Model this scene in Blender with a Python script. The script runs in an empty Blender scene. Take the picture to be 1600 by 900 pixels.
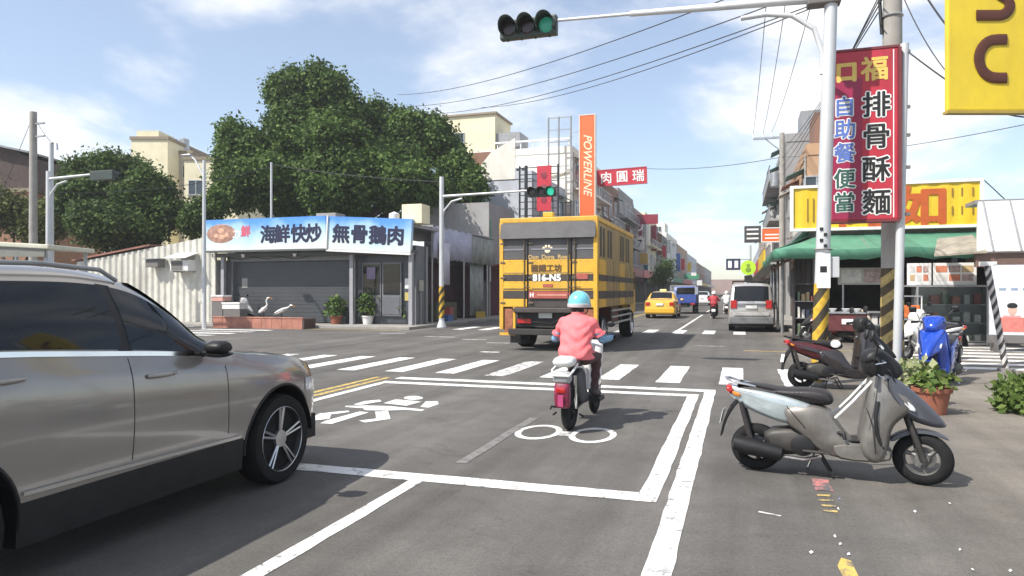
import bpy, bmesh, math, random
import numpy as np
from mathutils import Vector, Matrix
R = math.radians
random.seed(7); rng = np.random.default_rng(7)
sc = bpy.context.scene
col = sc.collection

# ---------------------------------------------------------------- camera, sky, sun
F, EYE, HOR = 1100.0, 1.5, 455.0            # focal length in photo pixels, eye height, horizon row
YAW = math.atan(355.0 / F)                  # the street runs along +Y; the camera looks a little left of it
CA, SA = math.cos(YAW), math.sin(YAW)
cam_d = bpy.data.cameras.new('camera'); cam = bpy.data.objects.new('camera', cam_d); col.objects.link(cam)
cam.location = (0, 0, EYE); cam.rotation_euler = (R(90), 0, YAW)
cam_d.sensor_width = 36; cam_d.lens = 36 * F / 1600; cam_d.shift_y = (HOR - 450) / 1600
cam_d.clip_start = 0.05; cam_d.clip_end = 3000
sc.camera = cam
SUN_EL = R(50); SUN_T = Vector((0.66, 0.75, 0)).normalized()     # ground direction in which shadows fall
world = bpy.data.worlds.new('World'); sc.world = world; world.use_nodes = True
nt = world.node_tree; N = nt.nodes; L = nt.links; N.clear()
out = N.new('ShaderNodeOutputWorld'); bg = N.new('ShaderNodeBackground'); sky = N.new('ShaderNodeTexSky')
sky.sky_type = 'NISHITA'; sky.sun_disc = False; sky.sun_elevation = SUN_EL
sky.sun_rotation = math.atan2(-SUN_T.x, -SUN_T.y) % (2 * math.pi)
sky.altitude = 0; sky.air_density = 1.0; sky.dust_density = 0.7; sky.ozone_density = 1.8
bg.inputs[1].default_value = 0.145
L.new(sky.outputs[0], bg.inputs[0])
bgc = N.new('ShaderNodeBackground'); bgc.inputs[0].default_value = (1, 0.985, 0.97, 1); bgc.inputs[1].default_value = 1.0
tc = N.new('ShaderNodeTexCoord'); sep = N.new('ShaderNodeSeparateXYZ'); L.new(tc.outputs['Generated'], sep.inputs[0])
def wm(op, a, b=None):
    n = N.new('ShaderNodeMath'); n.operation = op
    for i, q in enumerate((a, b)):
        if q is None: continue
        if isinstance(q, (int, float)): n.inputs[i].default_value = q
        else: L.new(q, n.inputs[i])
    return n.outputs[0]
zz = wm('ADD', wm('MAXIMUM', sep.outputs[2], 0.0), 0.22)
cmb = N.new('ShaderNodeCombineXYZ'); L.new(wm('DIVIDE', sep.outputs[0], zz), cmb.inputs[0]); L.new(wm('DIVIDE', sep.outputs[1], zz), cmb.inputs[1])
cmb.inputs[2].default_value = 7.9
n1 = N.new('ShaderNodeTexNoise'); n1.inputs['Scale'].default_value = 1.15; n1.inputs['Detail'].default_value = 9; n1.inputs['Roughness'].default_value = 0.56
n1.inputs['Distortion'].default_value = 0.25
L.new(cmb.outputs[0], n1.inputs['Vector'])
mr = N.new('ShaderNodeMapRange'); mr.interpolation_type = 'SMOOTHSTEP'
mr.inputs['From Min'].default_value = 0.46; mr.inputs['From Max'].default_value = 0.66; mr.inputs['To Min'].default_value = 0.15; mr.inputs['To Max'].default_value = 0.95
L.new(n1.outputs[0], mr.inputs['Value'])
mx = N.new('ShaderNodeMixShader'); L.new(mr.outputs[0], mx.inputs[0]); L.new(bg.outputs[0], mx.inputs[1]); L.new(bgc.outputs[0], mx.inputs[2])
L.new(mx.outputs[0], out.inputs[0])
sd = bpy.data.lights.new('sun', 'SUN'); sd.energy = 5.0; sd.angle = R(0.6); sd.color = (1.0, 0.955, 0.88)
sun = bpy.data.objects.new('sun', sd); col.objects.link(sun)
sun.location = (-40, -30, 60)
sun.rotation_euler = Vector((SUN_T.x * math.cos(SUN_EL), SUN_T.y * math.cos(SUN_EL), -math.sin(SUN_EL))).to_track_quat('-Z', 'Y').to_euler()
sc.view_settings.view_transform = 'Standard'; sc.view_settings.look = 'None'; sc.view_settings.exposure = 0.40; sc.view_settings.gamma = 1.0
sc.cycles.max_bounces = 6; sc.cycles.diffuse_bounces = 3; sc.cycles.glossy_bounces = 3; sc.cycles.transparent_max_bounces = 6

# ---------------------------------------------------------------- helpers: places
def GP(px, py):                              # ground point seen at a photo pixel
    Y = EYE * F / (py - HOR); X = (px - 800) / F * Y
    return Vector((X * CA - Y * SA, X * SA + Y * CA, 0))
def DP(px, py, Y):                           # point at a photo pixel and a distance
    X = (px - 800) / F * Y
    return Vector((X * CA - Y * SA, X * SA + Y * CA, EYE - (py - HOR) / F * Y))
def TX(px, s):                               # x of the point at world y = s seen in pixel column px
    k = (px - 800) / F
    return (k * CA - SA) * s / (CA + k * SA)
def ZP(x, s, py):                            # height at plan point (x, s) for a pixel row
    return EYE - (py - HOR) / F * (-x * SA + s * CA)

# ---------------------------------------------------------------- helpers: materials
MATS = {}
def principled(name):
    m = bpy.data.materials.new(name); m.use_nodes = True
    return m, m.node_tree, m.node_tree.nodes['Principled BSDF']
def mat(name, c, rough=0.6, metal=0.0, var=0.12, scale=3.0, bump=0.0, bscale=60.0, coat=0.0, spec=0.5, dirt=0.0, emit=0.0, trans=0.0):
    if name in MATS: return MATS[name]
    m, t, b = principled(name); MATS[name] = m
    nd, lk = t.nodes, t.links
    tcn = nd.new('ShaderNodeTexCoord')
    no = nd.new('ShaderNodeTexNoise'); no.inputs['Scale'].default_value = scale; no.inputs['Detail'].default_value = 6; no.inputs['Roughness'].default_value = 0.65
    lk.new(tcn.outputs['Object'], no.inputs['Vector'])
    mixn = nd.new('ShaderNodeMix'); mixn.data_type = 'RGBA'
    mp = nd.new('ShaderNodeMapRange'); mp.inputs[1].default_value = 0.3; mp.inputs[2].default_value = 0.7
    lk.new(no.outputs[0], mp.inputs[0]); lk.new(mp.outputs[0], mixn.inputs['Factor'])
    mixn.inputs['A'].default_value = tuple(min(1, q * (1 - var)) for q in c) + (1,)
    mixn.inputs['B'].default_value = tuple(min(1, q * (1 + var)) for q in c) + (1,)
    res = mixn.outputs['Result']
    if dirt > 0:
        n2 = nd.new('ShaderNodeTexNoise'); n2.inputs['Scale'].default_value = scale * 0.37; n2.inputs['Detail'].default_value = 8; n2.inputs['Roughness'].default_value = 0.75
        sv = nd.new('ShaderNodeMapping'); sv.inputs['Scale'].default_value = (1, 1, 0.35); lk.new(tcn.outputs['Object'], sv.inputs[0]); lk.new(sv.outputs[0], n2.inputs['Vector'])
        m2 = nd.new('ShaderNodeMapRange'); m2.inputs[1].default_value = 0.45; m2.inputs[2].default_value = 0.75; m2.inputs[4].default_value = dirt
        lk.new(n2.outputs[0], m2.inputs[0])
        mx2 = nd.new('ShaderNodeMix'); mx2.data_type = 'RGBA'; lk.new(m2.outputs[0], mx2.inputs['Factor']); lk.new(res, mx2.inputs['A'])
        mx2.inputs['B'].default_value = (0.11, 0.095, 0.08, 1); res = mx2.outputs['Result']
    lk.new(res, b.inputs['Base Color'])
    b.inputs['Roughness'].default_value = rough; b.inputs['Metallic'].default_value = metal
    b.inputs['Coat Weight'].default_value = coat; b.inputs['Coat Roughness'].default_value = 0.06; b.inputs['Specular IOR Level'].default_value = spec
    if trans: b.inputs['Transmission Weight'].default_value = trans
    if emit: b.inputs['Emission Color'].default_value = tuple(c) + (1,); b.inputs['Emission Strength'].default_value = emit
    if bump > 0:
        n3 = nd.new('ShaderNodeTexNoise'); n3.inputs['Scale'].default_value = bscale; n3.inputs['Detail'].default_value = 4
        lk.new(tcn.outputs['Object'], n3.inputs['Vector'])
        bp = nd.new('ShaderNodeBump'); bp.inputs['Strength'].default_value = bump; bp.inputs['Distance'].default_value = 0.02
        lk.new(n3.outputs[0], bp.inputs['Height']); lk.new(bp.outputs[0], b.inputs['Normal'])
    return m

def asphalt_nodes(m, t):
    nd, lk = t.nodes, t.links
    g = nd.new('ShaderNodeNewGeometry')
    def noise(scale, detail=6, rough=0.6, stretch=None):
        n = nd.new('ShaderNodeTexNoise'); n.inputs['Scale'].default_value = scale; n.inputs['Detail'].default_value = detail; n.inputs['Roughness'].default_value = rough
        if stretch:
            mp = nd.new('ShaderNodeMapping'); mp.inputs['Scale'].default_value = stretch; lk.new(g.outputs['Position'], mp.inputs[0]); lk.new(mp.outputs[0], n.inputs['Vector'])
        else: lk.new(g.outputs['Position'], n.inputs['Vector'])
        return n.outputs[0]
    def rng_(v, a, b_, c, d):
        n = nd.new('ShaderNodeMapRange'); n.inputs[1].default_value = a; n.inputs[2].default_value = b_; n.inputs[3].default_value = c; n.inputs[4].default_value = d; lk.new(v, n.inputs[0]); return n.outputs[0]
    def mul(a, b_):
        n = nd.new('ShaderNodeMath'); n.operation = 'MULTIPLY'; lk.new(a, n.inputs[0]); lk.new(b_, n.inputs[1]); return n.outputs[0]
    v = mul(rng_(noise(0.35, 8), 0.3, 0.7, 0.74, 1.22), rng_(noise(2.3, 8, 0.7), 0.3, 0.7, 0.84, 1.16))
    v = mul(v, rng_(noise(140, 2), 0.25, 0.75, 0.62, 1.38)); v = mul(v, rng_(noise(38, 3, 0.7), 0.3, 0.7, 0.84, 1.16))
    v = mul(v, rng_(noise(1.0, 4, 0.6, (1.6, 0.06, 1)), 0.35, 0.65, 0.76, 1.16))      # wear along the driving direction
    spots = rng_(noise(1.7, 3, 0.5), 0.66, 0.74, 1.0, 0.78); v = mul(v, spots)          # oil spots
    sx = nd.new('ShaderNodeSeparateXYZ'); lk.new(g.outputs['Position'], sx.inputs[0])
    return nd, lk, v, sx, noise, rng_, mul

def make_asphalt():
    m, t, b = principled('asphalt'); nd, lk, v, sx, noise, rng_, mul = asphalt_nodes(m, t)
    ad = nd.new('ShaderNodeMath'); ad.operation = 'MULTIPLY_ADD'; lk.new(noise(0.5, 6), ad.inputs[0]); ad.inputs[1].default_value = 3.0; lk.new(sx.outputs[0], ad.inputs[2])
    dust = rng_(ad.outputs[0], 1.9, 4.2, 0.0, 0.9)                                      # dusty concrete towards the shops
    mixn = nd.new('ShaderNodeMix'); mixn.data_type = 'RGBA'; lk.new(dust, mixn.inputs['Factor'])
    mixn.inputs['A'].default_value = (0.113, 0.106, 0.097, 1); mixn.inputs['B'].default_value = (0.20, 0.176, 0.145, 1)
    br = nd.new('ShaderNodeVectorMath'); br.operation = 'SCALE'; lk.new(mixn.outputs['Result'], br.inputs[0]); lk.new(v, br.inputs['Scale'])
    # cracks
    vo = nd.new('ShaderNodeTexVoronoi'); vo.feature = 'DISTANCE_TO_EDGE'; vo.inputs['Scale'].default_value = 0.23
    dn = nd.new('ShaderNodeTexNoise'); dn.inputs['Scale'].default_value = 1.2; dn.inputs['Detail'].default_value = 6
    g = nd.new('ShaderNodeNewGeometry'); lk.new(g.outputs['Position'], dn.inputs['Vector'])
    va = nd.new('ShaderNodeVectorMath'); va.operation = 'MULTIPLY_ADD'; lk.new(dn.outputs['Color'], va.inputs[0]); va.inputs[1].default_value = (1.6, 1.6, 0); lk.new(g.outputs['Position'], va.inputs[2])
    lk.new(va.outputs[0], vo.inputs['Vector'])
    ck = rng_(vo.outputs['Distance'], 0.0, 0.0025, 0.80, 1.0)
    b2 = nd.new('ShaderNodeVectorMath'); b2.operation = 'SCALE'; lk.new(br.outputs[0], b2.inputs[0]); lk.new(ck, b2.inputs['Scale'])
    lk.new(b2.outputs[0], b.inputs['Base Color']); b.inputs['Roughness'].default_value = 0.82; b.inputs['Specular IOR Level'].default_value = 0.35
    bp = nd.new('ShaderNodeBump'); bp.inputs['Strength'].default_value = 0.35; bp.inputs['Distance'].default_value = 0.012
    lk.new(noise(110, 3), bp.inputs['Height']); lk.new(bp.outputs[0], b.inputs['Normal'])
    return m
def make_paint(name, c, wear=0.5):
    m, t, b = principled(name); nd, lk, v, sx, noise, rng_, mul = asphalt_nodes(m, t)
    w = rng_(noise(9, 8, 0.75), 0.60 - 0.12 * wear, 0.70 - 0.12 * wear, 0.0, 0.70 + 0.25 * wear)
    mixn = nd.new('ShaderNodeMix'); mixn.data_type = 'RGBA'; lk.new(w, mixn.inputs['Factor'])
    mixn.inputs['A'].default_value = tuple(c) + (1,); mixn.inputs['B'].default_value = (0.12, 0.115, 0.115, 1)
    k = rng_(noise(1.1, 6), 0.3, 0.7, 0.84, 1.06)
    br = nd.new('ShaderNodeVectorMath'); br.operation = 'SCALE'; lk.new(mixn.outputs['Result'], br.inputs[0]); lk.new(k, br.inputs['Scale'])
    lk.new(br.outputs[0], b.inputs['Base Color']); b.inputs['Roughness'].default_value = 0.7
    return m

def leaf_mat(name, c1, c2, trans=0.25):
    if name in MATS: return MATS[name]
    m, t, b = principled(name); MATS[name] = m; nd, lk = t.nodes, t.links
    g = nd.new('ShaderNodeNewGeometry'); mixn = nd.new('ShaderNodeMix'); mixn.data_type = 'RGBA'
    lk.new(g.outputs['Random Per Island'], mixn.inputs['Factor']); mixn.inputs['A'].default_value = tuple(c1) + (1,); mixn.inputs['B'].default_value = tuple(c2) + (1,)
    no = nd.new('ShaderNodeTexNoise'); no.inputs['Scale'].default_value = 0.55; no.inputs['Detail'].default_value = 3; lk.new(g.outputs['Position'], no.inputs['Vector'])
    mp = nd.new('ShaderNodeMapRange'); mp.inputs[1].default_value = 0.3; mp.inputs[2].default_value = 0.7; mp.inputs[3].default_value = 0.65; mp.inputs[4].default_value = 1.35; lk.new(no.outputs[0], mp.inputs[0])
    s = nd.new('ShaderNodeVectorMath'); s.operation = 'SCALE'; lk.new(mixn.outputs['Result'], s.inputs[0]); lk.new(mp.outputs[0], s.inputs['Scale'])
    lk.new(s.outputs[0], b.inputs['Base Color']); b.inputs['Roughness'].default_value = 0.62; b.inputs['Specular IOR Level'].default_value = 0.2
    tr = nd.new('ShaderNodeBsdfTranslucent'); lk.new(s.outputs[0], tr.inputs[0]); ms = nd.new('ShaderNodeMixShader'); ms.inputs[0].default_value = trans
    o = nd['Material Output']; lk.new(b.outputs[0], ms.inputs[1]); lk.new(tr.outputs[0], ms.inputs[2]); lk.new(ms.outputs[0], o.inputs[0])
    return m
def glass(name='dark_glass', c=(0.012, 0.014, 0.016), rough=0.04):
    return mat(name, c, rough=rough, var=0.2, spec=0.4)

# ---------------------------------------------------------------- helpers: meshes and objects
def chaikin(p, n=1, closed=True):
    p = [tuple(q) for q in p]
    for _ in range(n):
        o = []
        m = len(p)
        rg = range(m) if closed else range(m - 1)
        if not closed: o.append(p[0])
        for i in rg:
            a, b = p[i], p[(i + 1) % m]
            o.append(tuple(0.75 * u + 0.25 * w for u, w in zip(a, b))); o.append(tuple(0.25 * u + 0.75 * w for u, w in zip(a, b)))
        if not closed: o.append(p[-1])
        p = o
    return p
class MB:
    def __init__(s): s.v = []; s.f = []
    def add(s, v, f):
        o = len(s.v); s.v += [tuple(q) for q in v]; s.f += [tuple(i + o for i in q) for q in f]; return s
    def box(s, c, d, rz=0.0, rx=0.0, ry=0.0):
        hx, hy, hz = d[0] / 2, d[1] / 2, d[2] / 2
        M = Matrix.Translation(c) @ Matrix.Rotation(rz, 4, 'Z') @ Matrix.Rotation(ry, 4, 'Y') @ Matrix.Rotation(rx, 4, 'X')
        v = [M @ Vector((x, y, z)) for x in (-hx, hx) for y in (-hy, hy) for z in (-hz, hz)]
        return s.add(v, [(0, 1, 3, 2), (4, 6, 7, 5), (0, 4, 5, 1), (2, 3, 7, 6), (0, 2, 6, 4), (1, 5, 7, 3)])
    def b(s, x0, x1, y0, y1, z0, z1): return s.box(((x0 + x1) / 2, (y0 + y1) / 2, (z0 + z1) / 2), (abs(x1 - x0), abs(y1 - y0), abs(z1 - z0)))
    def loft(s, rings, cap=True, closed=True):
        n = len(rings[0]); v = [q for r in rings for q in r]; f = []
        for i in range(len(rings) - 1):
            for j in range(n if closed else n - 1):
                a = i * n + j; b = i * n + (j + 1) % n
                f.append((a, b, b + n, a + n))
        if cap and closed:
            f.append(tuple(range(n - 1, -1, -1))); f.append(tuple((len(rings) - 1) * n + j for j in range(n)))
        return s.add(v, f)
    def tube(s, pts, r, n=8, cap=True):
        pts = [Vector(p) for p in pts]; rs = r if isinstance(r, (list, tuple)) else [r] * len(pts)
        rings = []; u = None
        for i, p in enumerate(pts):
            d = (pts[min(i + 1, len(pts) - 1)] - pts[max(i - 1, 0)])
            if d.length < 1e-9: d = Vector((0, 0, 1))
            d.normalize()
            if u is None: u = d.orthogonal().normalized()
            else:
                u = u - d * u.dot(d)
                u = u.normalized() if u.length > 1e-6 else d.orthogonal().normalized()
            w = d.cross(u)
            rings.append([p + (u * math.cos(2 * math.pi * k / n) + w * math.sin(2 * math.pi * k / n)) * rs[i] for k in range(n)])
        return s.loft(rings, cap)
    def lathe(s, prof, n=24, c=(0, 0, 0), axis='Z', cap=True):
        rings = []
        for (r, h) in prof:
            q = []
            for k in range(n):
                a = 2 * math.pi * k / n; x, y = r * math.cos(a), r * math.sin(a)
                p = (x, y, h) if axis == 'Z' else ((h, x, y) if axis == 'X' else (y, h, x))
                q.append((p[0] + c[0], p[1] + c[1], p[2] + c[2]))
            rings.append(q)
        return s.loft(rings, cap)
    def ell(s, c, r, n=12, m=8):
        prof = []
        rings = []
        for i in range(m + 1):
            th = math.pi * i / m; z = -math.cos(th); rr = max(math.sin(th), 0.02)
            rings.append([(c[0] + r[0] * rr * math.cos(2 * math.pi * k / n), c[1] + r[1] * rr * math.sin(2 * math.pi * k / n), c[2] + r[2] * z) for k in range(n)])
        return s.loft(rings)
    def puff(s, poly, W, inset=0.03, wf=None, sub=1, x0=0.0, ks=((-1, 1), (-0.86, 0.42), (-0.5, 0.06), (0.5, 0.06), (0.86, 0.42), (1, 1))):
        p = chaikin(poly, sub); n = len(p)
        ar = sum(p[i][0] * p[(i + 1) % n][1] - p[(i + 1) % n][0] * p[i][1] for i in range(n)); sg = 1 if ar > 0 else -1
        nr = []
        for i in range(n):
            a, b = p[i - 1], p[(i + 1) % n]; dx, dy = b[0] - a[0], b[1] - a[1]; l = math.hypot(dx, dy) or 1
            nr.append((-dy / l * sg, dx / l * sg))
        rings = []
        for k, q in ks:
            rings.append([(x0 + k * W * (wf(y, z) if wf else 1), y + nr[i][0] * inset * q, z + nr[i][1] * inset * q) for i, (y, z) in enumerate(p)])
        return s.loft(rings)
    def prism(s, poly, axis, a, b):          # poly in the other two axes (in xyz order), extruded from a to b
        def P(q, h): return (h, q[0], q[1]) if axis == 'X' else ((q[0], h, q[1]) if axis == 'Y' else (q[0], q[1], h))
        return s.loft([[P(q, a) for q in poly], [P(q, b) for q in poly]])
    def mesh(s, name, smooth=None, bevel=0.0, tri=False):
        me = bpy.data.meshes.new(name); me.from_pydata(s.v, [], s.f)
        bm = bmesh.new(); bm.from_mesh(me)
        if bevel > 0:
            bmesh.ops.bevel(bm, geom=[e for e in bm.edges if len(e.link_faces) == 2 and e.calc_face_angle(0) > 0.6], offset=bevel, segments=2, affect='EDGES', profile=0.6, clamp_overlap=True)
        bmesh.ops.recalc_face_normals(bm, faces=bm.faces)
        bm.to_mesh(me); bm.free()
        if smooth is not None:
            me.shade_smooth(); me.set_sharp_from_angle(angle=R(smooth))
        return me
    def build(s, name, m, parent=None, smooth=None, bevel=0.0, loc=None, rot=None):
        return link(name, s.mesh(name, smooth, bevel), m, parent, loc, rot)
def link(name, me, m, parent=None, loc=None, rot=None):
    if m is not None and len(me.materials) == 0: me.materials.append(m)
    o = bpy.data.objects.new(name, me); col.objects.link(o)
    if parent is not None: o.parent = parent
    if loc is not None: o.location = loc
    if rot is not None: o.rotation_euler = rot
    return o
def tag(o, label, cat=None, group=None, kind=None):
    if label: o['label'] = label
    if cat: o['category'] = cat
    if group: o['group'] = group
    if kind: o['kind'] = kind
    return o
def thing(name, label, cat, loc=(0, 0, 0), rz=0.0, group=None):
    o = bpy.data.objects.new(name, None); col.objects.link(o); o.empty_display_size = 0.2
    o.location = loc; o.rotation_euler = (0, 0, rz); return tag(o, label, cat, group)
def copy_tree(o, parent=None):
    c = o.copy(); col.objects.link(c); c.parent = parent
    for ch in list(o.children): copy_tree(ch, c)
    return c
TXT = {}
def text_mesh(body, size, offset=0.0, extrude=0.004, shear=0.0):
    key = (body, size, offset, extrude, shear)
    if key in TXT: return TXT[key]
    cu = bpy.data.curves.new('lettering', 'FONT'); cu.body = body; cu.size = size; cu.shear = shear
    cu.align_x = 'CENTER'; cu.align_y = 'CENTER'; cu.resolution_u = 3
    o = bpy.data.objects.new('lettering', cu); col.objects.link(o)
    bpy.context.view_layer.update()
    me = bpy.data.meshes.new_from_object(o.evaluated_get(bpy.context.evaluated_depsgraph_get()))
    bpy.data.objects.remove(o); bpy.data.curves.remove(cu)
    me.name = 'lettering'
    # centre the ink itself
    if len(me.vertices):
        a = np.empty(len(me.vertices) * 3); me.vertices.foreach_get('co', a); a = a.reshape(-1, 3)
        a[:, :2] -= (a[:, :2].max(0) + a[:, :2].min(0)) / 2; me.vertices.foreach_set('co', a.ravel()); me.update()
        if offset > 0:                       # bolder strokes: copies pushed out all round, each a hair proud of the last
            n = len(a); V = [a]; polys = [tuple(p.vertices) for p in me.polygons]; P = list(polys)
            for k in range(10):
                t = 2 * math.pi * k / 10; V.append(a + np.array([offset * math.cos(t), offset * math.sin(t), 0.00012 * (k + 1)])); P += [tuple(i + n * (k + 1) for i in q) for q in polys]
            bpy.data.meshes.remove(me); me = bpy.data.meshes.new('lettering'); me.from_pydata(np.concatenate(V).tolist(), [], P)
    TXT[key] = me; return me
def letter(body, size, m, parent, loc, rot=(R(90), 0, 0), offset=0.0, extrude=0.004, scale=(1, 1, 1), name='lettering', shear=0.0):
    me = text_mesh(body, size, offset, extrude, shear).copy(); me.materials.clear()
    o = link(name, me, m, parent, loc, rot); o.scale = scale; return o

# ---------------------------------------------------------------- ground and road markings
ASPH = make_asphalt(); WHITE_P = make_paint('white_road_paint', (0.74, 0.73, 0.70), 0.62); WORN_P = make_paint('worn_white_paint', (0.66, 0.65, 0.63), 1.0)
YEL_P = make_paint('yellow_road_paint', (0.58, 0.41, 0.10), 0.9); PINK_P = make_paint('pink_road_paint', (0.52, 0.19, 0.18), 1.25)
gm = MB()
gs = [-900, -300, -120, -60, -30, -15, -6, 0, 6, 15, 30, 60, 120, 300, 900]
n_ = len(gs); gm.add([(x, y + 60, 0) for y in gs for x in gs], [(j * n_ + i, j * n_ + i + 1, (j + 1) * n_ + i + 1, (j + 1) * n_ + i) for j in range(n_ - 1) for i in range(n_ - 1)])
road = tag(gm.build('road', ASPH), None, kind='structure')
Z1, Z2 = 0.004, 0.008
WORN_Y = make_paint('worn_yellow_paint', (0.50, 0.36, 0.12), 1.2)
def paint(name, poly, m=None, z=Z1):
    return MB().add([(p[0], p[1], z) for p in poly], [tuple(range(len(poly)))]).build(name, m or WHITE_P, road)
def strip(name, x0, x1, y0, y1, m=None, z=Z1):
    k = max(2, int((y1 - y0) / 0.22)) if y1 < 16 else max(1, int((y1 - y0) / 2)); j = lambda: random.uniform(-0.007, 0.007)
    L_ = [(x0 + j(), y0 + (y1 - y0) * i / k) for i in range(k + 1)]; R_ = [(x1 + j(), y0 + (y1 - y0) * i / k) for i in range(k + 1)]
    return MB().add([(p[0], p[1], z) for p in L_ + R_], [(i, k + 1 + i, k + 2 + i, i + 1) for i in range(k)]).build(name, m or WHITE_P, road)
def xstrip(name, x0, x1, y0, y1, m=None, z=Z1):
    k = max(2, int((x1 - x0) / 0.22)); j = lambda: random.uniform(-0.007, 0.007)
    A = [(x0 + (x1 - x0) * i / k, y0 + j(), z) for i in range(k + 1)]; B = [(x0 + (x1 - x0) * i / k, y1 + j(), z) for i in range(k + 1)]
    return MB().add(A + B, [(i, i + 1, k + 2 + i, k + 1 + i) for i in range(k)]).build(name, m or WHITE_P, road)
strip('edge_line', -0.49, -0.335, -6, 11.1)
strip('edge_line', -0.70, -0.555, 5.06, 10.28)
xstrip('stop_line', -5.62, -0.49, 10.84, 11.1)
xstrip('box_line', -5.62, -0.555, 10.29, 10.53)
xstrip('box_line', -5.5, -0.70, 5.06, 5.27)
strip('box_line', -5.62, -5.49, 5.06, 10.28)
strip('lane_line', -2.49, -2.375, -6, 5.05)
strip('centre_line', -5.85, -5.75, -8, 11.0, YEL_P); strip('centre_line', -6.05, -5.95, -8, 11.0, YEL_P)
for k in range(-14, 3):                                                          # zebra across the near arm
    x = -1.31 + k * 1.0
    strip('crosswalk_stripe', x, x + 0.38, 11.75 + 0.05 * (k % 3), 14.4, WORN_P if k in (-3, -9) else WHITE_P)
for k in range(-9, 2):                                                           # zebra beyond the junction
    x = -1.25 + k * 1.05
    strip('crosswalk_stripe', x, x + 0.42, 25.5, 27.7)
for k in range(7):                                                               # zebra across the side street, right
    strip('crosswalk_stripe', 3.5, 7.4, 15.6 + k * 0.95, 16.02 + k * 0.95)
for k in range(7):                                                               # and left
    strip('crosswalk_stripe', -20.2, -17.0, 16.2 + k * 1.05, 16.65 + k * 1.05, WORN_P if k % 2 else WHITE_P)
strip('lane_line', -2.28, -2.16, 27.8, 46); strip('lane_line', -2.28, -2.16, 52, 58); strip('lane_line', -2.28, -2.16, 64, 70)
strip('edge_line', 1.15, 1.27, 27.8, 60, WORN_P)
strip('centre_line', -5.85, -5.75, 28, 120, YEL_P); strip('centre_line', -6.05, -5.95, 28, 120, YEL_P)
strip('side_street_line', -40, -21, 19.9, 20.02, YEL_P); strip('side_street_line', 8.2, 30, 19.6, 19.72, YEL_P)
strip('edge_line', -16.5, -12.2, 24.0, 24.15, YEL_P); strip('edge_line', -30, -22.0, 24.2, 24.34)
strip('guide_dash', -9.9, -8.8, 21.2, 21.35, WORN_P); strip('guide_dash', -8.2, -7.4, 20.3, 20.45, WORN_P); strip('guide_dash', -7.0, -6.3, 19.2, 19.34, WORN_P)
strip('guide_dash', -6.1, -5.6, 16.2, 16.45, WORN_P); strip('guide_dash', -12.2, -11.2, 22.4, 22.55, WORN_P)
strip('guide_dash', 0.1, 1.4, 18.6, 18.72, YEL_P); strip('guide_dash', 1.9, 3.0, 19.4, 19.5, YEL_P); strip('guide_dash', -1.2, -0.4, 19.9, 20.0, WORN_P)
strip('faded_line', -2.36, -2.26, 5.7, 8.0, make_paint('ghost_paint', (0.20, 0.188, 0.175), 1.0))
def ring(cx, cy, rx, ry, w):
    n = 36; a = [2 * math.pi * i / n for i in range(n)]
    v = [(cx + rx * math.cos(q), cy + ry * math.sin(q), Z1) for q in a] + [(cx + (rx - w) * math.cos(q), cy + (ry - w * 1.5) * math.sin(q), Z1) for q in a]
    MB().add(v, [(i, (i + 1) % n, n + (i + 1) % n, n + i) for i in range(n)]).build('wheel_symbol', WHITE_P, road)
ring(-2.03, 7.22, 0.24, 0.40, 0.065); ring(-1.45, 7.23, 0.24, 0.40, 0.065)
paint('wheel_symbol', [(-1.80, 7.1), (-1.68, 7.1), (-1.68, 7.32), (-1.80, 7.32)], WORN_P)
def icon(*pts):
    p = [GP(490 + x / 6.957, 570 + y / 6.957) for x, y in pts]; paint('rider_symbol', p)
icon(*[(1085 + 105 * math.cos(q * 0.5236), 362 + 22 * math.sin(q * 0.5236)) for q in range(12)])
icon((760, 420), (890, 378), (1180, 402), (1010, 448))
icon((340, 450), (560, 445), (840, 452), (1210, 490), (1170, 505), (1000, 492), (800, 500), (555, 497), (540, 475), (350, 462))
icon((430, 435), (560, 395), (720, 382), (740, 400), (520, 438))
icon((1160, 460), (1220, 400), (1350, 400), (1360, 430), (1250, 468))
icon((500, 510), (600, 520), (200, 645), (70, 640), (130, 612))
icon((70, 530), (380, 500), (390, 515), (190, 545), (175, 590), (20, 606), (10, 560))
icon((670, 510), (810, 505), (835, 590), (560, 630), (490, 610), (680, 588))
strip('pink_mark', 0.55, 0.67, 5.75, 6.1, PINK_P)
for i in range(4): paint('yellow_mark', [(0.54 + random.uniform(-.01, .02), 5.2 + i * 0.13), (0.645 + random.uniform(-.02, .01), 5.205 + i * 0.13), (0.64, 5.24 + i * 0.13 + random.uniform(0, .02)), (0.59, 5.25 + i * 0.13), (0.545, 5.24 + i * 0.13)], WORN_Y)
paint('yellow_mark', [(0.52, 3.95), (0.60, 3.95), (0.59, 4.3), (0.545, 4.33), (0.51, 4.2)], YEL_P)
paint('white_mark', [(0.12, 5.05), (0.26, 5.0), (0.27, 5.02), (0.13, 5.08)], WORN_P)
# far pavements and kerbs
CONC = mat('pale_concrete', (0.30, 0.285, 0.26), 0.85, var=0.2, scale=1.5, bump=0.2, dirt=0.5)
for nm, b4 in (('pavement', (-34, -12.15, 24.7, 34.0)), ('pavement', (-13.6, -11.2, 34.01, 330)), ('pavement', (1.75, 12, 24.2, 40.0)), ('pavement', (1.75, 3.5, 40.01, 330))):
    tag(MB().b(b4[0], b4[1], b4[2], b4[3], -0.05, 0.11).build(nm, CONC, bevel=0.015), None, kind='structure')

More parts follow.
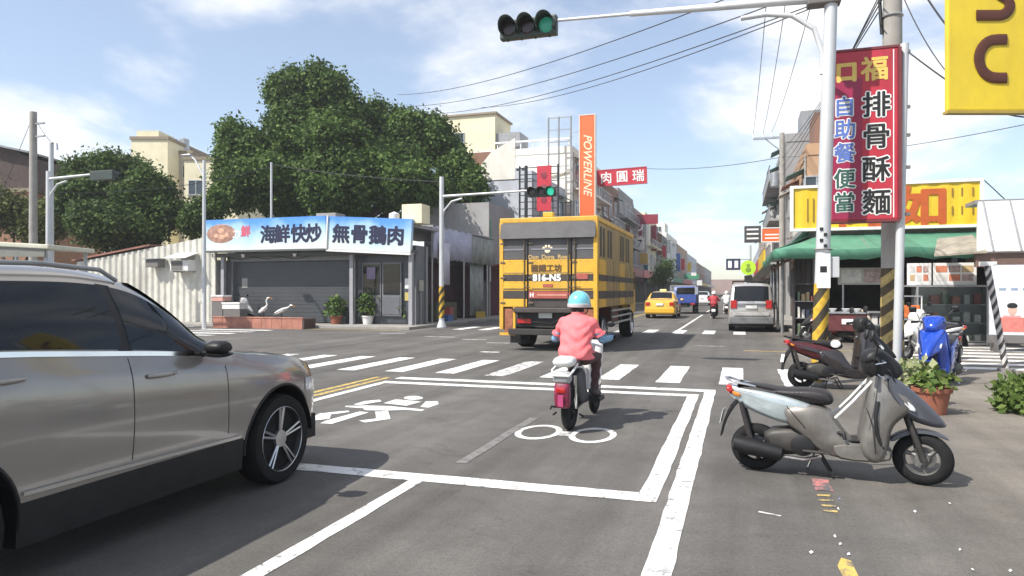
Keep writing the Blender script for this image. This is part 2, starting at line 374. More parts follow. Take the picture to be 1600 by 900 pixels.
# ---------------------------------------------------------------- vehicles
RUB = mat('tyre_rubber', (0.012, 0.012, 0.0125), 0.8, var=0.3, scale=12, bump=0.2, spec=0.25)
BLACKP = mat('black_plastic', (0.014, 0.014, 0.015), 0.5, spec=0.35, var=0.25, scale=8)
CHROME = mat('chrome', (0.72, 0.72, 0.72), 0.15, 1.0, var=0.06)
ALLOY = mat('alloy', (0.55, 0.55, 0.56), 0.28, 0.9, var=0.1)
DARKALLOY = mat('dark_alloy', (0.012, 0.012, 0.013), 0.45, 0.2, var=0.2)
GLASS = glass(); REDL = mat('red_lens', (0.42, 0.015, 0.015), 0.12, var=0.2, coat=0.8); ORANGEL = mat('amber_lens', (0.6, 0.2, 0.02), 0.15, var=0.1)
CLEARL = mat('clear_lens', (0.6, 0.62, 0.64), 0.08, var=0.1, coat=1.0); PLATE = mat('plate_white', (0.72, 0.72, 0.7), 0.5, var=0.05)
INKBLACK = mat('black_ink', (0.015, 0.015, 0.016), 0.5, var=0.1); INKWHITE = mat('white_ink', (0.8, 0.8, 0.78), 0.5, var=0.05)
def smooth_interp(kp, y):
    ys = [k[0] for k in kp]
    if y <= ys[0]: return kp[0][1]
    if y >= ys[-1]: return kp[-1][1]
    for i in range(len(kp) - 1):
        if ys[i] <= y <= ys[i + 1]:
            p0 = kp[max(i - 1, 0)]; p1 = kp[i]; p2 = kp[i + 1]; p3 = kp[min(i + 2, len(kp) - 1)]
            h = p2[0] - p1[0]; t = (y - p1[0]) / h
            m1 = (p2[1] - p0[1]) / max(p2[0] - p0[0], 1e-6) * h; m2 = (p3[1] - p1[1]) / max(p3[0] - p1[0], 1e-6) * h
            d = p2[1] - p1[1]
            if d * m1 <= 0: m1 = 0
            if d * m2 <= 0: m2 = 0
            m1 = max(-3 * abs(d), min(3 * abs(d), m1)); m2 = max(-3 * abs(d), min(3 * abs(d), m2))
            return (2 * t**3 - 3 * t**2 + 1) * p1[1] + (t**3 - 2 * t**2 + t) * m1 + (-2 * t**3 + 3 * t**2) * p2[1] + (t**3 - t**2) * m2
def make_wheel(parent, x, y, r, w, side, style='five', seg=36):
    o = bpy.data.objects.new('wheel', None); col.objects.link(o); o.parent = parent; o.location = (x, y, r); o.empty_display_size = 0.1
    s = side
    MB().lathe([(r * 0.68, -w / 2 * s), (r * 0.93, -w / 2 * s), (r, -w * 0.32 * s), (r, w * 0.32 * s), (r * 0.95, w * 0.48 * s), (r * 0.84, w / 2 * s), (r * 0.735, w * 0.46 * s), (r * 0.71, w * 0.3 * s)], seg, axis='X').build('tyre', RUB, o, smooth=40)
    MB().lathe([(r * 0.735, w * 0.44 * s), (r * 0.72, w * 0.47 * s), (r * 0.68, w * 0.40 * s), (r * 0.66, w * 0.1 * s), (0.02, w * 0.08 * s)], seg, axis='X', cap=False).build('rim', DARKALLOY if style == 'five' else ALLOY, o, smooth=40)
    sp = MB(); n = 5
    for k in range(n):
        a = 2 * math.pi * k / n + 0.31
        if style == 'five':
            for da in (-0.13, 0.13):
                p0 = Vector((w * 0.36 * s, 0.16 * r * math.cos(a + da), 0.16 * r * math.sin(a + da))); p1 = Vector((w * 0.43 * s, 0.70 * r * math.cos(a + da * 0.75), 0.70 * r * math.sin(a + da * 0.75)))
                sp.tube([p0, p1], 0.010, 5)
        else:
            p0 = Vector((w * 0.30 * s, 0.1 * r * math.cos(a), 0.1 * r * math.sin(a))); p1 = Vector((w * 0.36 * s, 0.67 * r * math.cos(a), 0.67 * r * math.sin(a)))
            sp.tube([p0, p1], [0.035, 0.022], 5)
    sp.lathe([(0.001, w * 0.2 * s), (0.07 * r / 0.34, w * 0.2 * s), (0.065 * r / 0.34, w * 0.40 * s), (0.001, w * 0.42 * s)], 16, axis='X')
    if style == 'five': sp.lathe([(r * 0.728, w * 0.475 * s), (r * 0.720, w * 0.485 * s), (r * 0.712, w * 0.47 * s)], seg, axis='X', cap=False)
    sp.build('spokes', ALLOY, o, smooth=40)
    return o
def make_car(name, label, loc, rz, S, paint_m, cat='car', group=None):
    o = thing(name, label, cat, loc, rz, group)
    y0, y1 = S['y0'], S['y1']; ya = S['axles']; wr = S['wr']; ar = S['arch']; zb0 = S['zb']
    top = lambda y: smooth_interp(S['top'], y); belt = lambda y: smooth_interp(S['belt'], y); hw = lambda y: smooth_interp(S['hw'], y)
    rk = lambda y: smooth_interp(S['roofk'], y)
    bot = lambda y: smooth_interp(S.get('bot', [(y0, zb0), (y1, zb0)]), y)
    def prof(z, bz):                           # body side section: half width factor by height
        f = (z - zb0) / max(bz - zb0, 0.1)
        return smooth_interp([(-0.5, 0.95), (0.0, 0.975), (0.22, 0.992), (0.5, 1.0), (0.72, 0.992), (0.86, 0.972), (1.0, 0.93)], f)
    def zlow(y):
        z = bot(y)
        for a in ya:
            d = abs(y - a)
            if d < ar: z = max(z, wr + math.sqrt(max(ar * ar - d * d, 0)) - 0.005)
        return z
    nz = 11
    def side(y):
        bz = belt(y); zl = zlow(y); w = hw(y); zs = [zb0 + (bz - zb0) * k / (nz - 1) for k in range(nz)]
        return [(w * prof(max(z, min(zl, bz - 0.02)), bz), max(z, min(zl, bz - 0.02))) for z in zs]
    def upper(y, n=6):
        bz, tz, w = belt(y), top(y), hw(y); k = rk(y)
        a = Vector((w * 0.93, bz)); dz = tz - bz
        e = Vector((w * k, tz - min(0.075, 0.35 * dz) if dz > 0.02 else tz - 0.004))
        pts = [a.lerp(e, i / n) + Vector((0.035 * w * math.sin(math.pi * i / n) * min(1, max(dz, 0) / 0.4), 0)) for i in range(1, n + 1)]
        c = Vector((w * k * 0.86, tz - 0.022 if dz > 0.1 else tz - 0.004)); pts += [c, Vector((w * k * 0.5, tz - 0.004)), Vector((0, tz))]
        return a, e, pts
    st = set(np.linspace(y0, y1, S.get('n', 70)).tolist())
    for a in ya: st |= set((a + ar * math.cos(t) * q) for t in np.linspace(0, math.pi, 24) for q in (0.999,)); st |= {a - ar - 0.002, a + ar + 0.002}
    st = sorted(y for y in st if y0 <= y <= y1)
    rings = []
    for y in st:
        sd_ = side(y); a, e, up = upper(y)
        half = [(0.0, max(bot(y), zlow(y) if False else bot(y)) )]
        half = [(sd_[0][0] * 0.5, sd_[0][1])] + sd_ + [(p.x, p.y) for p in up]
        ring_ = [(x, y, z) for x, z in half] + [(-x, y, z) for x, z in half[-2::-1]]
        rings.append(ring_)
    MB().loft(rings).build('body', paint_m, o, smooth=38)
    # wheel wells and wheels
    for a in ya:
        for s in (-1, 1):
            n = 20; w = hw(a)
            v = [(s * (w - 0.42), a + (ar - 0.006) * math.cos(math.pi * i / n), wr + (ar - 0.006) * math.sin(math.pi * i / n) * 1.0) for i in range(n + 1)]
            v2 = [(s * (w * 0.975), q[1], q[2]) for q in v]
            m = MB().loft([v, v2], cap=False, closed=False)
            m.add(v + [(s * (w - 0.42), a, wr)], [tuple(range(n + 1))])
            m.build('wheel_well', BLACKP, o)
            make_wheel(o, s * (hw(a) - S.get('tuck', 0.13)), a, wr, S.get('ww', 0.21), s, S.get('wheel', 'plain'), S.get('seg', 24))
    # side glass
    for (ga, gb) in S['glass']:
        for s in (-1, 1):
            rows = []
            for i in range(15):
                y = ga + (gb - ga) * i / 14; a, e, up = upper(y); full = [a] + up[:6]
                f0, f1 = 0.07, 0.93
                rows.append([(s * (a.lerp(e, f).x + 0.035 * hw(y) * math.sin(math.pi * f) * min(1, max(top(y) - belt(y), 0) / 0.4) + 0.007), y, a.lerp(e, f).y) for f in [f0 + (f1 - f0) * j / 6 for j in range(7)]])
            MB().loft(rows, cap=False, closed=False).build('side_window', GLASS, o, smooth=60)
    def roofpatch(nm, ya_, yb_, fw, m=GLASS):
        rows = []
        for i in range(9):
            y = ya_ + (yb_ - ya_) * i / 8; tz = top(y); w = hw(y) * rk(y)
            rows.append([(w * fw * u, y, tz + 0.008 - 0.022 * abs(u) ** 3) for u in [-1 + 0.25 * j for j in range(9)]])
        return MB().loft(rows, cap=False, closed=False).build(nm, m, o, smooth=60)
    roofpatch('windscreen', *S['screen'], 0.90)
    if 'rear_glass' in S: roofpatch('rear_window', *S['rear_glass'], 0.88)
    o['_b'] = 0; del o['_b']
    return o, dict(top=top, belt=belt, hw=hw, side=side, upper=upper, prof=prof, zb=zb0)

# silver SUV beside the camera
SUVP = mat('silver_grey_paint', (0.262, 0.243, 0.224), 0.22, 0.4, var=0.05, coat=1.0)
SUV = dict(y0=-2.15, y1=2.08, axles=(-1.25, 1.28), wr=0.345, arch=0.42, zb=0.42, n=90, seg=44, wheel='five', ww=0.235, tuck=0.115,
    top=[(-2.15, 0.86), (-2.12, 1.0), (-2.05, 1.14), (-1.85, 1.42), (-1.65, 1.58), (-1.2, 1.64), (-0.6, 1.66), (-0.2, 1.645), (0.1, 1.575), (0.4, 1.39), (0.72, 1.125), (0.95, 1.06), (1.5, 1.00), (1.85, 0.90), (2.0, 0.78), (2.08, 0.62)],
    belt=[(-2.15, 0.84), (-2.1, 0.98), (-1.9, 1.16), (-1.2, 1.195), (-0.2, 1.13), (0.6, 1.06), (0.9, 1.035), (1.5, 0.965), (1.85, 0.86), (2.0, 0.75), (2.08, 0.6)],
    hw=[(-2.15, 0.78), (-1.95, 0.88), (-1.3, 0.925), (0, 0.915), (1.1, 0.925), (1.5, 0.905), (1.8, 0.84), (1.98, 0.72), (2.08, 0.58)],
    roofk=[(-2.15, 0.78), (-1.8, 0.70), (-1.0, 0.69), (0.0, 0.70), (0.4, 0.76), (0.75, 0.84), (1.0, 0.80), (2.08, 0.74)],
    bot=[(-2.15, 0.42), (1.6, 0.42), (1.75, 0.36), (2.08, 0.36)],
    glass=[(-1.78, -1.14), (-1.08, -0.17), (-0.11, 0.60)], screen=(0.70, 0.12), rear_glass=(-2.03, -1.72))
suv, C = make_car('sport_utility_car', 'silver grey family SUV with dark windows beside the white lane line', (-4.32, 3.42, 0), 0, SUV, SUVP)
def on_side(y, z, off, s=1): return (s * (C['hw'](y) * C['prof'](z, C['belt'](y)) + off), y, z)
def side_strip(nm, pts, h, off, m, th=0.012):
    a = [on_side(y, z - h / 2, off) for y, z in pts]; b = [on_side(y, z + h / 2, off) for y, z in pts]
    a2 = [on_side(y, z - h / 2, off - th) for y, z in pts]; b2 = [on_side(y, z + h / 2, off - th) for y, z in pts]
    return MB().loft([[p, q, r_, t_] for p, q, r_, t_ in zip(a, b, b2, a2)]).build(nm, m, suv, smooth=40)
ysuv = [-1.85 + 0.1 * i for i in range(26)]
side_strip('chrome_belt_trim', [(y, C['belt'](y) + 0.004) for y in ysuv if y < 0.72], 0.028, 0.006, CHROME)
ss = [(y, 0.47 - 0.018 * y) for y in [-0.82 + 0.07 * i for i in range(25)] if y < 0.86]
side_strip('sill_trim', ss, 0.02, 0.014, mat('satin_trim', (0.5, 0.49, 0.48), 0.3, 0.8, var=0.05))
side_strip('sill_cladding', [(y, 0.33) for y in [-0.84 + 0.07 * i for i in range(25)] if y < 0.87], 0.24, 0.0, BLACKP, 0.1)
for s in (1,):
    for y in (-1.11, -0.14, 0.66):
        pts = [(y + 0.0 + 0.06 * max(0, (0.7 - z)) * (1 if y > 0 else -0.4), z) for z in [0.50 + 0.06 * i for i in range(20)] if z < C['belt'](y) - 0.02]
        MB().tube([on_side(a, b, -0.002) for a, b in pts], 0.0045, 5).build('door_seam', INKBLACK, suv)
for y in (-0.92, 0.08):
    MB().tube([on_side(y + d, C['belt'](y) - 0.125, 0.004 + 0.03 * (1 - (d / 0.11) ** 4)) for d in (-0.11, -0.09, -0.04, 0.04, 0.09, 0.11)], 0.014, 8).build('door_handle', SUVP, suv, smooth=50)
for (ga, gb) in ((-1.14, -1.08), (-0.17, -0.11)):
    for s in (-1, 1):
        rw_ = []
        for y in (ga - 0.02, gb + 0.02):
            a, e, up = C['upper'](y); rw_.append([(s * (a.lerp(e, f).x + 0.035 * C['hw'](y) * math.sin(math.pi * f) + 0.0045), y, a.lerp(e, f).y) for f in (0.05, 0.2, 0.35, 0.5, 0.65, 0.8, 0.95)])
        MB().loft(rw_, cap=False, closed=False).build('pillar_trim', BLACKP, suv, smooth=60)
# crease along the doors
for hgt in (0.30, 0.0): pass
mir = MB().puff([(0.42, 1.08), (0.52, 1.08), (0.56, 1.11), (0.53, 1.165), (0.46, 1.17), (0.40, 1.14)], 0.075, 0.028, x0=0.985).build('door_mirror', BLACKP, suv, smooth=50)
MB().puff([(0.42, 1.055), (0.54, 1.055), (0.57, 1.09), (0.41, 1.09)], 0.07, 0.015, x0=0.985).build('mirror_base', BLACKP, mir, smooth=50)
MB().tube([(0.84, 0.48, 1.07), (0.94, 0.48, 1.10)], 0.022, 8).build('mirror_arm', BLACKP, mir)
for s in (-1, 1):
    MB().tube([(s * 0.62, y, C['top'](y) - 0.004 - (0.04 if y in (-1.5, 0.0) else 0)) for y in (-1.5, -1.42, -1.0, -0.5, -0.12, 0.0)], 0.014, 8).build('roof_rail', mat('satin_rail', (0.26, 0.26, 0.265), 0.35, 0.6), suv, smooth=50)
    MB().add(*[[(s * (C['hw'](y) * C['prof'](z, C['belt'](y)) + 0.006), y, z) for y in (1.62, 1.72, 1.82, 1.92) for z in (0.68, 0.73, 0.78)], [(i * 3 + j, i * 3 + j + 1, i * 3 + j + 4, i * 3 + j + 3) for i in range(3) for j in range(2)]]).build('headlight', CLEARL, suv, smooth=60)
MB().b(-0.62, 0.62, 2.0, 2.1, 0.28, 0.5).build('front_grille', BLACKP, suv, bevel=0.03)
MB().b(-0.80, 0.80, -1.9, 1.9, 0.24, 0.44).build('underbody', BLACKP, suv)
arch = MB()
for a in (1.28, -1.25):
    q = [(a + 0.425 * math.cos(t), 0.345 + 0.425 * math.sin(t)) for t in np.linspace(-0.1, math.pi + 0.1, 26)]
    MB().tube([on_side(y, z, -0.004) for y, z in q], 0.013, 6).build('wheel_arch_shade_lip', BLACKP, suv, smooth=60)  # dark arch lip stands in for the wheel well's shadow
arch = None

# smaller cars along the street
def street_car(name, label, x, y, pm, L_=4.4, W=1.72, Hh=1.48, kind='sedan', rz=0.0, group=None):
    hl = L_ / 2; w = W / 2
    if kind == 'sedan':
        S = dict(y0=-hl, y1=hl, axles=(-hl * 0.60, hl * 0.62), wr=0.31, arch=0.36, zb=0.24, n=46,
            top=[(-hl, 0.72), (-hl + 0.05, 0.98), (-hl + 0.5, 1.05), (-hl + 0.75, 1.12), (-hl + 1.25, Hh - 0.05), (-0.2, Hh), (0.35, Hh - 0.06), (1.1, 1.0), (hl - 0.5, 0.88), (hl - 0.05, 0.7), (hl, 0.5)],
            belt=[(-hl, 0.7), (-hl + 0.05, 0.94), (-hl + 0.5, 0.99), (0.3, 0.95), (1.1, 0.92), (hl - 0.5, 0.82), (hl, 0.48)],
            hw=[(-hl, w * 0.84), (-hl + 0.3, w * 0.97), (0, w), (hl - 0.6, w * 0.96), (hl, w * 0.66)],
            roofk=[(-hl, 0.85), (-hl + 0.7, 0.8), (-0.8, 0.70), (0.4, 0.72), (1.1, 0.84), (hl, 0.8)],
            glass=[(-1.05, -0.1), (-0.02, 0.85)], screen=(1.05, 0.42), rear_glass=(-hl + 0.72, -hl + 1.22))
    else:
        S = dict(y0=-hl, y1=hl, axles=(-hl * 0.58, hl * 0.62), wr=0.33, arch=0.38, zb=0.30, n=50,
            top=[(-hl, 0.95), (-hl + 0.04, 1.08), (-hl + 0.16, 1.45), (-hl + 0.26, Hh - 0.1), (-hl + 0.45, Hh), (0.2, Hh), (0.55, Hh - 0.08), (1.25, 1.12), (hl - 0.4, 0.98), (hl - 0.03, 0.8), (hl, 0.6)],
            belt=[(-hl, 0.93), (-hl + 0.04, 1.05), (-hl + 0.3, 1.10), (0.3, 1.06), (1.25, 1.02), (hl - 0.4, 0.9), (hl, 0.58)],
            hw=[(-hl, w * 0.93), (-hl + 0.2, w * 0.98), (0, w), (hl - 0.6, w * 0.96), (hl, w * 0.72)],
            roofk=[(-hl, 0.90), (-hl + 0.3, 0.82), (0.4, 0.80), (1.2, 0.86), (hl, 0.8)],
            glass=[(-hl + 0.4, -0.75), (-0.68, 0.1), (0.17, 0.95)], screen=(1.2, 0.6), rear_glass=(-hl + 0.055, -hl + 0.25))
    o, c = make_car(name, label, (x, y, 0), rz, S, pm, 'car' if kind == 'sedan' else 'van', group)
    zt = 0.80 if kind == 'sedan' else 0.95
    for s in (-1, 1):
        MB().b(s * w * 0.60, s * w * 0.86, -hl - 0.035, -hl + 0.16, zt - 0.09, zt + 0.10 + (0.12 if kind != 'sedan' else 0)).build('tail_light', REDL, o, bevel=0.02)
        MB().b(s * w * 0.5, s * w * 0.8, hl - 0.25, hl - 0.08, 0.6, 0.72).build('headlight', CLEARL, o, bevel=0.02)
        MB().puff([(0.72, 0.95), (0.85, 0.95), (0.87, 1.06), (0.74, 1.08)], 0.08, 0.02, x0=s * (w + 0.09)).build('door_mirror', pm, o, smooth=50)
    MB().b(-w * 0.92, w * 0.92, -hl - 0.07, -hl + 0.25, 0.30, 0.58).build('rear_bumper', pm if kind == 'sedan' else mat('grey_bumper', (0.16, 0.16, 0.165), 0.5), o, bevel=0.05)
    MB().b(-0.19, 0.19, -hl - 0.05, -hl, zt - 0.08, zt + 0.05).build('number_plate', PLATE, o)
    MB().b(-w * 0.85, w * 0.85, -hl + 0.3, hl - 0.3, 0.2, 0.34).build('underbody', BLACKP, o)
    return o
TAXI = mat('taxi_yellow', (0.75, 0.42, 0.03), 0.3, 0.0, var=0.05, coat=1.0)
o = street_car('taxi', 'yellow taxi with roof lamp driving behind the blue lorry', -4.15, 41.4, TAXI, 4.5, 1.75, 1.5)
rl = MB().puff([(-0.35, 1.48), (-0.2, 1.48), (-0.2, 1.62), (-0.33, 1.62)], 0.19, 0.03).build('roof_lamp', mat('taxi_lamp', (0.75, 0.62, 0.25), 0.3), o, smooth=50)
WHITEC = mat('white_car_paint', (0.75, 0.75, 0.76), 0.25, var=0.04, coat=1.0); BLUEC = mat('pale_blue_paint', (0.32, 0.42, 0.6), 0.25, 0.3, coat=1.0)
street_car('sedan_car', 'white sedan farther up the street beside the blue lorry', -3.7, 78, WHITEC)
street_car('sedan_car', 'pale blue sedan partly hidden behind the white sedan', -5.0, 92, BLUEC)
street_car('sedan_car', 'dark grey sedan far up the street beyond the riders', -0.6, 100, mat('dark_car_paint', (0.06, 0.06, 0.07), 0.25, coat=1.0))
VANP = mat('champagne_silver_paint', (0.50, 0.48, 0.46), 0.28, 0.5, var=0.05, coat=1.0)
van = street_car('minivan', 'silver minivan with a roof rack parked beside the green awning shop', 0.42, 29.4, VANP, 4.4, 1.66, 1.80, 'van')
for y in (-1.5, -0.6, 0.3):
    MB().tube([(-0.66, y, 1.79), (-0.66, y, 1.88), (0.66, y, 1.88), (0.66, y, 1.79)], 0.02, 6).build('roof_rack_bar', BLACKP, van)
for s in (-1, 1): MB().tube([(s * 0.62, -1.6, 1.86), (s * 0.62, 0.5, 1.86)], 0.018, 6).build('roof_rail', BLACKP, van)
MB().b(-0.5, 0.5, -2.28, -2.2, 1.02, 1.06).build('tailgate_trim', CHROME, van, bevel=0.01)
MB().b(-0.62, 0.62, -2.285, -2.23, 0.60, 0.72).build('bumper_step', mat('bumper_light', (0.42, 0.41, 0.40), 0.4), van, bevel=0.02)
MB().tube([(0.1, -2.20, 1.13), (-0.32, -2.145, 1.19)], 0.008, 5).build('rear_wiper', BLACKP, van)

# ---------------------------------------------------------------- striped lorry
LY = mat('lorry_yellow', (0.70, 0.39, 0.035), 0.45, var=0.16, scale=3, dirt=0.55); LD = mat('lorry_dark', (0.055, 0.045, 0.042), 0.5, var=0.25, dirt=0.4)
LG = mat('lorry_grey_tarp', (0.085, 0.082, 0.085), 0.6, var=0.2, bump=0.2, bscale=6); LT = mat('lorry_tan_shade', (0.36, 0.24, 0.085), 0.6, var=0.2, scale=2, dirt=0.5)  # tan panels, darkened in colour for the lorry's shaded side
LR = mat('lorry_red_panel', (0.38, 0.09, 0.07), 0.5, var=0.15); LB = mat('lorry_underside', (0.03, 0.028, 0.026), 0.7, var=0.3)
lorry = thing('lorry', 'tall yellow and black striped cage lorry crossing the junction', 'truck', (-4.54, 16.95, 0)); lorry.scale = (1.0, 1.09, 0.965)
W2, LL = 1.26, 7.3
MB().b(-W2 + 0.03, W2 - 0.03, 0.10, 5.6, 1.12, 3.36).build('cargo_box', LT, lorry)
MB().b(-W2, W2, 0.0, 5.65, 3.34, 3.47).build('roof_beam', LY, lorry, bevel=0.02)
MB().b(-0.13, 0.13, 0.02, 0.2, 3.47, 3.6).build('roof_lamp', LY, lorry, bevel=0.02)
MB().add([(-W2 + 0.04, -0.015, 3.34), (W2 - 0.04, -0.015, 3.34), (W2 - 0.04, -0.10, 2.92), (-W2 + 0.04, -0.10, 2.92), (-W2 + 0.04, 0.1, 3.34), (W2 - 0.04, 0.1, 3.34), (W2 - 0.04, 0.1, 2.92), (-W2 + 0.04, 0.1, 2.92)],
    [(0, 1, 2, 3), (4, 7, 6, 5), (0, 3, 7, 4), (1, 5, 6, 2), (3, 2, 6, 7), (0, 4, 5, 1)]).build('rear_tarp', LG, lorry)
doors = ((-W2 + 0.02, -0.52), (-0.50, 0.60), (0.62, W2 - 0.02))
bands = ((2.38, 2.92, LG, 'door_window_panel', 0.035), (1.98, 2.38, LY, 'yellow_band', 0.0), (1.82, 1.98, LD, 'dark_band', 0.02), (1.56, 1.82, LY, 'yellow_band', 0.0), (1.36, 1.56, LD, 'dark_band', 0.02), (1.14, 1.36, LY, 'yellow_band', 0.0))
for i, (a, b_) in enumerate(doors):
    d = MB().b(a, b_, 0.012, 0.09, 1.14, 2.92).build('rear_door', LD, lorry)
    for (z0, z1, m, nm, rec) in bands:
        if nm == 'yellow_band' and i == 1 and z1 < 1.4: continue
        MB().b(a + 0.015, b_ - 0.015, -0.012 + rec * 0.3, 0.03, z0 + 0.006, z1 - 0.006).build(nm, m, d, bevel=0.006)
    MB().b(a + 0.10, b_ - 0.10, -0.02, 0.0, 1.60, 1.625).build('latch_rail', LD, d); MB().b(a + 0.10, b_ - 0.10, -0.02, 0.0, 2.02, 2.045).build('latch_rail', LT, d)
    MB().b(a + 0.08, b_ - 0.08, -0.012, 0.02, 2.62, 2.66).build('louvre', mat('louvre_grey', (0.2, 0.2, 0.22), 0.5), d)
MB().b(-0.48, 0.58, -0.03, 0.02, 1.37, 1.55).build('red_banner', LR, lorry)
letter('H', 0.15, INKWHITE, lorry, (-0.40, -0.036, 1.46), offset=0.006); MB().b(-0.26, 0.5, -0.036, -0.03, 1.44, 1.475).build('banner_line', mat('salmon_ink', (0.6, 0.3, 0.22), 0.5), lorry)
letter('816-N5', 0.235, INKWHITE, lorry, (-0.02, -0.020, 1.905), offset=0.012)
letter('龍鐵工坊', 0.20, mat('brown_ink', (0.10, 0.055, 0.02), 0.5), lorry, (-0.03, -0.020, 2.15), offset=0.007)
[letter(t_, 0.15, mat('gold_ink', (0.55, 0.38, 0.16), 0.5), lorry, (x_, -0.012, 2.44), offset=0.004) for t_, x_ in (('Don', -0.36), ('Dona', 0.02), ('Road', 0.42))]
paw = MB().ell((0, 0, 0), (0.075, 0.006, 0.062), 14, 6)
for q in ((-0.10, 0.06), (-0.04, 0.11), (0.04, 0.11), (0.10, 0.06)): paw.ell((q[0], 0, q[1]), (0.032, 0.006, 0.042), 10, 6)
paw.build('paw_emblem', mat('cream_ink', (0.75, 0.66, 0.45), 0.5), lorry, loc=(0.0, -0.005, 2.60))
MB().b(0.70, 1.02, -0.022, -0.01, 1.86, 2.0).build('red_sticker', LR, lorry)
MB().b(-0.12, 0.14, -0.022, -0.01, 1.66, 1.74).build('red_sticker', LR, lorry)
HINGE = mat('hinge_steel', (0.16, 0.13, 0.09), 0.5, 0.6, var=0.3, scale=10)
for (a, b_) in doors:
    for z in (1.25, 1.90, 2.30, 2.80):
        MB().b(a + 0.005, a + 0.13, -0.03, -0.008, z - 0.022, z + 0.022).build('hinge', HINGE, lorry, bevel=0.006)
for x in (-0.60, 0.53, 0.70): MB().tube([(x, -0.032, 1.16), (x, -0.032, 2.9)], 0.014, 8).build('lock_rod', HINGE, lorry)
for x in (-0.60, 0.53, 0.70): MB().tube([(x, -0.035, 1.68), (x + 0.10, -0.05, 1.66), (x + 0.16, -0.05, 1.66)], 0.012, 6).build('lock_handle', HINGE, lorry)
rv = MB()
for x in [-1.15 + 0.165 * i for i in range(15)]:
    for z in (2.335, 1.995, 1.80): rv.lathe([(0.012, -0.006), (0.008, -0.016), (0.001, -0.018)], 8, (x, -0.004, z), 'Y')
tag(rv.build('rivets', HINGE, lorry), None, kind='stuff')
for s in (-1, 1): MB().b(s * 0.62, s * 1.16, 0.52, 0.545, 0.16, 0.62).build('mud_flap', RUB, lorry)
MB().tube([(-0.95, 1.35, 0.46), (0.95, 1.35, 0.46)], 0.08, 10).build('rear_axle', LB, lorry); MB().ell((0, 1.35, 0.46), (0.22, 0.2, 0.2), 14, 8).build('differential', LB, lorry, smooth=50)
MB().tube([(0.3, 0.12, 0.50), (0.3, 0.55, 0.52), (0.35, 1.8, 0.6)], 0.05, 8).build('exhaust_pipe', HINGE, lorry)
MB().tube([(-0.9, -0.06, 1.08), (-0.5, -0.1, 0.78), (0.1, -0.1, 0.72), (0.6, -0.08, 0.92)], 0.014, 6).build('hanging_cable', BLACKP, lorry)
# corner posts and lower frames
for s in (-1, 1):
    MB().b(s * (W2 - 0.10), s * W2, -0.02, 0.12, 0.55 if s < 0 else 0.75, 3.34).build('corner_post', LY, lorry, bevel=0.01)
    MB().b(s * (W2 - 0.42), s * (W2 - 0.36), -0.01, 0.05, 0.42, 1.14).build('lower_frame_post', LY, lorry)
    MB().b(s * (W2 - 0.42), s * W2, -0.01, 0.05, 0.40, 0.47).build('lower_frame_bar', LY, lorry)
    MB().b(s * (W2 - 0.34), s * (W2 - 0.12), 0.02, 0.04, 0.47, 1.10).build('mudguard_panel', mat('rust_panel', (0.30, 0.11, 0.06), 0.7, var=0.4, scale=8), lorry)
    MB().b(s * 0.42, s * 0.78, -0.02, 0.04, 0.72, 0.84).build('tail_light', REDL, lorry, bevel=0.01)
MB().b(-0.80, 0.80, 0.06, 5.6, 0.62, 1.12).build('chassis', LB, lorry)
MB().b(-1.0, 1.0, -0.10, 0.05, 0.42, 0.58).build('rear_bumper', LB, lorry, bevel=0.02)
MB().b(-0.22, 0.12, -0.03, 0.0, 0.86, 1.0).build('number_plate', mat('dull_plate', (0.5, 0.5, 0.48), 0.5), lorry)
MB().b(-0.85, 0.85, -0.14, 0.06, 1.0, 1.13).build('tail_lift_edge', LD, lorry, bevel=0.02)
for s in (-1, 1):
    for y in (1.35, 5.9):
        make_wheel(lorry, s * 0.98, y, 0.46, 0.36, s, 'plain')
    # striped side with tall openings
    for k, (ya, yb) in enumerate(((0.14, 1.05), (1.09, 2.0), (2.04, 2.95), (2.99, 3.9), (3.94, 4.85), (4.89, 5.58))):
        sp_ = MB().b(s * (W2 - 0.035), s * (W2 - 0.004), ya, yb, 1.14, 3.32).build('side_panel', LT, lorry)
        for (z0, z1, m, nm, rec) in bands[1:]:
            MB().b(s * (W2 - 0.03), s * (W2 + 0.012), ya + 0.01, yb - 0.01, z0 + 0.005, z1 - 0.005).build(nm, LT if m is LY and k % 3 else m, sp_)  # most yellow bands turn tan here to paint in the side's shade
        if k in (0, 1, 3, 4):
            for q in (0.18, 0.55): MB().b(s * (W2 - 0.02), s * (W2 + 0.006), ya + q, ya + q + 0.2, 2.46, 3.22).build('side_opening', INKBLACK, sp_)
    for z in (0.62, 0.80, 0.98): MB().b(s * (W2 - 0.05), s * W2, 2.0, 5.2, z, z + 0.05).build('side_guard_rail', mat('pale_rail', (0.45, 0.42, 0.38), 0.5), lorry)
    for y in (2.05, 3.6, 5.1): MB().b(s * (W2 - 0.09), s * (W2 - 0.04), y, y + 0.06, 0.6, 1.13).build('side_guard_post', LD, lorry)
    MB().b(s * 0.80, s * (W2 - 0.1), 2.2, 3.4, 0.55, 1.1).build('side_locker', mat('maroon_locker', (0.16, 0.05, 0.04), 0.5), lorry, bevel=0.02)
MB().puff([(5.75, 0.7), (7.2, 0.7), (7.25, 1.5), (7.0, 2.45), (5.75, 2.5)], 1.08, 0.06).build('cab', LY, lorry, smooth=40)
MB().b(-1.0, 1.0, 7.15, 7.3, 0.5, 0.75).build('front_bumper', LB, lorry)
for s in (-1, 1): MB().b(s * 1.08, s * 1.10, 6.1, 6.9, 1.6, 2.25).build('cab_window', GLASS, lorry)

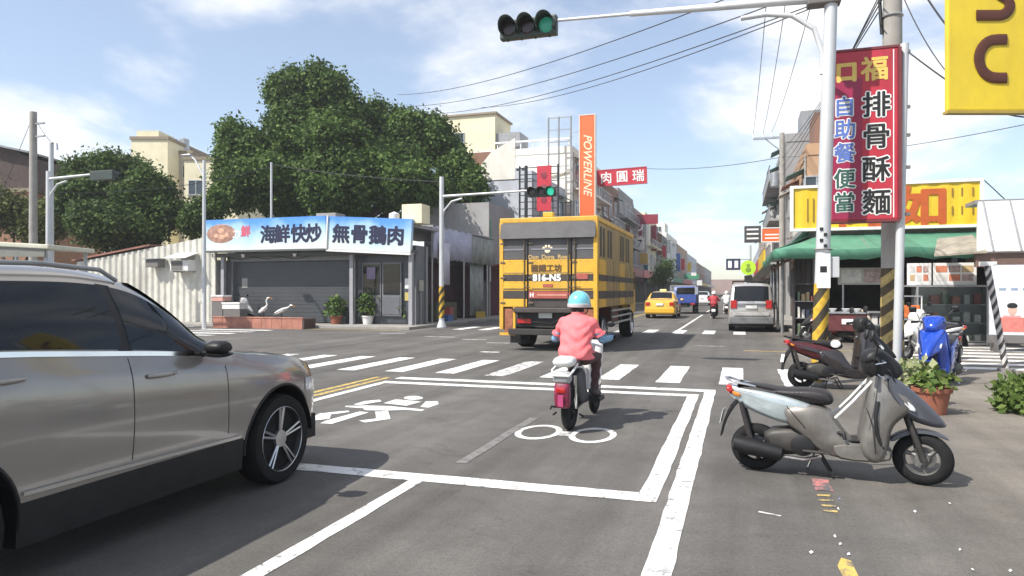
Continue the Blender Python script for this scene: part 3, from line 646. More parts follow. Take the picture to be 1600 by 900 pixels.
# blue flatbed lorry up the street
BLUEM = mat('truck_blue', (0.035, 0.075, 0.30), 0.45, var=0.15, dirt=0.3)
bl = thing('flatbed_lorry', 'blue stake bed lorry ahead of the yellow taxi', 'truck', (-3.55, 47.6, 0))
MB().b(-0.86, 0.86, 0.0, 3.1, 0.72, 0.88).build('bed', BLUEM, bl)
MB().b(-0.86, 0.86, -0.02, 0.04, 0.80, 1.28).build('tailgate', BLUEM, bl, bevel=0.01)
for s in (-1, 1):
    MB().b(s * 0.82, s * 0.86, 0.04, 3.1, 0.85, 1.28).build('side_gate', BLUEM, bl)
    for y in (0.1, 1.1, 2.1, 3.0): MB().b(s * 0.78, s * 0.82, y, y + 0.04, 1.28, 1.85).build('stake', mat('stake_grey', (0.4, 0.42, 0.44), 0.5), bl)
    make_wheel(bl, s * 0.70, 0.9, 0.31, 0.2, s); make_wheel(bl, s * 0.70, 3.8, 0.31, 0.2, s)
    MB().b(s * 0.5, s * 0.78, -0.03, 0.02, 0.62, 0.72).build('tail_light', REDL, bl)
MB().tube([(-0.8, 0.12, 1.85), (0.8, 0.12, 1.85), (0.8, 3.05, 1.85), (-0.8, 3.05, 1.85), (-0.8, 0.12, 1.85)], 0.025, 6).build('top_rail', mat('stake_grey', (0.4, 0.42, 0.44), 0.5), bl)
MB().puff([(3.2, 0.5), (4.5, 0.5), (4.55, 1.1), (4.25, 1.85), (3.2, 1.9)], 0.80, 0.05).build('cab', BLUEM, bl, smooth=40)
MB().b(-0.62, 0.62, 3.18, 3.21, 1.3, 1.75).build('cab_rear_window', GLASS, bl)
MB().b(-0.3, 0.3, 0.1, 3.2, 0.45, 0.72).build('chassis', LB, bl)

# ---------------------------------------------------------------- scooters
SEATM = mat('seat_vinyl', (0.02, 0.017, 0.018), 0.45, var=0.25, scale=10, bump=0.15)
ENGM = mat('engine_grey', (0.055, 0.052, 0.05), 0.55, 0.4, var=0.3, scale=9, dirt=0.4)
def scooter_wheel(parent, y, r, w, spokes=3, steer=0.0, name='wheel', rimm=None):
    o = bpy.data.objects.new(name, None); col.objects.link(o); o.parent = parent; o.location = (0, y, r); o.rotation_euler = (0, 0, steer)
    MB().lathe([(r * 0.60, -w * 0.42), (r * 0.74, -w * 0.5), (r * 0.90, -w * 0.42), (r * 0.985, -w * 0.2), (r, 0), (r * 0.985, w * 0.2), (r * 0.90, w * 0.42), (r * 0.74, w * 0.5), (r * 0.60, w * 0.42)], 40, axis='X', cap=False).build('tyre', RUB, o, smooth=50)
    rm = MB().lathe([(r * 0.64, -w * 0.4), (r * 0.60, -w * 0.36), (r * 0.56, -w * 0.2), (r * 0.56, w * 0.2), (r * 0.60, w * 0.36), (r * 0.64, w * 0.4)], 32, axis='X', cap=False)
    rm.build('rim', rimm or ALLOY, o, smooth=50)
    h = MB().lathe([(0.001, -w * 0.45), (0.05, -w * 0.45), (0.06, 0), (0.05, w * 0.45), (0.001, w * 0.45)], 16, axis='X')
    for k in range(spokes):
        a = 2 * math.pi * k / spokes + 0.6
        h.tube([(0, 0.04 * math.cos(a), 0.04 * math.sin(a)), (0, 0.35 * r * math.cos(a), 0.35 * r * math.sin(a)), (0, 0.6 * r * math.cos(a + 0.12), 0.6 * r * math.sin(a + 0.12))], [0.024, 0.016, 0.02], 8)
    h.build('hub', rimm or ALLOY, o, smooth=50)
    MB().lathe([(r * 0.40, -w * 0.5), (r * 0.42, -w * 0.47), (r * 0.2, -w * 0.47), (r * 0.2, -w * 0.5)], 28, axis='X').build('brake_disc', mat('disc_steel', (0.35, 0.34, 0.33), 0.35, 0.9), o)
    return o
def make_scooter(label, loc, rz, C1, C2, C3=None, lean=0.0, steer=0.0, mirrors=True, bars=False, seatcol=None, group=None, name='scooter'):
    """C1 tail panels, C2 front apron, C3 nose; origin under the rear axle, forward is +Y"""
    C3 = C3 or C2
    o = thing(name, label, 'scooter', loc, rz, group); o.rotation_euler = (0, lean, rz)
    r = 0.205; WB = 1.22
    scooter_wheel(o, 0, r, 0.105, 3, rimm=DARKALLOY); scooter_wheel(o, WB, r + 0.008, 0.10, 3, steer, rimm=mat('dusty_alloy', (0.16, 0.155, 0.15), 0.5, 0.5, var=0.3, scale=12))
    tw = lambda y, z: max(0.35, min(1, 0.52 + 0.85 * (y + 0.30)))
    tail = MB().puff([(-0.30, 0.735), (-0.22, 0.765), (0.10, 0.72), (0.42, 0.64), (0.50, 0.55), (0.44, 0.45), (0.28, 0.42), (0.06, 0.475), (-0.18, 0.595), (-0.29, 0.665)], 0.158, 0.045, tw, 2).build('tail_panel', C1, o, smooth=55)
    MB().puff([(0.20, 0.60), (0.44, 0.63), (0.57, 0.58), (0.63, 0.46), (0.72, 0.34), (0.82, 0.28), (0.80, 0.18), (0.62, 0.17), (0.48, 0.22), (0.34, 0.36), (0.22, 0.44)], 0.162, 0.03, None, 2).build('under_seat_panel', C2, o, smooth=55)
    MB().puff([(-0.20, 0.765), (0.0, 0.775), (0.22, 0.74), (0.42, 0.755), (0.56, 0.735), (0.605, 0.66), (0.56, 0.60), (0.36, 0.62), (0.10, 0.68), (-0.16, 0.735)], 0.135, 0.04, lambda y, z: 0.72 + 0.30 * min(1, max(0, (y + 0.2) / 0.5)), 2).build('seat', seatcol or SEATM, o, smooth=60)
    MB().tube([(0.10, 0.02, 0.74), (0.115, -0.18, 0.775), (0.09, -0.30, 0.80), (0, -0.33, 0.805), (-0.09, -0.30, 0.80), (-0.115, -0.18, 0.775), (-0.10, 0.02, 0.74)], 0.011, 8).build('grab_rail', CHROME if bars else BLACKP, o, smooth=60)
    MB().puff([(-0.325, 0.745), (-0.25, 0.755), (-0.20, 0.70), (-0.24, 0.655), (-0.31, 0.675)], 0.118, 0.03, None, 1).build('tail_light', REDL, o, smooth=55)
    for s in (-1, 1): MB().puff([(-0.24, 0.70), (-0.13, 0.675), (-0.14, 0.645), (-0.22, 0.66)], 0.012, 0.008, None, 1, x0=s * 0.108).build('rear_indicator', ORANGEL, o, smooth=55)
    # floor, apron, nose
    MB().puff([(0.58, 0.33), (0.95, 0.34), (1.02, 0.26), (0.98, 0.17), (0.66, 0.155), (0.56, 0.22)], 0.175, 0.03, None, 1).build('footboard', C2, o, smooth=50)
    MB().puff([(0.62, 0.345), (0.93, 0.352), (0.95, 0.33), (0.60, 0.325)], 0.16, 0.008, None, 1).build('foot_mat', BLACKP, o)
    fw = lambda y, z: 1.0 - 0.62 * max(0, (y - 1.0) / 0.40) ** 1.1 - 0.25 * max(0, (z - 0.75) / 0.2)
    MB().puff([(0.86, 0.93), (0.95, 0.92), (1.06, 0.80), (1.20, 0.64), (1.08, 0.55), (1.00, 0.46), (0.985, 0.30), (0.94, 0.17), (0.84, 0.155), (0.75, 0.26), (0.77, 0.42), (0.80, 0.60), (0.82, 0.78)], 0.215, 0.055, fw, 2).build('front_apron', C2, o, smooth=55)
    MB().puff([(0.93, 0.925), (1.02, 0.89), (1.22, 0.71), (1.37, 0.53), (1.385, 0.475), (1.27, 0.475), (1.10, 0.54), (1.00, 0.64), (0.93, 0.80)], 0.195, 0.05, lambda y, z: 1.0 - 0.72 * max(0, (y - 0.98) / 0.40), 2).build('nose_cowl', C3, o, smooth=55)
    for s in (-1, 1):
        MB().tube([(s * 0.165, 0.90, 0.90), (s * 0.172, 1.00, 0.80), (s * 0.158, 1.08, 0.71)], 0.006, 6).build('nose_trim', CHROME, o)
        MB().puff([(1.05, 0.66), (1.15, 0.60), (1.16, 0.64), (1.08, 0.71)], 0.012, 0.008, None, 1, x0=s * 0.155).build('front_indicator', CLEARL, o, smooth=50)
        MB().tube([(s * 0.075, 1.10, 0.60), (s * 0.078, 1.20, 0.26), (s * 0.07, WB, r)], [0.024, 0.024, 0.028], 10).build('fork_leg', ENGM, o, smooth=50)
    MB().puff([(0.98, 0.36), (1.08, 0.44), (1.22, 0.462), (1.36, 0.43), (1.41, 0.37), (1.33, 0.40), (1.22, 0.425), (1.10, 0.40), (1.01, 0.33)], 0.062, 0.006, None, 2).build('front_mudguard', C3, o, smooth=55)
    # head set
    hs = MB().puff([(0.78, 1.04), (0.84, 1.11), (0.93, 1.115), (1.03, 1.03), (1.10, 0.94), (1.06, 0.85), (0.90, 0.83), (0.79, 0.90)], 0.165, 0.05, lambda y, z: 1.0 - 0.5 * max(0, (y - 0.9) / 0.2), 2).build('handlebar_cowl', BLACKP if bars else C3, o, smooth=55)
    MB().puff([(0.985, 0.905), (1.055, 0.925), (1.07, 0.955), (1.03, 0.995), (0.985, 0.985)], 0.088, 0.03, None, 1).build('headlight', CLEARL, hs, smooth=55)
    for s in (-1, 1):
        MB().tube([(s * 0.13, 0.90, 1.00), (s * 0.22, 0.86, 1.02), (s * 0.34, 0.79, 1.01)], 0.013, 8).build('handlebar', BLACKP, hs)
        MB().tube([(s * 0.23, 0.856, 1.02), (s * 0.345, 0.787, 1.01)], 0.019, 10).build('grip', RUB, hs)
        MB().tube([(s * 0.17, 0.93, 1.015), (s * 0.21, 0.95, 1.0), (s * 0.33, 0.87, 0.99)], 0.006, 6).build('brake_lever', CHROME, hs)
        if mirrors:
            MB().tube([(s * 0.19, 0.88, 1.03), (s * 0.22, 0.90, 1.13), (s * 0.29, 0.86, 1.21)], 0.006, 6).build('mirror_stem', BLACKP, hs)
            MB().puff([(0.83, 1.17), (0.855, 1.165), (0.875, 1.225), (0.87, 1.26), (0.85, 1.265), (0.83, 1.23)], 0.055, 0.01, None, 1, x0=s * 0.30).build('mirror', BLACKP, hs, smooth=55)
    for s in (-1, 1):
        MB().tube([(s * 0.17, 0.90, 1.0), (s * 0.20, 0.98, 0.93), (s * 0.12, 1.08, 0.70), (s * 0.09, 1.18, 0.40), (s * 0.06, WB, 0.28)], 0.006, 6).build('brake_cable', BLACKP, o)
        MB().tube([(s * 0.163, 0.24, 0.60), (s * 0.168, 0.30, 0.52), (s * 0.166, 0.38, 0.42)], 0.0035, 5).build('panel_seam', INKBLACK, o)
        MB().tube([(s * 0.212, 0.82, 0.62), (s * 0.222, 0.86, 0.48), (s * 0.216, 0.88, 0.26)], 0.0035, 5).build('panel_seam', INKBLACK, o)
        if not bars: MB().puff([(-0.10, 0.665), (0.14, 0.615), (0.30, 0.555), (0.28, 0.535), (0.10, 0.585), (-0.10, 0.645)], 0.004, 0.004, None, 1, x0=s * 0.150).build('side_decal', mat('decal_dark', (0.05, 0.05, 0.06), 0.4), o)
        MB().puff([(0.36, 0.245), (0.56, 0.235), (0.57, 0.215), (0.36, 0.22)], 0.03, 0.008, None, 1, x0=s * 0.185).build('pillion_peg', ENGM, o)
    MB().tube([(-0.17, 0.10, 0.20), (-0.20, 0.02, 0.17), (-0.21, -0.06, 0.20)], 0.010, 6).build('kick_starter', CHROME, o)
    MB().lathe([(0.001, 0.0), (0.014, 0.0), (0.014, 0.01), (0.001, 0.012)], 10, (0.05, 0.80, 0.80), 'X').build('key_lock', CHROME, o)
    # engine, drive case, exhaust, shock, stands
    MB().puff([(-0.09, 0.26), (0.10, 0.33), (0.34, 0.30), (0.44, 0.24), (0.40, 0.16), (0.16, 0.12), (-0.06, 0.14), (-0.10, 0.2)], 0.045, 0.03, None, 2, x0=-0.115).build('drive_case', ENGM, o, smooth=50)
    MB().puff([(0.06, 0.38), (0.34, 0.42), (0.48, 0.34), (0.52, 0.24), (0.40, 0.17), (0.14, 0.17), (0.06, 0.26)], 0.115, 0.05, None, 1).build('engine', ENGM, o, smooth=45)
    MB().lathe([(0.05, 0.118), (0.085, 0.128), (0.09, 0.16), (0.055, 0.172), (0.001, 0.172)], 20, (0, 0.36, 0.27), 'X').build('fan_cover', BLACKP, o, smooth=50)
    MB().tube([(0.10, 0.50, 0.18), (0.135, 0.36, 0.145), (0.14, 0.18, 0.16)], 0.016, 8).build('exhaust_pipe', mat('worn_steel', (0.42, 0.4, 0.38), 0.35, 0.9, var=0.25, scale=14), o, smooth=50)
    MB().tube([(0.135, 0.22, 0.17), (0.135, 0.20, 0.18), (0.14, -0.06, 0.225), (0.14, -0.20, 0.25), (0.14, -0.215, 0.254)], [0.025, 0.06, 0.075, 0.07, 0.03], 14).build('silencer', BLACKP, o, smooth=50)
    for s in (-1, 1): MB().tube([(s * 0.10, -0.03, 0.24), (s * 0.10, -0.13, 0.60)], 0.026, 10).build('shock_absorber', mat('spring_dark', (0.03, 0.025, 0.025), 0.4), o)
    MB().puff([(-0.20, 0.62), (-0.28, 0.55), (-0.36, 0.40), (-0.39, 0.28), (-0.37, 0.28), (-0.33, 0.40), (-0.24, 0.52), (-0.15, 0.60)], 0.085, 0.01, None, 1).build('rear_mudguard', BLACKP, o, smooth=50)
    MB().add([(-0.10, -0.352, 0.52), (0.10, -0.352, 0.52), (0.10, -0.39, 0.40), (-0.10, -0.39, 0.40), (-0.10, -0.346, 0.522), (0.10, -0.346, 0.522), (0.10, -0.384, 0.402), (-0.10, -0.384, 0.402)], [(0, 1, 2, 3), (4, 7, 6, 5), (0, 4, 5, 1), (2, 6, 7, 3), (0, 3, 7, 4), (1, 5, 6, 2)]).build('number_plate', PLATE, o)
    MB().tube([(-0.16, 0.46, 0.19), (-0.19, 0.40, 0.02), (-0.21, 0.39, 0.004)], 0.010, 6).build('side_stand', CHROME, o)
    MB().tube([(0.09, 0.50, 0.17), (0.10, 0.58, 0.02), (-0.10, 0.58, 0.02), (-0.09, 0.50, 0.17)], 0.010, 6).build('centre_stand', BLACKP, o)
    for ch in o.children:                    # keep the tail overhang short
        if ch.type == 'MESH':
            for v in ch.data.vertices:
                if v.co.y < -0.10: v.co.y = -0.10 + (v.co.y + 0.10) * 0.66
    return o
SILV = mat('scooter_silver_blue', (0.47, 0.53, 0.545), 0.26, 0.4, var=0.12, scale=6, coat=0.6, dirt=0.4); SGREY = mat('scooter_dusty_grey', (0.20, 0.188, 0.172), 0.4, 0.4, var=0.25, scale=7, dirt=0.75)
SNAVY = mat('scooter_dull_navy', (0.10, 0.105, 0.125), 0.4, 0.3, var=0.15, dirt=0.2)
pa, pb = GP(1182, 733), GP(1437, 757); dv = pb - pa
sil = make_scooter('dusty silver scooter with black seat parked on the shoulder', (pa.x, pa.y, 0), math.atan2(-dv.x, dv.y), SILV, SGREY, SNAVY, lean=R(-2.0), steer=R(-14), bars=True)
sil.scale = (1, 1, 0.945)
for s, z in ((1, 0.0), (-1, 0.0)):
    MB().tube([(s * 0.165, 0.60, 0.52), (s * 0.175, 0.72, 0.66), (s * 0.165, 0.86, 0.84)], 0.013, 8).build('crash_bar', mat('highlight_bar', (0.75, 0.75, 0.74), 0.3, 0.3), sil, smooth=60)  # highlights on the rails are put into the white colour
MB().tube([(0.19, 0.90, 0.68), (0.215, 0.88, 0.55), (0.215, 0.89, 0.42), (0.20, 0.93, 0.30)], 0.014, 8).build('hanging_strap', BLACKP, sil, smooth=60)
MB().tube([(0.16, 0.62, 0.40), (0.185, 0.66, 0.40), (0.19, 0.67, 0.35)], 0.014, 8).build('bag_hook', BLACKP, sil, smooth=60)
MAR = mat('scooter_maroon', (0.085, 0.012, 0.015), 0.25, 0.2, var=0.15, coat=0.8)
pr = GP(1252, 606)
mr_ = make_scooter('dark maroon and black scooter parked behind the silver scooter', (pr.x, pr.y - 0.05, 0), R(-80), MAR, mat('scooter_black', (0.022, 0.018, 0.02), 0.3, coat=0.5, dirt=0.2), BLACKP, lean=R(-3), steer=R(10))
MB().ell((0, 0, 0), (0.012, 0.075, 0.06), 14, 8).build('seat_sticker', INKWHITE, mr_, loc=(0.135, 0.47, 0.69))
BLU = mat('scooter_blue', (0.01, 0.06, 0.42), 0.18, 0.15, var=0.1, coat=1.0)
pbz = GP(1478, 606)
make_scooter('bright blue scooter facing the road beside the potted plant', (pbz.x + 0.33, pbz.y + 1.0, 0), R(152), BLU, BLU, BLU, lean=R(2), steer=R(8))
WSC = mat('scooter_white', (0.70, 0.69, 0.66), 0.3, var=0.08, coat=0.6)
make_scooter('white scooter standing behind the blue scooter', (4.5, 17.7, 0), R(118), WSC, WSC, WSC, lean=R(2), steer=R(5))
make_scooter('black scooter parked at the shop front under the awning', (3.1, 22.7, 0), R(100), BLACKP, mat('scooter_red', (0.3, 0.03, 0.03), 0.3, coat=0.6), BLACKP, lean=R(2))

# ---------------------------------------------------------------- people
def capsule(mb, a, b, ra, rb, n=12):
    a, b = Vector(a), Vector(b); d = (b - a).normalized(); pts, rs = [], []
    for i in range(5):
        t = -math.pi / 2 + math.pi / 2 * i / 4; pts.append(a + d * ra * math.sin(t)); rs.append(max(ra * math.cos(t), 0.002))
    for i in range(1, 5):
        t = math.pi / 2 * i / 4; pts.append(b + d * rb * math.sin(t)); rs.append(max(rb * math.cos(t), 0.002))
    mb.tube(pts, rs, n)
def remesh(mb, vox, smooth_it=4):
    me = mb.mesh('tmp'); o = bpy.data.objects.new('tmp', me); col.objects.link(o)
    m = o.modifiers.new('r', 'REMESH'); m.mode = 'VOXEL'; m.voxel_size = vox
    s = o.modifiers.new('s', 'SMOOTH'); s.factor = 0.5; s.iterations = smooth_it
    bpy.context.view_layer.update()
    r = bpy.data.meshes.new_from_object(o.evaluated_get(bpy.context.evaluated_depsgraph_get())); bpy.data.objects.remove(o); bpy.data.meshes.remove(me)
    r.shade_smooth(); return r
SKIN = mat('skin', (0.42, 0.26, 0.18), 0.55, var=0.1)
def make_rider(label, loc, rz, mats_, vox=0.011, helmet_m=None, helmet2=None, hunch=0.0):
    """seated rider; origin on the ground under the saddle's rear wheel; mats_: shirt, sleeve, trousers, shoe"""
    o = thing('person', label, 'person', loc, rz)
    mb = MB()
    rings = []
    for (y, z, rx, ry) in ((0.26, 0.70, 0.13, 0.11), (0.26, 0.76, 0.178, 0.135), (0.26, 0.84, 0.19, 0.135), (0.28, 0.94, 0.178, 0.118), (0.31, 1.04, 0.188, 0.118), (0.345, 1.13, 0.200, 0.115), (0.365, 1.19, 0.185, 0.098), (0.375, 1.225, 0.12, 0.075), (0.385, 1.25, 0.06, 0.058)):
        rings.append([(rx * math.copysign(abs(math.cos(a)) ** 0.85, math.cos(a)), y + ry * math.sin(a), z) for a in [2 * math.pi * k / 20 for k in range(20)]])
    mb.loft(rings)
    capsule(mb, (0, 0.385, 1.22), (0, 0.41, 1.32), 0.055, 0.055)
    mb.ell((0, 0.43, 1.355), (0.073, 0.092, 0.105), 16, 10); mb.ell((0, 0.52, 1.335), (0.012, 0.02, 0.02))
    for s in (-1, 1):
        mb.ell((s * 0.076, 0.42, 1.35), (0.012, 0.022, 0.03))
        capsule(mb, (s * 0.160, 0.36, 1.145), (s * 0.272, 0.42, 0.965), 0.068, 0.054)          # upper arm in a loose sleeve
        capsule(mb, (s * 0.275, 0.42, 0.965), (s * 0.292, 0.66, 0.955), 0.046, 0.034)
        capsule(mb, (s * 0.292, 0.66, 0.955), (s * 0.292, 0.735, 0.965), 0.036, 0.034)          # palm
        for q in range(4): # fingers round the grip
            x = s * (0.262 + 0.02 * q); ln = (0.9, 1.0, 0.97, 0.8)[q]
            capsule(mb, (x, 0.745, 0.985), (x, 0.79, 0.985), 0.011, 0.010, 8); capsule(mb, (x, 0.79, 0.985), (x, 0.80, 0.985 - 0.036 * ln), 0.010, 0.009, 8)
        capsule(mb, (s * 0.262, 0.70, 0.955), (s * 0.240, 0.765, 0.945), 0.013, 0.011, 8)
        capsule(mb, (s * 0.085, 0.28, 0.765), (s * 0.145, 0.66, 0.74), 0.090, 0.066)            # thigh
        capsule(mb, (s * 0.145, 0.66, 0.74), (s * 0.135, 0.60, 0.36), 0.063, 0.046)             # shin
        capsule(mb, (s * 0.135, 0.59, 0.335), (s * 0.145, 0.74, 0.318), 0.043, 0.038)           # shoe
        capsule(mb, (s * 0.145, 0.60, 0.318), (s * 0.15, 0.75, 0.312), 0.034, 0.033)
    me = remesh(mb, vox)
    nv = len(me.vertices); co = np.empty(nv * 3); me.vertices.foreach_get('co', co); co = co.reshape(-1, 3); nr_ = np.empty(nv * 3); me.vertices.foreach_get('normal', nr_); nr_ = nr_.reshape(-1, 3)
    X_, Y_, Z_ = co.T                         # cloth folds: slanting creases over the back, rings on sleeves and trousers
    fold = np.sin(34 * Z_ + 16 * X_ + 2.2 * np.sin(13 * X_ + 5 * Z_)) * np.clip(np.sin(9 * X_ - 7 * Z_ + 1.0) + 0.35, 0, 1) + 0.7 * np.sin(52 * Z_ - 30 * np.abs(X_) + 1.7 * np.sin(20 * X_))
    wgt = np.where((Z_ > 0.40) & (Z_ < 1.20), 1.0, 0.0) * np.clip((1.20 - Z_) / 0.12, 0, 1)
    fl = np.clip((0.84 - Z_) / 0.10, 0, 1) * ((Z_ > 0.735) & (Y_ < 0.36)) * 0.016
    co += nr_ * (fold * wgt * 0.0075 + fl)[:, None]; me.vertices.foreach_set('co', co.ravel()); me.update()
    for m in list(mats_) + [SKIN]: me.materials.append(m)
    n = len(me.polygons); cc = np.empty(n * 3); me.polygons.foreach_get('center', cc); cc = cc.reshape(-1, 3)
    x, y, z = np.abs(cc[:, 0]), cc[:, 1], cc[:, 2]
    idx = np.zeros(n, int)
    arm = (x > 0.205) & (z > 0.88) & (z < 1.10); fore = (y > 0.49) & (x > 0.2) & (z > 0.85)
    idx[(arm & (z < 1.03)) | fore] = 1
    idx[(z < 0.80) & (y > 0.36) | (z < 0.745)] = 2
    idx[(z < 0.395)] = 3
    idx[(z > 1.245)] = 4
    me.polygons.foreach_set('material_index', idx.astype(np.int32)); me.update()
    link('body', me, None, o)
    MB().lathe([(0.062, 1.235), (0.078, 1.232), (0.074, 1.262), (0.066, 1.265)], 20, (0, 0.386, 0)).build('collar', mats_[0], o, smooth=50)
    MB().puff([(0.335, 1.27), (0.36, 1.38), (0.42, 1.40), (0.44, 1.30), (0.38, 1.262)], 0.068, 0.02, None, 1).build('hair', mat('dark_hair', (0.015, 0.012, 0.011), 0.6), o, smooth=50)
    for s in (-1, 1): MB().tube([(s * 0.168 + s * 0.095 * t, 0.355 + 0.055 * t, 1.19 - 0.205 * t) for t in (0.80, 0.9)], [0.064, 0.066], 16).build('sleeve_hem', mats_[0], o, smooth=50)
    # helmet with brim and rim
    hr = []
    for i in range(9):
        t = math.pi / 2 * i / 8; hr.append((0.128 * math.cos(t) + 0.002, 0.135 * math.sin(t)))
    prof = [(0.110, -0.055), (0.122, -0.05), (0.130, -0.02)] + [(a, b_) for a, b_ in hr]
    hm = MB().lathe(prof, 28); hm.v = [(q[0] * 0.98, q[1] * 1.12, q[2]) for q in hm.v]
    h = hm.build('helmet', helmet_m, o, smooth=50, loc=(0, 0.43, 1.372))
    rm = MB().lathe([(0.127, -0.056), (0.137, -0.05), (0.139, -0.018), (0.131, -0.012)], 28); rm.v = [(q[0] * 0.98, q[1] * 1.12, q[2]) for q in rm.v]
    rm.build('helmet_rim', helmet2 or helmet_m, h, smooth=50)
    MB().puff([(0.13, -0.02), (0.21, -0.035), (0.215, -0.045), (0.13, -0.045)], 0.09, 0.006).build('helmet_peak', helmet2 or helmet_m, h, smooth=50)
    for s in (-1, 1): MB().tube([(s * 0.11, 0.0, -0.05), (s * 0.085, 0.02, -0.11), (s * 0.03, 0.05, -0.145)], 0.006, 6).build('chin_strap', BLACKP, h)
    return o
PINK = mat('pink_shirt', (0.82, 0.17, 0.18), 0.75, var=0.12, scale=6, bump=1.0, bscale=7)
SLEEVE = mat('blue_arm_sleeve', (0.16, 0.30, 0.44), 0.7, var=0.5, scale=38); TROU = mat('brown_trousers', (0.075, 0.035, 0.035), 0.8, var=0.2); SHOE = mat('dark_shoe', (0.05, 0.035, 0.035), 0.6)
HELM = mat('turquoise_helmet', (0.16, 0.52, 0.60), 0.25, var=0.06, coat=0.8); HELM2 = mat('helmet_grey_rim', (0.48, 0.46, 0.46), 0.4)
pe = GP(889, 672)
RZ_E = R(-2.5)
make_rider('person in a pink shirt and turquoise helmet riding the white electric moped', (pe.x, pe.y, 0), RZ_E, (PINK, SLEEVE, TROU, SHOE), 0.009, HELM, HELM2)
# small electric moped under the pink rider
eb = thing('electric_moped', 'small white electric moped with a pink rear guard under the pink shirted rider', 'moped', (pe.x, pe.y, 0), RZ_E)
MAG = mat('magenta_panel', (0.20, 0.018, 0.05), 0.4, var=0.4, scale=14); EWH = mat('moped_white', (0.72, 0.72, 0.70), 0.35, var=0.08, dirt=0.2)
def spoke_wheel(parent, y, r, w):
    scooter_wheel(parent, y, r, w, 5, rimm=DARKALLOY)
spoke_wheel(eb, 0.03, 0.225, 0.095); spoke_wheel(eb, 1.16, 0.225, 0.07)
MB().puff([(-0.12, 0.74), (0.05, 0.78), (0.42, 0.74), (0.46, 0.68), (0.2, 0.66), (-0.1, 0.68)], 0.10, 0.03, None, 2).build('seat', SEATM, eb, smooth=55)
MB().puff([(-0.28, 0.80), (-0.12, 0.82), (-0.04, 0.80), (-0.06, 0.70), (-0.22, 0.69), (-0.29, 0.73)], 0.11, 0.04, None, 2).build('rear_box', EWH, eb, smooth=55)
MB().tube([(-0.10, -0.02, 0.72), (-0.115, -0.24, 0.67), (-0.09, -0.31, 0.62), (0.09, -0.31, 0.62), (0.115, -0.24, 0.67), (0.10, -0.02, 0.72)], 0.013, 8).build('rear_carrier', EWH, eb, smooth=50)
MB().puff([(-0.30, 0.66), (-0.20, 0.67), (-0.18, 0.55), (-0.30, 0.52)], 0.095, 0.03, None, 1).build('rear_cover', mat('moped_grey', (0.36, 0.36, 0.36), 0.45, var=0.1), eb, smooth=55)
MB().puff([(-0.31, 0.54), (-0.20, 0.55), (-0.18, 0.30), (-0.27, 0.26), (-0.31, 0.34)], 0.078, 0.02, None, 1).build('rear_guard', MAG, eb, smooth=55)
MB().puff([(-0.325, 0.50), (-0.30, 0.50), (-0.30, 0.44), (-0.325, 0.44)], 0.05, 0.006, None, 1).build('tail_light', REDL, eb, smooth=55)
MB().b(-0.03, 0.03, -0.33, -0.32, 0.30, 0.42).build('reflector', mat('pink_reflector', (0.42, 0.06, 0.16), 0.3), eb, bevel=0.01)
MB().puff([(-0.22, 0.45), (0.03, 0.49), (0.22, 0.42), (0.2, 0.39), (0.03, 0.46), (-0.2, 0.42)], 0.05, 0.006, None, 1).build('rear_mudguard', BLACKP, eb, smooth=55)
MB().puff([(0.05, 0.62), (0.40, 0.66), (0.46, 0.34), (0.86, 0.30), (0.86, 0.24), (0.40, 0.22), (0.20, 0.26), (0.08, 0.45)], 0.085, 0.03, None, 1).build('frame_cover', mat('moped_dark', (0.05, 0.05, 0.055), 0.5, var=0.2), eb, smooth=50)
for s in (-1, 1):
    MB().tube([(s * 0.06, 0.03, 0.225), (s * 0.07, 0.35, 0.27)], 0.018, 8).build('swing_arm', BLACKP, eb)
    MB().tube([(s * 0.065, 0.03, 0.235), (s * 0.075, -0.02, 0.60)], 0.018, 8).build('shock_absorber', CHROME, eb)
    MB().tube([(s * 0.055, 1.16, 0.225), (s * 0.06, 1.02, 0.62)], 0.018, 8).build('fork_leg', CHROME, eb)
    MB().b(s * 0.085, s * 0.21, 0.55, 0.80, 0.235, 0.285).build('footrest', BLACKP, eb, bevel=0.01)
    MB().tube([(0, 0.90, 0.93), (s * 0.16, 0.86, 0.97), (s * 0.345, 0.785, 0.965)], 0.014, 8).build('handlebar', BLACKP, eb)
    MB().tube([(s * 0.25, 0.815, 0.968), (s * 0.345, 0.785, 0.965)], 0.018, 8).build('grip', RUB, eb)
    MB().tube([(s * 0.2, 0.85, 0.97), (s * 0.24, 0.86, 1.08)], 0.006, 6).build('mirror_stem', BLACKP, eb); MB().ell((s * 0.27, 0.86, 1.11), (0.05, 0.012, 0.035), 12, 6).build('mirror', BLACKP, eb, smooth=50)
    MB().tube([(s * 0.13, -0.05, 0.19), (s * 0.17, -0.02, 0.16)], 0.012, 6).build('stand_foot', BLACKP, eb)
MB().tube([(-0.13, 0.0, 0.24), (-0.19, -0.03, 0.25), (-0.2, -0.03, 0.22)], 0.012, 6).build('passenger_peg', BLACKP, eb)
MB().tube([(0, 0.80, 0.34), (0, 0.90, 0.93)], 0.03, 10).build('steering_column', EWH, eb)
MB().puff([(0.90, 0.78), (0.98, 0.92), (1.06, 0.90), (1.05, 0.74), (0.98, 0.60), (0.92, 0.36), (0.86, 0.34)], 0.14, 0.04, None, 1).build('front_shield', EWH, eb, smooth=55)
MB().puff([(0.95, 0.43), (1.16, 0.485), (1.36, 0.40), (1.34, 0.37), (1.16, 0.455), (0.97, 0.40)], 0.05, 0.006, None, 1).build('front_mudguard', EWH, eb, smooth=55)
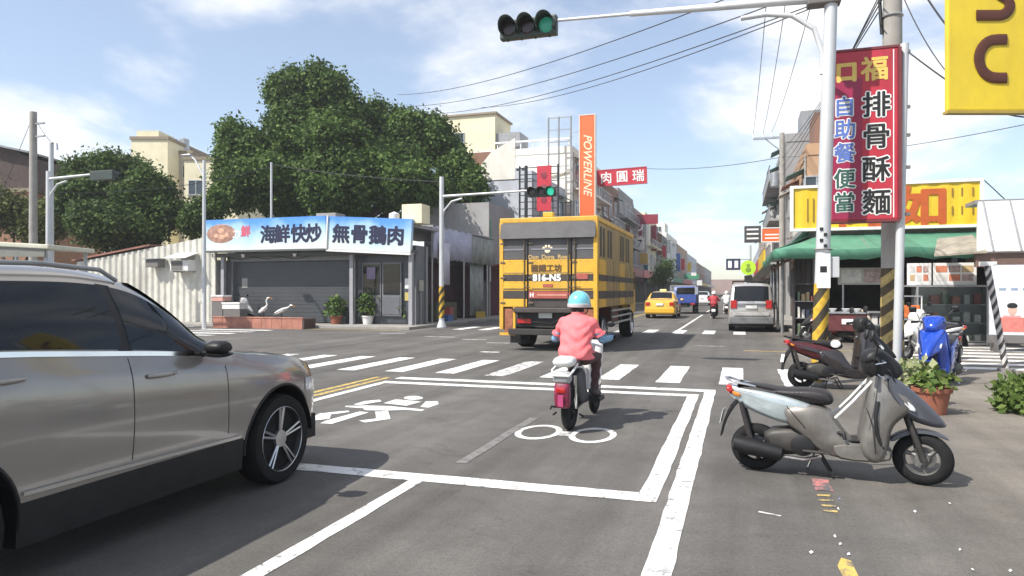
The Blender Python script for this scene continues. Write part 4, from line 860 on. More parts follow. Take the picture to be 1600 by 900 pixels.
# riders up the street, each on a scooter of its own
for (px, py, cm, lab, hm, bm, lb2) in ((1115, 498, mat('red_jacket', (0.36, 0.03, 0.04), 0.7), 'person in a red jacket riding up the street past the minivan', WSC, BLACKP, 'dark scooter ridden by the person in the red jacket'),
                       (1135, 491, mat('white_shirt', (0.72, 0.72, 0.72), 0.7), 'person in a white shirt riding ahead of the red jacket', WSC, WSC, 'pale scooter ridden by the person in the white shirt')):
    p = GP(px, py)
    make_scooter(lb2, (p.x, p.y, 0), 0, bm, bm, bm)
    make_rider(lab, (p.x, p.y + 0.05, 0.02), 0, (cm, cm, TROU, SHOE), 0.02, hm)

# ---------------------------------------------------------------- trees and plants
BARK = mat('bark', (0.10, 0.075, 0.055), 0.9, var=0.35, scale=6, bump=0.8, bscale=14)
LEAF1 = leaf_mat('banyan_leaf', (0.038, 0.082, 0.018), (0.118, 0.180, 0.042)); LEAF2 = leaf_mat('bush_leaf', (0.036, 0.074, 0.018), (0.105, 0.160, 0.038)); LEAF3 = leaf_mat('bright_leaf', (0.10, 0.20, 0.03), (0.24, 0.30, 0.06))
def quads_mesh(name, P):                    # P: (n, 4, 3)
    n = len(P); me = bpy.data.meshes.new(name); me.vertices.add(n * 4); me.loops.add(n * 4); me.polygons.add(n)
    me.vertices.foreach_set('co', P.reshape(-1).astype(np.float32)); me.loops.foreach_set('vertex_index', np.arange(n * 4, dtype=np.int32))
    me.polygons.foreach_set('loop_start', np.arange(0, n * 4, 4, dtype=np.int32)); me.polygons.foreach_set('loop_total', np.full(n, 4, dtype=np.int32))
    me.update(calc_edges=True); return me
def leaves(C, Nn, size, spread_n=0.8, droop=0.25):
    n = len(C); nr = Nn + rng.normal(0, spread_n, (n, 3)); nr /= np.linalg.norm(nr, axis=1)[:, None] + 1e-9
    a = rng.normal(0, 1, (n, 3)); a[:, 2] -= droop; a -= nr * (a * nr).sum(1)[:, None]; a /= np.linalg.norm(a, axis=1)[:, None] + 1e-9
    b = np.cross(nr, a); s = size * rng.uniform(0.65, 1.3, n)[:, None]
    fold = nr * s * 0.12
    return np.stack([C, C + a * s * 0.55 + b * s * 0.30 - fold, C + a * s, C + a * s * 0.5 - b * s * 0.30 - fold], 1)
def crown_mesh(blobs, nclump, per, size, sigma=0.3):
    B0 = []                                  # every lobe breaks up into smaller leaf masses with hollows between them
    for b in blobs:
        for k in range(9):
            d = rng.normal(0, 1, 3); d[2] = abs(d[2]) * 0.9 - 0.25; d /= np.linalg.norm(d); f = rng.uniform(0.30, 0.46)
            B0.append([b[0] + d[0] * b[3] * (0.98 - f), b[1] + d[1] * b[4] * (0.98 - f), b[2] + d[2] * b[5] * (0.98 - f), b[3] * f, b[4] * f, b[5] * f])
        B0.append([b[0], b[1], b[2], b[3] * 0.6, b[4] * 0.6, b[5] * 0.6])
    B = np.array(B0, float); area = (B[:, 3] * B[:, 4] * B[:, 5]) ** (2 / 3); pr = area / area.sum()
    Cs, Ns = [], []
    k = rng.choice(len(B), nclump * 2, p=pr); d = rng.normal(0, 1, (nclump * 2, 3)); d /= np.linalg.norm(d, axis=1)[:, None]
    rad = rng.uniform(0.0, 1.0, nclump * 2) ** 0.28 * rng.uniform(0.9, 1.06, nclump * 2)
    c = B[k, :3] + d * B[k, 3:] * rad[:, None]
    keep = np.ones(len(c), bool)
    for j in range(len(B)):
        q = np.linalg.norm((c - B[j, :3]) / B[j, 3:], axis=1); keep &= ~((q < 0.62) & (k != j))
    c, d = c[keep][:nclump], d[keep][:nclump]
    C_ = np.repeat(c, per, 0) + rng.normal(0, sigma, (len(c) * per, 3)); N_ = np.repeat(d, per, 0) + np.array([0, 0, 0.45])
    return quads_mesh('crown', leaves(C_, N_, size))
def make_tree(name, label, base, trunk, blobs, nclump, per, size, leafm, sigma=0.3, th=0.5):
    o = thing(name, label, 'tree', base)
    t = MB(); top_z = trunk
    t.tube([(0, 0, -0.2), (0.05, 0, 0.4), (0.12, 0.05, trunk * 0.5), (0, 0, trunk)], [th * 1.5, th, th * 0.8, th * 0.7], 12)
    t.build('trunk', BARK, o, smooth=60)
    for b in blobs:
        l = MB(); e = Vector(b[:3]); m = Vector((e.x * 0.45, e.y * 0.45, trunk + (e.z - trunk) * 0.4))
        l.tube([(0, 0, trunk * 0.75), m, e], [th * 0.42, th * 0.25, th * 0.08], 8); l.build('limb', BARK, o, smooth=60)
    link('crown', crown_mesh(blobs, nclump, per, size, sigma), leafm, o)
    return o
bp_ = DP(530, 455, 42); bx, by = bp_.x, bp_.y
def blob(px, py, Y, rpx, rpy, ry=None):     # crown lobe by where it stands
    p = DP(px, py, Y); return (p.x - bx, p.y - by, p.z, rpx * Y / F, (ry or rpx) * Y / F, rpy * Y / F)
make_tree('banyan_tree', 'huge dense dark green banyan rising behind the seafood restaurant', (bx, by, 0), 5.0,
    [blob(462, 153, 42, 46, 46), blob(503, 150, 42, 50, 52), blob(534, 182, 42, 40, 46), blob(450, 205, 40, 38, 58), blob(386, 226, 40, 46, 46), blob(366, 262, 39.5, 34, 46), blob(592, 202, 44, 44, 50),
     blob(645, 222, 43, 44, 52), blob(686, 228, 43, 34, 52), blob(716, 275, 42, 34, 42), blob(738, 300, 41, 22, 42), blob(505, 235, 40, 76, 62), blob(600, 262, 41, 72, 50), blob(430, 290, 38.5, 74, 60), blob(535, 298, 38.5, 82, 66), blob(640, 300, 39.5, 70, 52), blob(372, 305, 39, 36, 46)], 5600, 30, 0.25, LEAF1, 0.24, 0.9)
bp_ = DP(185, 455, 38); bx, by = bp_.x, bp_.y
make_tree('bushy_tree', 'rounded dark green tree behind the corrugated shed', (bx, by, 0), 3.0,
    [blob(168, 278, 38, 62, 50), blob(130, 315, 37, 44, 54), blob(225, 312, 37, 48, 54), blob(180, 360, 36, 78, 46), blob(262, 340, 37, 28, 36)], 2400, 28, 0.21, LEAF2, 0.21, 0.5)
bp_ = DP(25, 455, 36); bx, by = bp_.x, bp_.y
make_tree('bushy_tree', 'low pale green tree below the brown gable house', (bx, by, 0), 2.0,
    [blob(20, 335, 36, 45, 36), blob(-30, 320, 37, 40, 40), blob(60, 360, 36, 36, 40)], 800, 24, 0.20, leaf_mat('pale_leaf', (0.06, 0.085, 0.02), (0.13, 0.14, 0.04)), 0.3, 0.3)
bp_ = DP(316, 455, 36); bx, by = bp_.x, bp_.y
make_tree('small_tree', 'small dark tree between the shed and the banyan', (bx, by, 0), 2.4,
    [blob(316, 338, 36, 22, 30), blob(300, 355, 36, 16, 24), blob(338, 320, 36, 18, 30)], 300, 24, 0.19, LEAF2, 0.2, 0.2)
p_ = GP(1036, 490)
bx, by = TX(1036, 66), 66
make_tree('street_tree', 'small street tree beside the taxi in front of the far shops', (bx, by, 0), 2.0, [(0, 0, 3.2, 0.8, 0.8, 1.0), (0.3, 0.4, 3.9, 0.5, 0.5, 0.6), (-0.3, 0, 2.6, 0.8, 0.7, 0.6)], 110, 18, 0.2, LEAF2, 0.25, 0.12)
TERRA = mat('terracotta', (0.30, 0.10, 0.055), 0.8, var=0.2, scale=6, dirt=0.3); SOIL = mat('soil', (0.06, 0.045, 0.03), 0.95, var=0.4, scale=20)
def potted(label, base, pot_r, pot_h, potm, n, h, size, leafm, spread, upright=0.6, cat='plant', group=None, name='potted_plant'):
    o = thing(name, label, cat, base, 0, group)
    if pot_r:
        MB().lathe([(pot_r * 0.72, 0), (pot_r * 0.95, pot_h * 0.84), (pot_r * 1.06, pot_h * 0.85), (pot_r * 1.08, pot_h), (pot_r * 0.96, pot_h), (pot_r * 0.93, pot_h * 0.88), (0.001, pot_h * 0.88)], 24).build('pot', potm, o, smooth=40)
        MB().lathe([(pot_r * 0.92, pot_h * 0.86), (pot_r * 0.9, pot_h * 0.91), (0.001, pot_h * 0.92)], 16).build('soil', SOIL, o)
    z0 = pot_h * 0.9 if pot_r else 0.0
    st = MB()
    for k in range(7):
        a = k * 2.4; e = (spread * 0.6 * math.cos(a), spread * 0.6 * math.sin(a), z0 + h * 0.7)
        st.tube([(0.03 * math.cos(a), 0.03 * math.sin(a), z0 - 0.02), (e[0] * 0.4, e[1] * 0.4, z0 + h * 0.4), e], [0.010, 0.007, 0.004], 5)
    st.build('stem', BARK, o)
    a = rng.uniform(0, 2 * np.pi, n); rr = np.sqrt(rng.uniform(0, 1, n)) * spread; zc = z0 + h * rng.uniform(0.08, 1.0, n) * (1 - 0.35 * (rr / spread) ** 2)
    Cc = np.stack([rr * np.cos(a), rr * np.sin(a), zc], 1); Nn = np.stack([np.cos(a) * 0.6, np.sin(a) * 0.6, np.full(n, upright)], 1)
    link('foliage', quads_mesh('foliage', leaves(Cc, Nn, size, 0.5, -0.4)), leafm, o)
    return o
pp = GP(1456, 646)
potted('leafy plant in a round terracotta pot beside the blue scooter', (pp.x, pp.y, 0), 0.21, 0.32, TERRA, 190, 0.28, 0.10, leaf_mat('pot_leaf', (0.06, 0.12, 0.025), (0.16, 0.21, 0.05)), 0.23)
pp = GP(1440, 640)
potted('variegated low plant squeezed behind the terracotta pot', (pp.x + 0.02, pp.y + 0.42, 0), 0.17, 0.26, mat('grey_pot', (0.2, 0.19, 0.18), 0.8), 110, 0.36, 0.15, leaf_mat('varieg_leaf', (0.16, 0.22, 0.06), (0.42, 0.42, 0.25)), 0.26)
pp = GP(1590, 645)
potted('grassy green plant growing by the forecourt edge', (pp.x + 0.05, pp.y, 0), 0, 0, None, 700, 0.48, 0.10, leaf_mat('grass_leaf', (0.06, 0.11, 0.02), (0.14, 0.19, 0.05)), 0.32, 0.3, name='clump_plant')
# ---------------------------------------------------------------- building kit
def cwall(name, c, **k): return mat(name, c, 0.8, var=k.get('var', 0.10), scale=k.get('scale', 0.8), dirt=k.get('dirt', 0.35), bump=0.1, bscale=20)
CREAM = cwall('cream_plaster', (0.76, 0.69, 0.48), dirt=0.2); WHITEW = cwall('white_plaster', (0.80, 0.76, 0.68), dirt=0.3); GREYW = cwall('grey_plaster', (0.30, 0.29, 0.285), dirt=0.6); TANW = cwall('tan_tile', (0.42, 0.27, 0.17))
PALEB = cwall('pale_blue_plaster', (0.52, 0.55, 0.60)); BRICKW = cwall('brown_tile', (0.24, 0.13, 0.09)); DARKW = cwall('dark_concrete', (0.16, 0.15, 0.145)); PINKW = cwall('pink_tile', (0.36, 0.25, 0.22), dirt=0.5)
FRAME = mat('window_frame_alu', (0.5, 0.5, 0.5), 0.4, 0.6); WPANE = mat('window_pane', (0.035, 0.045, 0.055), 0.08, var=0.3, scale=0.6, spec=0.7); SHADEIN = mat('shop_interior_shade', (0.075, 0.068, 0.062), 0.9, var=0.4, scale=1.2)  # the shops' inner shade is put into the dark interior colour
STEEL = mat('galvanised_steel', (0.42, 0.43, 0.44), 0.4, 0.7, var=0.15, scale=4, dirt=0.2); ROOFT = mat('roof_tin', (0.30, 0.30, 0.31), 0.5, 0.3, var=0.2, dirt=0.4)
AWNA = mat('awning_teal', (0.06, 0.17, 0.15), 0.6, dirt=0.3); AWNB = mat('awning_rust', (0.26, 0.09, 0.06), 0.6, dirt=0.3); AWNC = mat('awning_pale', (0.5, 0.48, 0.44), 0.6, dirt=0.3)
def window(parent, x, y, z, w, h, face):    # centre of the opening on the wall; face 'E','W' (±x) or 'S' (-y)
    d = 0.07
    def bx_(m, u0, u1, v0, v1, a, b_):
        if face == 'S': return m.b(x + u0, x + u1, y - b_, y - a, z + v0, z + v1)
        s = 1 if face == 'E' else -1
        return m.b(x + s * a, x + s * b_, y + u0, y + u1, z + v0, z + v1)
    m = MB(); t = 0.06
    bx_(m, -w / 2, w / 2, h / 2 - t, h / 2, -0.02, d); bx_(m, -w / 2, -w / 2 + t, -h / 2 + t, h / 2 - t, -0.02, d); bx_(m, w / 2 - t, w / 2, -h / 2 + t, h / 2 - t, -0.02, d); bx_(m, -t / 2, t / 2, -h / 2 + t, h / 2 - t, -0.02, d * 0.8)
    bx_(m, -w / 2 - 0.06, w / 2 + 0.06, -h / 2 - 0.02, -h / 2 + t, -0.02, d + 0.07)
    f = m.build('window', FRAME, parent)
    p = MB()
    bx_(p, -w / 2 + t, w / 2 - t, -h / 2 + t, h / 2 - t, -0.01, 0.02)
    p.build('pane', WPANE, f)
def building(name, label, x0, x1, y0, y1, h, wm_, face, floors=3, nwin=2, group=None, balcony=False, south=(), shop=SHADEIN, fascia=None, parapet=0.5, cat='building', tank=False):
    o = thing(name, label, cat, ((x0 + x1) / 2, (y0 + y1) / 2, 0), 0, group)
    cx, cy = (x0 + x1) / 2, (y0 + y1) / 2
    X0, X1, Y0, Y1 = x0 - cx, x1 - cx, y0 - cy, y1 - cy
    MB().b(X0, X1, Y0, Y1, 0, h).build('wall', wm_, o)
    pr_ = MB()
    pr_.b(X0, X1, Y0 - 0.04, Y0 + 0.12, h, h + parapet); pr_.b(X0, X1, Y1 - 0.14, Y1 - 0.02, h, h + parapet)
    pr_.b(X0 - 0.03, X0 + 0.12, Y0 + 0.12, Y1 - 0.14, h, h + parapet); pr_.b(X1 - 0.12, X1 + 0.03, Y0 + 0.12, Y1 - 0.14, h, h + parapet)
    pr_.build('parapet', wm_, o)
    sx = X1 if face == 'E' else X0; s = 1 if face == 'E' else -1
    gf = 3.3; fh = (h - gf) / max(floors - 1, 1); wl = Y1 - Y0
    MB().b(sx, sx + s * 0.03, Y0 + 0.3, Y1 - 0.3, 0.1, gf - 0.55).build('shop_opening', shop, o)  # flat dark panel painted for the shade inside the shop
    MB().b(sx - s * 0.1, sx + s * 1.15, Y0 + 0.04, Y1 - 0.04, gf - 0.14, gf).build('canopy', mat('canopy_concrete', (0.34, 0.33, 0.31), 0.8, dirt=0.4), o)
    if fascia: MB().b(sx + s * 1.16, sx + s * 1.26, Y0 + 0.2, Y1 - 0.2, gf - 0.2, gf + 0.75).build('shop_fascia', fascia, o)
    for f in range(1, floors):
        zc = gf + fh * (f - 0.5) + 0.15
        for k in range(nwin):
            yw = Y0 + wl * (k + 0.5) / nwin
            window(o, sx, yw, zc, min(1.5, wl / nwin * 0.62), fh * 0.5, face)
        if balcony:
            bz = gf + fh * (f - 1) + 0.12
            b_ = MB().b(sx, sx + s * 0.95, Y0 + 0.25, Y1 - 0.25, bz, bz + 0.14).build('balcony', wm_, o)
            rl_ = MB()
            for q in range(int((wl - 0.6) / 0.35)): yq = Y0 + 0.32 + q * 0.35; rl_.b(sx + s * 0.90, sx + s * 0.92, yq, yq + 0.03, bz + 0.14, bz + 0.95)
            rl_.b(sx + s * 0.88, sx + s * 0.94, Y0 + 0.25, Y1 - 0.25, bz + 0.95, bz + 1.0); rl_.build('railing', STEEL, b_)
    if abs(Y1 - Y0) < 30 and y0 < 130:
        for f in range(1, floors):
            zc = gf + fh * (f - 0.5) + 0.15
            for k in range(nwin):
                yw = Y0 + wl * (k + 0.5) / nwin; q = random.random(); ww = min(1.5, wl / nwin * 0.62)
                if q < 0.42 and not balcony:         # steel window cage
                    cg = MB()
                    for i in range(7): cg.b(sx + s * 0.30, sx + s * 0.32, yw - ww / 2 + ww * i / 6 - 0.01, yw - ww / 2 + ww * i / 6 + 0.01, zc - fh * 0.27, zc + fh * 0.27)
                    for z in (-0.27, 0, 0.27): cg.b(sx, sx + s * 0.33, yw - ww / 2 - 0.02, yw + ww / 2 + 0.02, zc + z * fh - 0.012, zc + z * fh + 0.012)
                    cg.build('window_cage', STEEL, o)
                elif q < 0.75: MB().b(sx, sx + s * 0.42, yw + ww * 0.1, yw + ww * 0.1 + 0.75, zc - fh * 0.27 - 0.62, zc - fh * 0.27 - 0.08).build('air_conditioner', mat('aircon_cream', (0.5, 0.48, 0.43), 0.6, dirt=0.4), o, bevel=0.02)
                if random.random() < 0.3: MB().box((sx + s * 0.38, yw, zc + fh * 0.32), (0.85, ww * 1.2, 0.03), ry=s * R(24)).build('window_awning', (AWNA, AWNB, AWNC)[random.randrange(3)], o)
        for yq in (Y0 + 0.12, Y1 - 0.15): MB().tube([(sx + s * 0.06, yq, 0.1), (sx + s * 0.06, yq, h)], 0.045, 6).build('drain_pipe', mat('grey_pipe', (0.3, 0.3, 0.29), 0.6), o)
        MB().b(cx * 0 + X0 + 0.25 * (X1 - X0), X0 + 0.6 * (X1 - X0), Y0 + 0.3, Y0 + 2.6, h, h + 1.9).build('roof_shed', (ROOFT, BRICKW, GREYW)[random.randrange(3)], o)
    for (u, z, w, hh) in south: window(o, X0 + (X1 - X0) * u, Y0, z, w, hh, 'S')
    if tank:
        MB().lathe([(0.001, 0), (0.6, 0), (0.62, 1.2), (0.45, 1.5), (0.001, 1.55)], 20, (X0 + 1.5, Y0 + 1.5, h + 0.35)).build('water_tank', STEEL, o, smooth=40)
        MB().b(X0 + 0.9, X0 + 2.1, Y0 + 0.9, Y0 + 2.1, h, h + 0.36).build('tank_stand', DARKW, o)
    return o
def SS(px, x):
    k = (px - 800) / F; return x * (CA + k * SA) / (k * CA - SA)
# left side of the street, from the cream block outwards
XL = -12.0
MAROON = mat('maroon_sign', (0.24, 0.025, 0.045), 0.45, var=0.12); SWHITE = mat('white_sign', (0.72, 0.71, 0.69), 0.45, var=0.06); SRED = mat('red_sign', (0.50, 0.03, 0.05), 0.4, var=0.1); SGREEN = mat('green_sign', (0.05, 0.25, 0.13), 0.5); SYEL = mat('yellow_sign', (0.72, 0.48, 0.02), 0.45, var=0.08, dirt=0.15); SBLUE = mat('blue_sign', (0.06, 0.12, 0.38), 0.5); SORG = mat('orange_sign', (0.80, 0.14, 0.035), 0.5, var=0.06)
g_left = None
cb = building('apartment_block', 'tall cream and white block behind the orange banner', -22.6, XL, 52, 64, 12.0, WHITEW, 'E', 4, 4, balcony=True, fascia=SWHITE, south=((0.62, 10.6, 0.9, 0.9),))
ph = MB().b(-5.2, -0.9, -5.95, -2.0, 12.0, 15.4).build('penthouse', CREAM, cb)
MB().b(-5.35, -0.75, -6.1, -1.9, 15.4, 15.55).build('penthouse_roof', mat('eave_brown', (0.25, 0.2, 0.14), 0.7), ph)
window(cb, -4.0, -5.95, 13.5, 1.1, 1.2, 'S')
MB().b(-0.9, 5.2, -6.1, -5.9, 13.0, 13.12).build('roof_rail', INKWHITE, cb)
for k in range(7): MB().b(-0.7 + k * 0.95, -0.64 + k * 0.95, -6.03, -5.97, 12.4, 13.0).build('rail_post', INKWHITE, cb)
MB().add([(-1.6, -6.06, 9.2), (5.2, -6.06, 10.6), (5.2, -6.06, 10.45), (-1.6, -6.06, 9.05), (-1.6, -6.0, 9.2), (5.2, -6.0, 10.6), (5.2, -6.0, 10.45), (-1.6, -6.0, 9.05)], [(0, 1, 2, 3), (4, 7, 6, 5), (0, 4, 5, 1), (2, 6, 7, 3), (0, 3, 7, 4), (1, 5, 6, 2)]).build('old_roof_line', mat('roof_scar', (0.34, 0.3, 0.24), 0.8), cb)
MB().b(-5.3, -3.0, -6.02, -5.9, 5.0, 11.9).build('cream_panel', CREAM, cb)
gb = building('low_block', 'pale grey house in front of the tall cream block', -19.0, -12.4, 42.5, 51.5, 8.6, PALEB, 'E', 3, 3, fascia=MAROON)
MB().add([(-1.0, -4.55, 8.6), (2.2, -4.55, 8.6), (2.2, -4.55, 11.2), (0.6, -4.55, 10.4), (-1.0, -4.45, 8.6), (2.2, -4.45, 8.6), (2.2, -4.45, 11.2), (0.6, -4.45, 10.4)], [(0, 1, 2, 3), (4, 7, 6, 5), (0, 4, 5, 1), (1, 5, 6, 2), (2, 6, 7, 3), (3, 7, 4, 0)]).build('stair_wall', WHITEW, gb)
rows = [('row_house', 'brown tiled row house after the tall cream block', 64.2, 73, 11.4, BRICKW, SWHITE, True), ('row_house', 'grey row house with balconies and a maroon fascia', 73.2, 84, 11.8, GREYW, MAROON, True),
        ('row_house', 'pink tiled narrow row house beside the grey balconies', 84.2, 95, 11.0, PINKW, SRED, False), ('row_house', 'cream row house behind the maroon hanging signs', 95.2, 108, 11.6, CREAM, SGREEN, True),
        ('row_house', 'dark concrete row house past the cream row house', 108.2, 124, 10.2, DARKW, SWHITE, False), ('row_house', 'white painted row house with a stepped roof over the street', 124.2, 146, 11.2, WHITEW, SGREEN, False),
        ('row_house', 'tan row house beyond the white stepped house', 146.2, 175, 10.6, TANW, SRED, False), ('row_house', 'pale blue row house far along the street', 175.2, 215, 10.2, PALEB, SWHITE, False),
        ('row_house', 'brown row house near the far end of the street', 215.2, 265, 9.6, BRICKW, SYEL, False), ('row_house', 'faint grey row house closing the far end of the street', 265.2, 330, 9.8, GREYW, SWHITE, False)]
for (nm, lb, a, b_, h, wm_, fm, bal) in rows: building(nm, lb, XL - 11, XL, a, b_, h, wm_, 'E', 3 if h < 11.7 else 4, 3 if a < 120 else 5, balcony=bal, fascia=fm, tank=(a in (84.2, 124.2)), south=((0.75, h - 1.3, 1.0, 0.9), (0.92, h - 1.3, 0.7, 0.9)) if a in (124.2,) else ())
MB_top = MB().b(-5, 5.2, -10.9, -5, 11.2, 13.4)
for o_ in [q for q in col.objects if q.get('label', '').startswith('white painted row house')]: MB_top.build('roof_storey', WHITEW, o_); window(o_, 2.0, -10.9, 12.3, 0.9, 0.9, 'S'); window(o_, 4.2, -10.9, 12.3, 0.9, 0.9, 'S')
# right side of the street
XR = 2.7
building('corner_house', 'orange tiled house above the yellow shop sign', XR + 0.1, TX(1312, 33), 33, 43, 7.4, cwall('orange_tile', (0.44, 0.27, 0.16)), 'W', 2, 3, south=((0.3, 6.0, 1.0, 1.0), (0.8, 6.0, 1.0, 1.0)))
building('row_house', 'grey row house with stacked balconies beside the crossarm pole', XR, 6.2, 46, 60, 10.6, GREYW, 'W', 4, 4, balcony=True, fascia=SYEL, tank=True)
building('row_house', 'white row house behind the grey balcony house', XR, 6.2, 60.2, 78, 9.0, WHITEW, 'W', 3, 4, fascia=SRED)
building('row_house', 'tan row house along the right pavement', XR, 6.2, 78.2, 105, 8.2, TANW, 'W', 3, 5, fascia=SWHITE)
building('row_house', 'pale row house far along the right pavement', XR, 6.2, 105.2, 150, 7.4, PALEB, 'W', 3, 6, fascia=SGREEN)
building('row_house', 'dim row house at the far right end of the street', XR, 6.2, 150.2, 330, 7.2, GREYW, 'W', 3, 8, fascia=SWHITE)
building('end_block', 'low hazy block closing the view down the street', -14, 14, 345, 360, 6.5, PINKW, 'W', 2, 3)
# behind the trees, left
def simple_block(name, label, px0, px1, pyt, Y, depth, wm_, cat='building', extra=None):
    a, b_ = DP(px0, 455, Y), DP(px1, 455, Y); zt = EYE + (HOR - pyt) / F * Y
    o = thing(name, label, cat, ((a.x + b_.x) / 2, (a.y + b_.y) / 2, 0), YAW); w = (px1 - px0) / F * Y
    MB().b(-w / 2, w / 2, 0, depth, 0, zt).build('wall', wm_, o); MB().b(-w / 2 - 0.1, w / 2 + 0.1, -0.1, depth + 0.1, zt, zt + 0.25).build('roof_edge', mat('eave_brown', (0.25, 0.2, 0.14), 0.7), o)
    return o, w, zt
o, w, zt = simple_block('apartment_block', 'cream block with roof tanks behind the rounded tree', 205, 262, 218, 60, 8, CREAM)
window(o, -0.6, 0, zt - 3.5, 1.2, 1.2, 'S')
MB().b(-1.2, 0.7, 0.2, 3, zt + 0.25, zt + 0.8).build('roof_room', CREAM, o)
o, w, zt = simple_block('apartment_block', 'grey gabled block between the cream roofs', 262, 300, 240, 62, 8, cwall('taupe_plaster', (0.40, 0.37, 0.33)))
for q in (-1.3, -0.3): MB().lathe([(0.001, 0), (0.42, 0), (0.42, 1.3), (0.001, 1.5)], 16, (q, 1.5, zt + 0.25)).build('water_tank', STEEL, o, smooth=40)
for q in (-0.9, 0.7): window(o, q, 0, zt - 1.6, 0.9, 1.1, 'S')
o, w, zt = simple_block('apartment_block', 'pale yellow block beside the tree with a roof tank', 288, 372, 250, 56, 8, CREAM)
MB().lathe([(0.001, 0), (0.5, 0), (0.5, 1.4), (0.001, 1.6)], 16, (1.2, 1.5, zt + 0.25)).build('water_tank', STEEL, o, smooth=40); window(o, -1.2, 0, zt - 2.2, 1.2, 1.2, 'S')
o, w, zt = simple_block('gable_house', 'brown house with a dark gable roof behind the left poles', -60, 50, 300, 46, 8, cwall('rust_plaster', (0.33, 0.17, 0.10)), 'house')
MB().prism([(-w / 2 - 0.3, zt), (w / 2 + 0.3, zt), (w / 2 + 0.3, zt + 2.1), (-0.2, zt + 3.2), (-w / 2 - 0.3, zt + 2.4)], 'Y', 0.05, 8).build('gable', mat('gable_shadow', (0.07, 0.045, 0.04), 0.8, var=0.3), o)  # brown gable with its shadow put into the dark colour
MB().box((0.9, 3.8, zt + 2.85), (w * 0.62, 8.4, 0.12), ry=R(20) * 0.6).build('roof_sheet', ROOFT, o)
o = thing('roadside_shelter', 'low pale flat roofed shelter below the left utility pole', 'shelter', DP(20, 455, 22).xy.to_3d(), YAW)
MB().box((0.2, 0.6, 2.92), (2.6, 2.4, 0.14), ry=R(3)).build('roof', mat('pale_roof', (0.60, 0.58, 0.46), 0.6, dirt=0.2), o, bevel=0.03)
MB().b(-1.0, 1.35, -0.55, -0.45, 2.55, 2.84).build('fascia', mat('shelter_fascia', (0.22, 0.22, 0.19), 0.7), o)
for q in (-1.0, 1.3): MB().tube([(q, -0.4, 0), (q, -0.4, 2.85)], 0.06, 8).build('post', STEEL, o); MB().tube([(q, 1.6, 0), (q, 1.6, 2.9)], 0.06, 8).build('post', STEEL, o)

# ---------------------------------------------------------------- corner restaurant (left)
def corr_sheet(w, h, pitch, depth, h2=None):            # corrugated sheet in x/z, facing -y, from x=0..w; top slopes from h to h2
    h2 = h if h2 is None else h2; n = max(4, int(w / pitch * 4)); top_, bot_, topb, botb = [], [], [], []
    for i in range(n + 1):
        x = w * i / n; y = depth * (0, 0, 1, 1)[i % 4]; z = h + (h2 - h) * i / n
        top_.append((x, -y, z)); bot_.append((x, -y, 0)); topb.append((x, 0.05, z)); botb.append((x, 0.05, 0))
    m = MB(); k = n + 1; m.add(bot_ + top_ + botb + topb, [(i, i + 1, k + i + 1, k + i) for i in range(n)] + [(2 * k + i, 3 * k + i, 3 * k + i + 1, 2 * k + i + 1) for i in range(n)] + [(k + i, k + i + 1, 3 * k + i + 1, 3 * k + i) for i in range(n)])
    return m
rs = thing('restaurant', 'corner seafood restaurant with a blue and white banner over a grey shutter', 'restaurant', (-17, 25.6, 0.11))
ox, oy = -17, 25.6
xa, xb, xc = TX(322, 25.6) - ox, TX(511, 25.6) - ox, TX(640, 27.0) - ox      # banner left end, corner, right end
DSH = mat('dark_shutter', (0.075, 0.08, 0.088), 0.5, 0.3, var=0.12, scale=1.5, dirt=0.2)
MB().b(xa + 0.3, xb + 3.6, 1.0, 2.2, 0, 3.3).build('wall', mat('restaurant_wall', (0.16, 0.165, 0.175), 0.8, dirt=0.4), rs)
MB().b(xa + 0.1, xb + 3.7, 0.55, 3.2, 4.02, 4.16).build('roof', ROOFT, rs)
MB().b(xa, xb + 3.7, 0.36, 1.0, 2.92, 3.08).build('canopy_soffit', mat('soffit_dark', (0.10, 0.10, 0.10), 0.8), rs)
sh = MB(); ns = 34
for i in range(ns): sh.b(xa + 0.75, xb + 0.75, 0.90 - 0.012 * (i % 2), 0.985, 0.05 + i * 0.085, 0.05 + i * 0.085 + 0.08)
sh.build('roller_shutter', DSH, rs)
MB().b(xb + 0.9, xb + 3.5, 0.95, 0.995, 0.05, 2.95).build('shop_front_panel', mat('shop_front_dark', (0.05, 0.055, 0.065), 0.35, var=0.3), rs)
for k in range(2):
    x0 = xb + 1.15 + k * 0.95
    wd = MB().b(x0, x0 + 0.9, 0.86, 0.94, 0.35, 2.6).build('glass_door', mat('dull_frame', (0.16, 0.16, 0.17), 0.5, 0.3), rs)
    MB().b(x0 + 0.07, x0 + 0.83, 0.84, 0.87, 1.25, 2.52).build('pane', GLASS, wd); MB().b(x0 + 0.07, x0 + 0.83, 0.84, 0.87, 0.42, 1.15).build('pane', mat('frosted', (0.12, 0.12, 0.14), 0.4), wd)
for x in (xa + 0.45, xb + 0.82, xb + 3.55): MB().b(x, x + 0.16, 0.40, 0.56, 0, 2.95).build('pillar', mat('grey_pillar', (0.32, 0.32, 0.34), 0.6, dirt=0.3), rs)
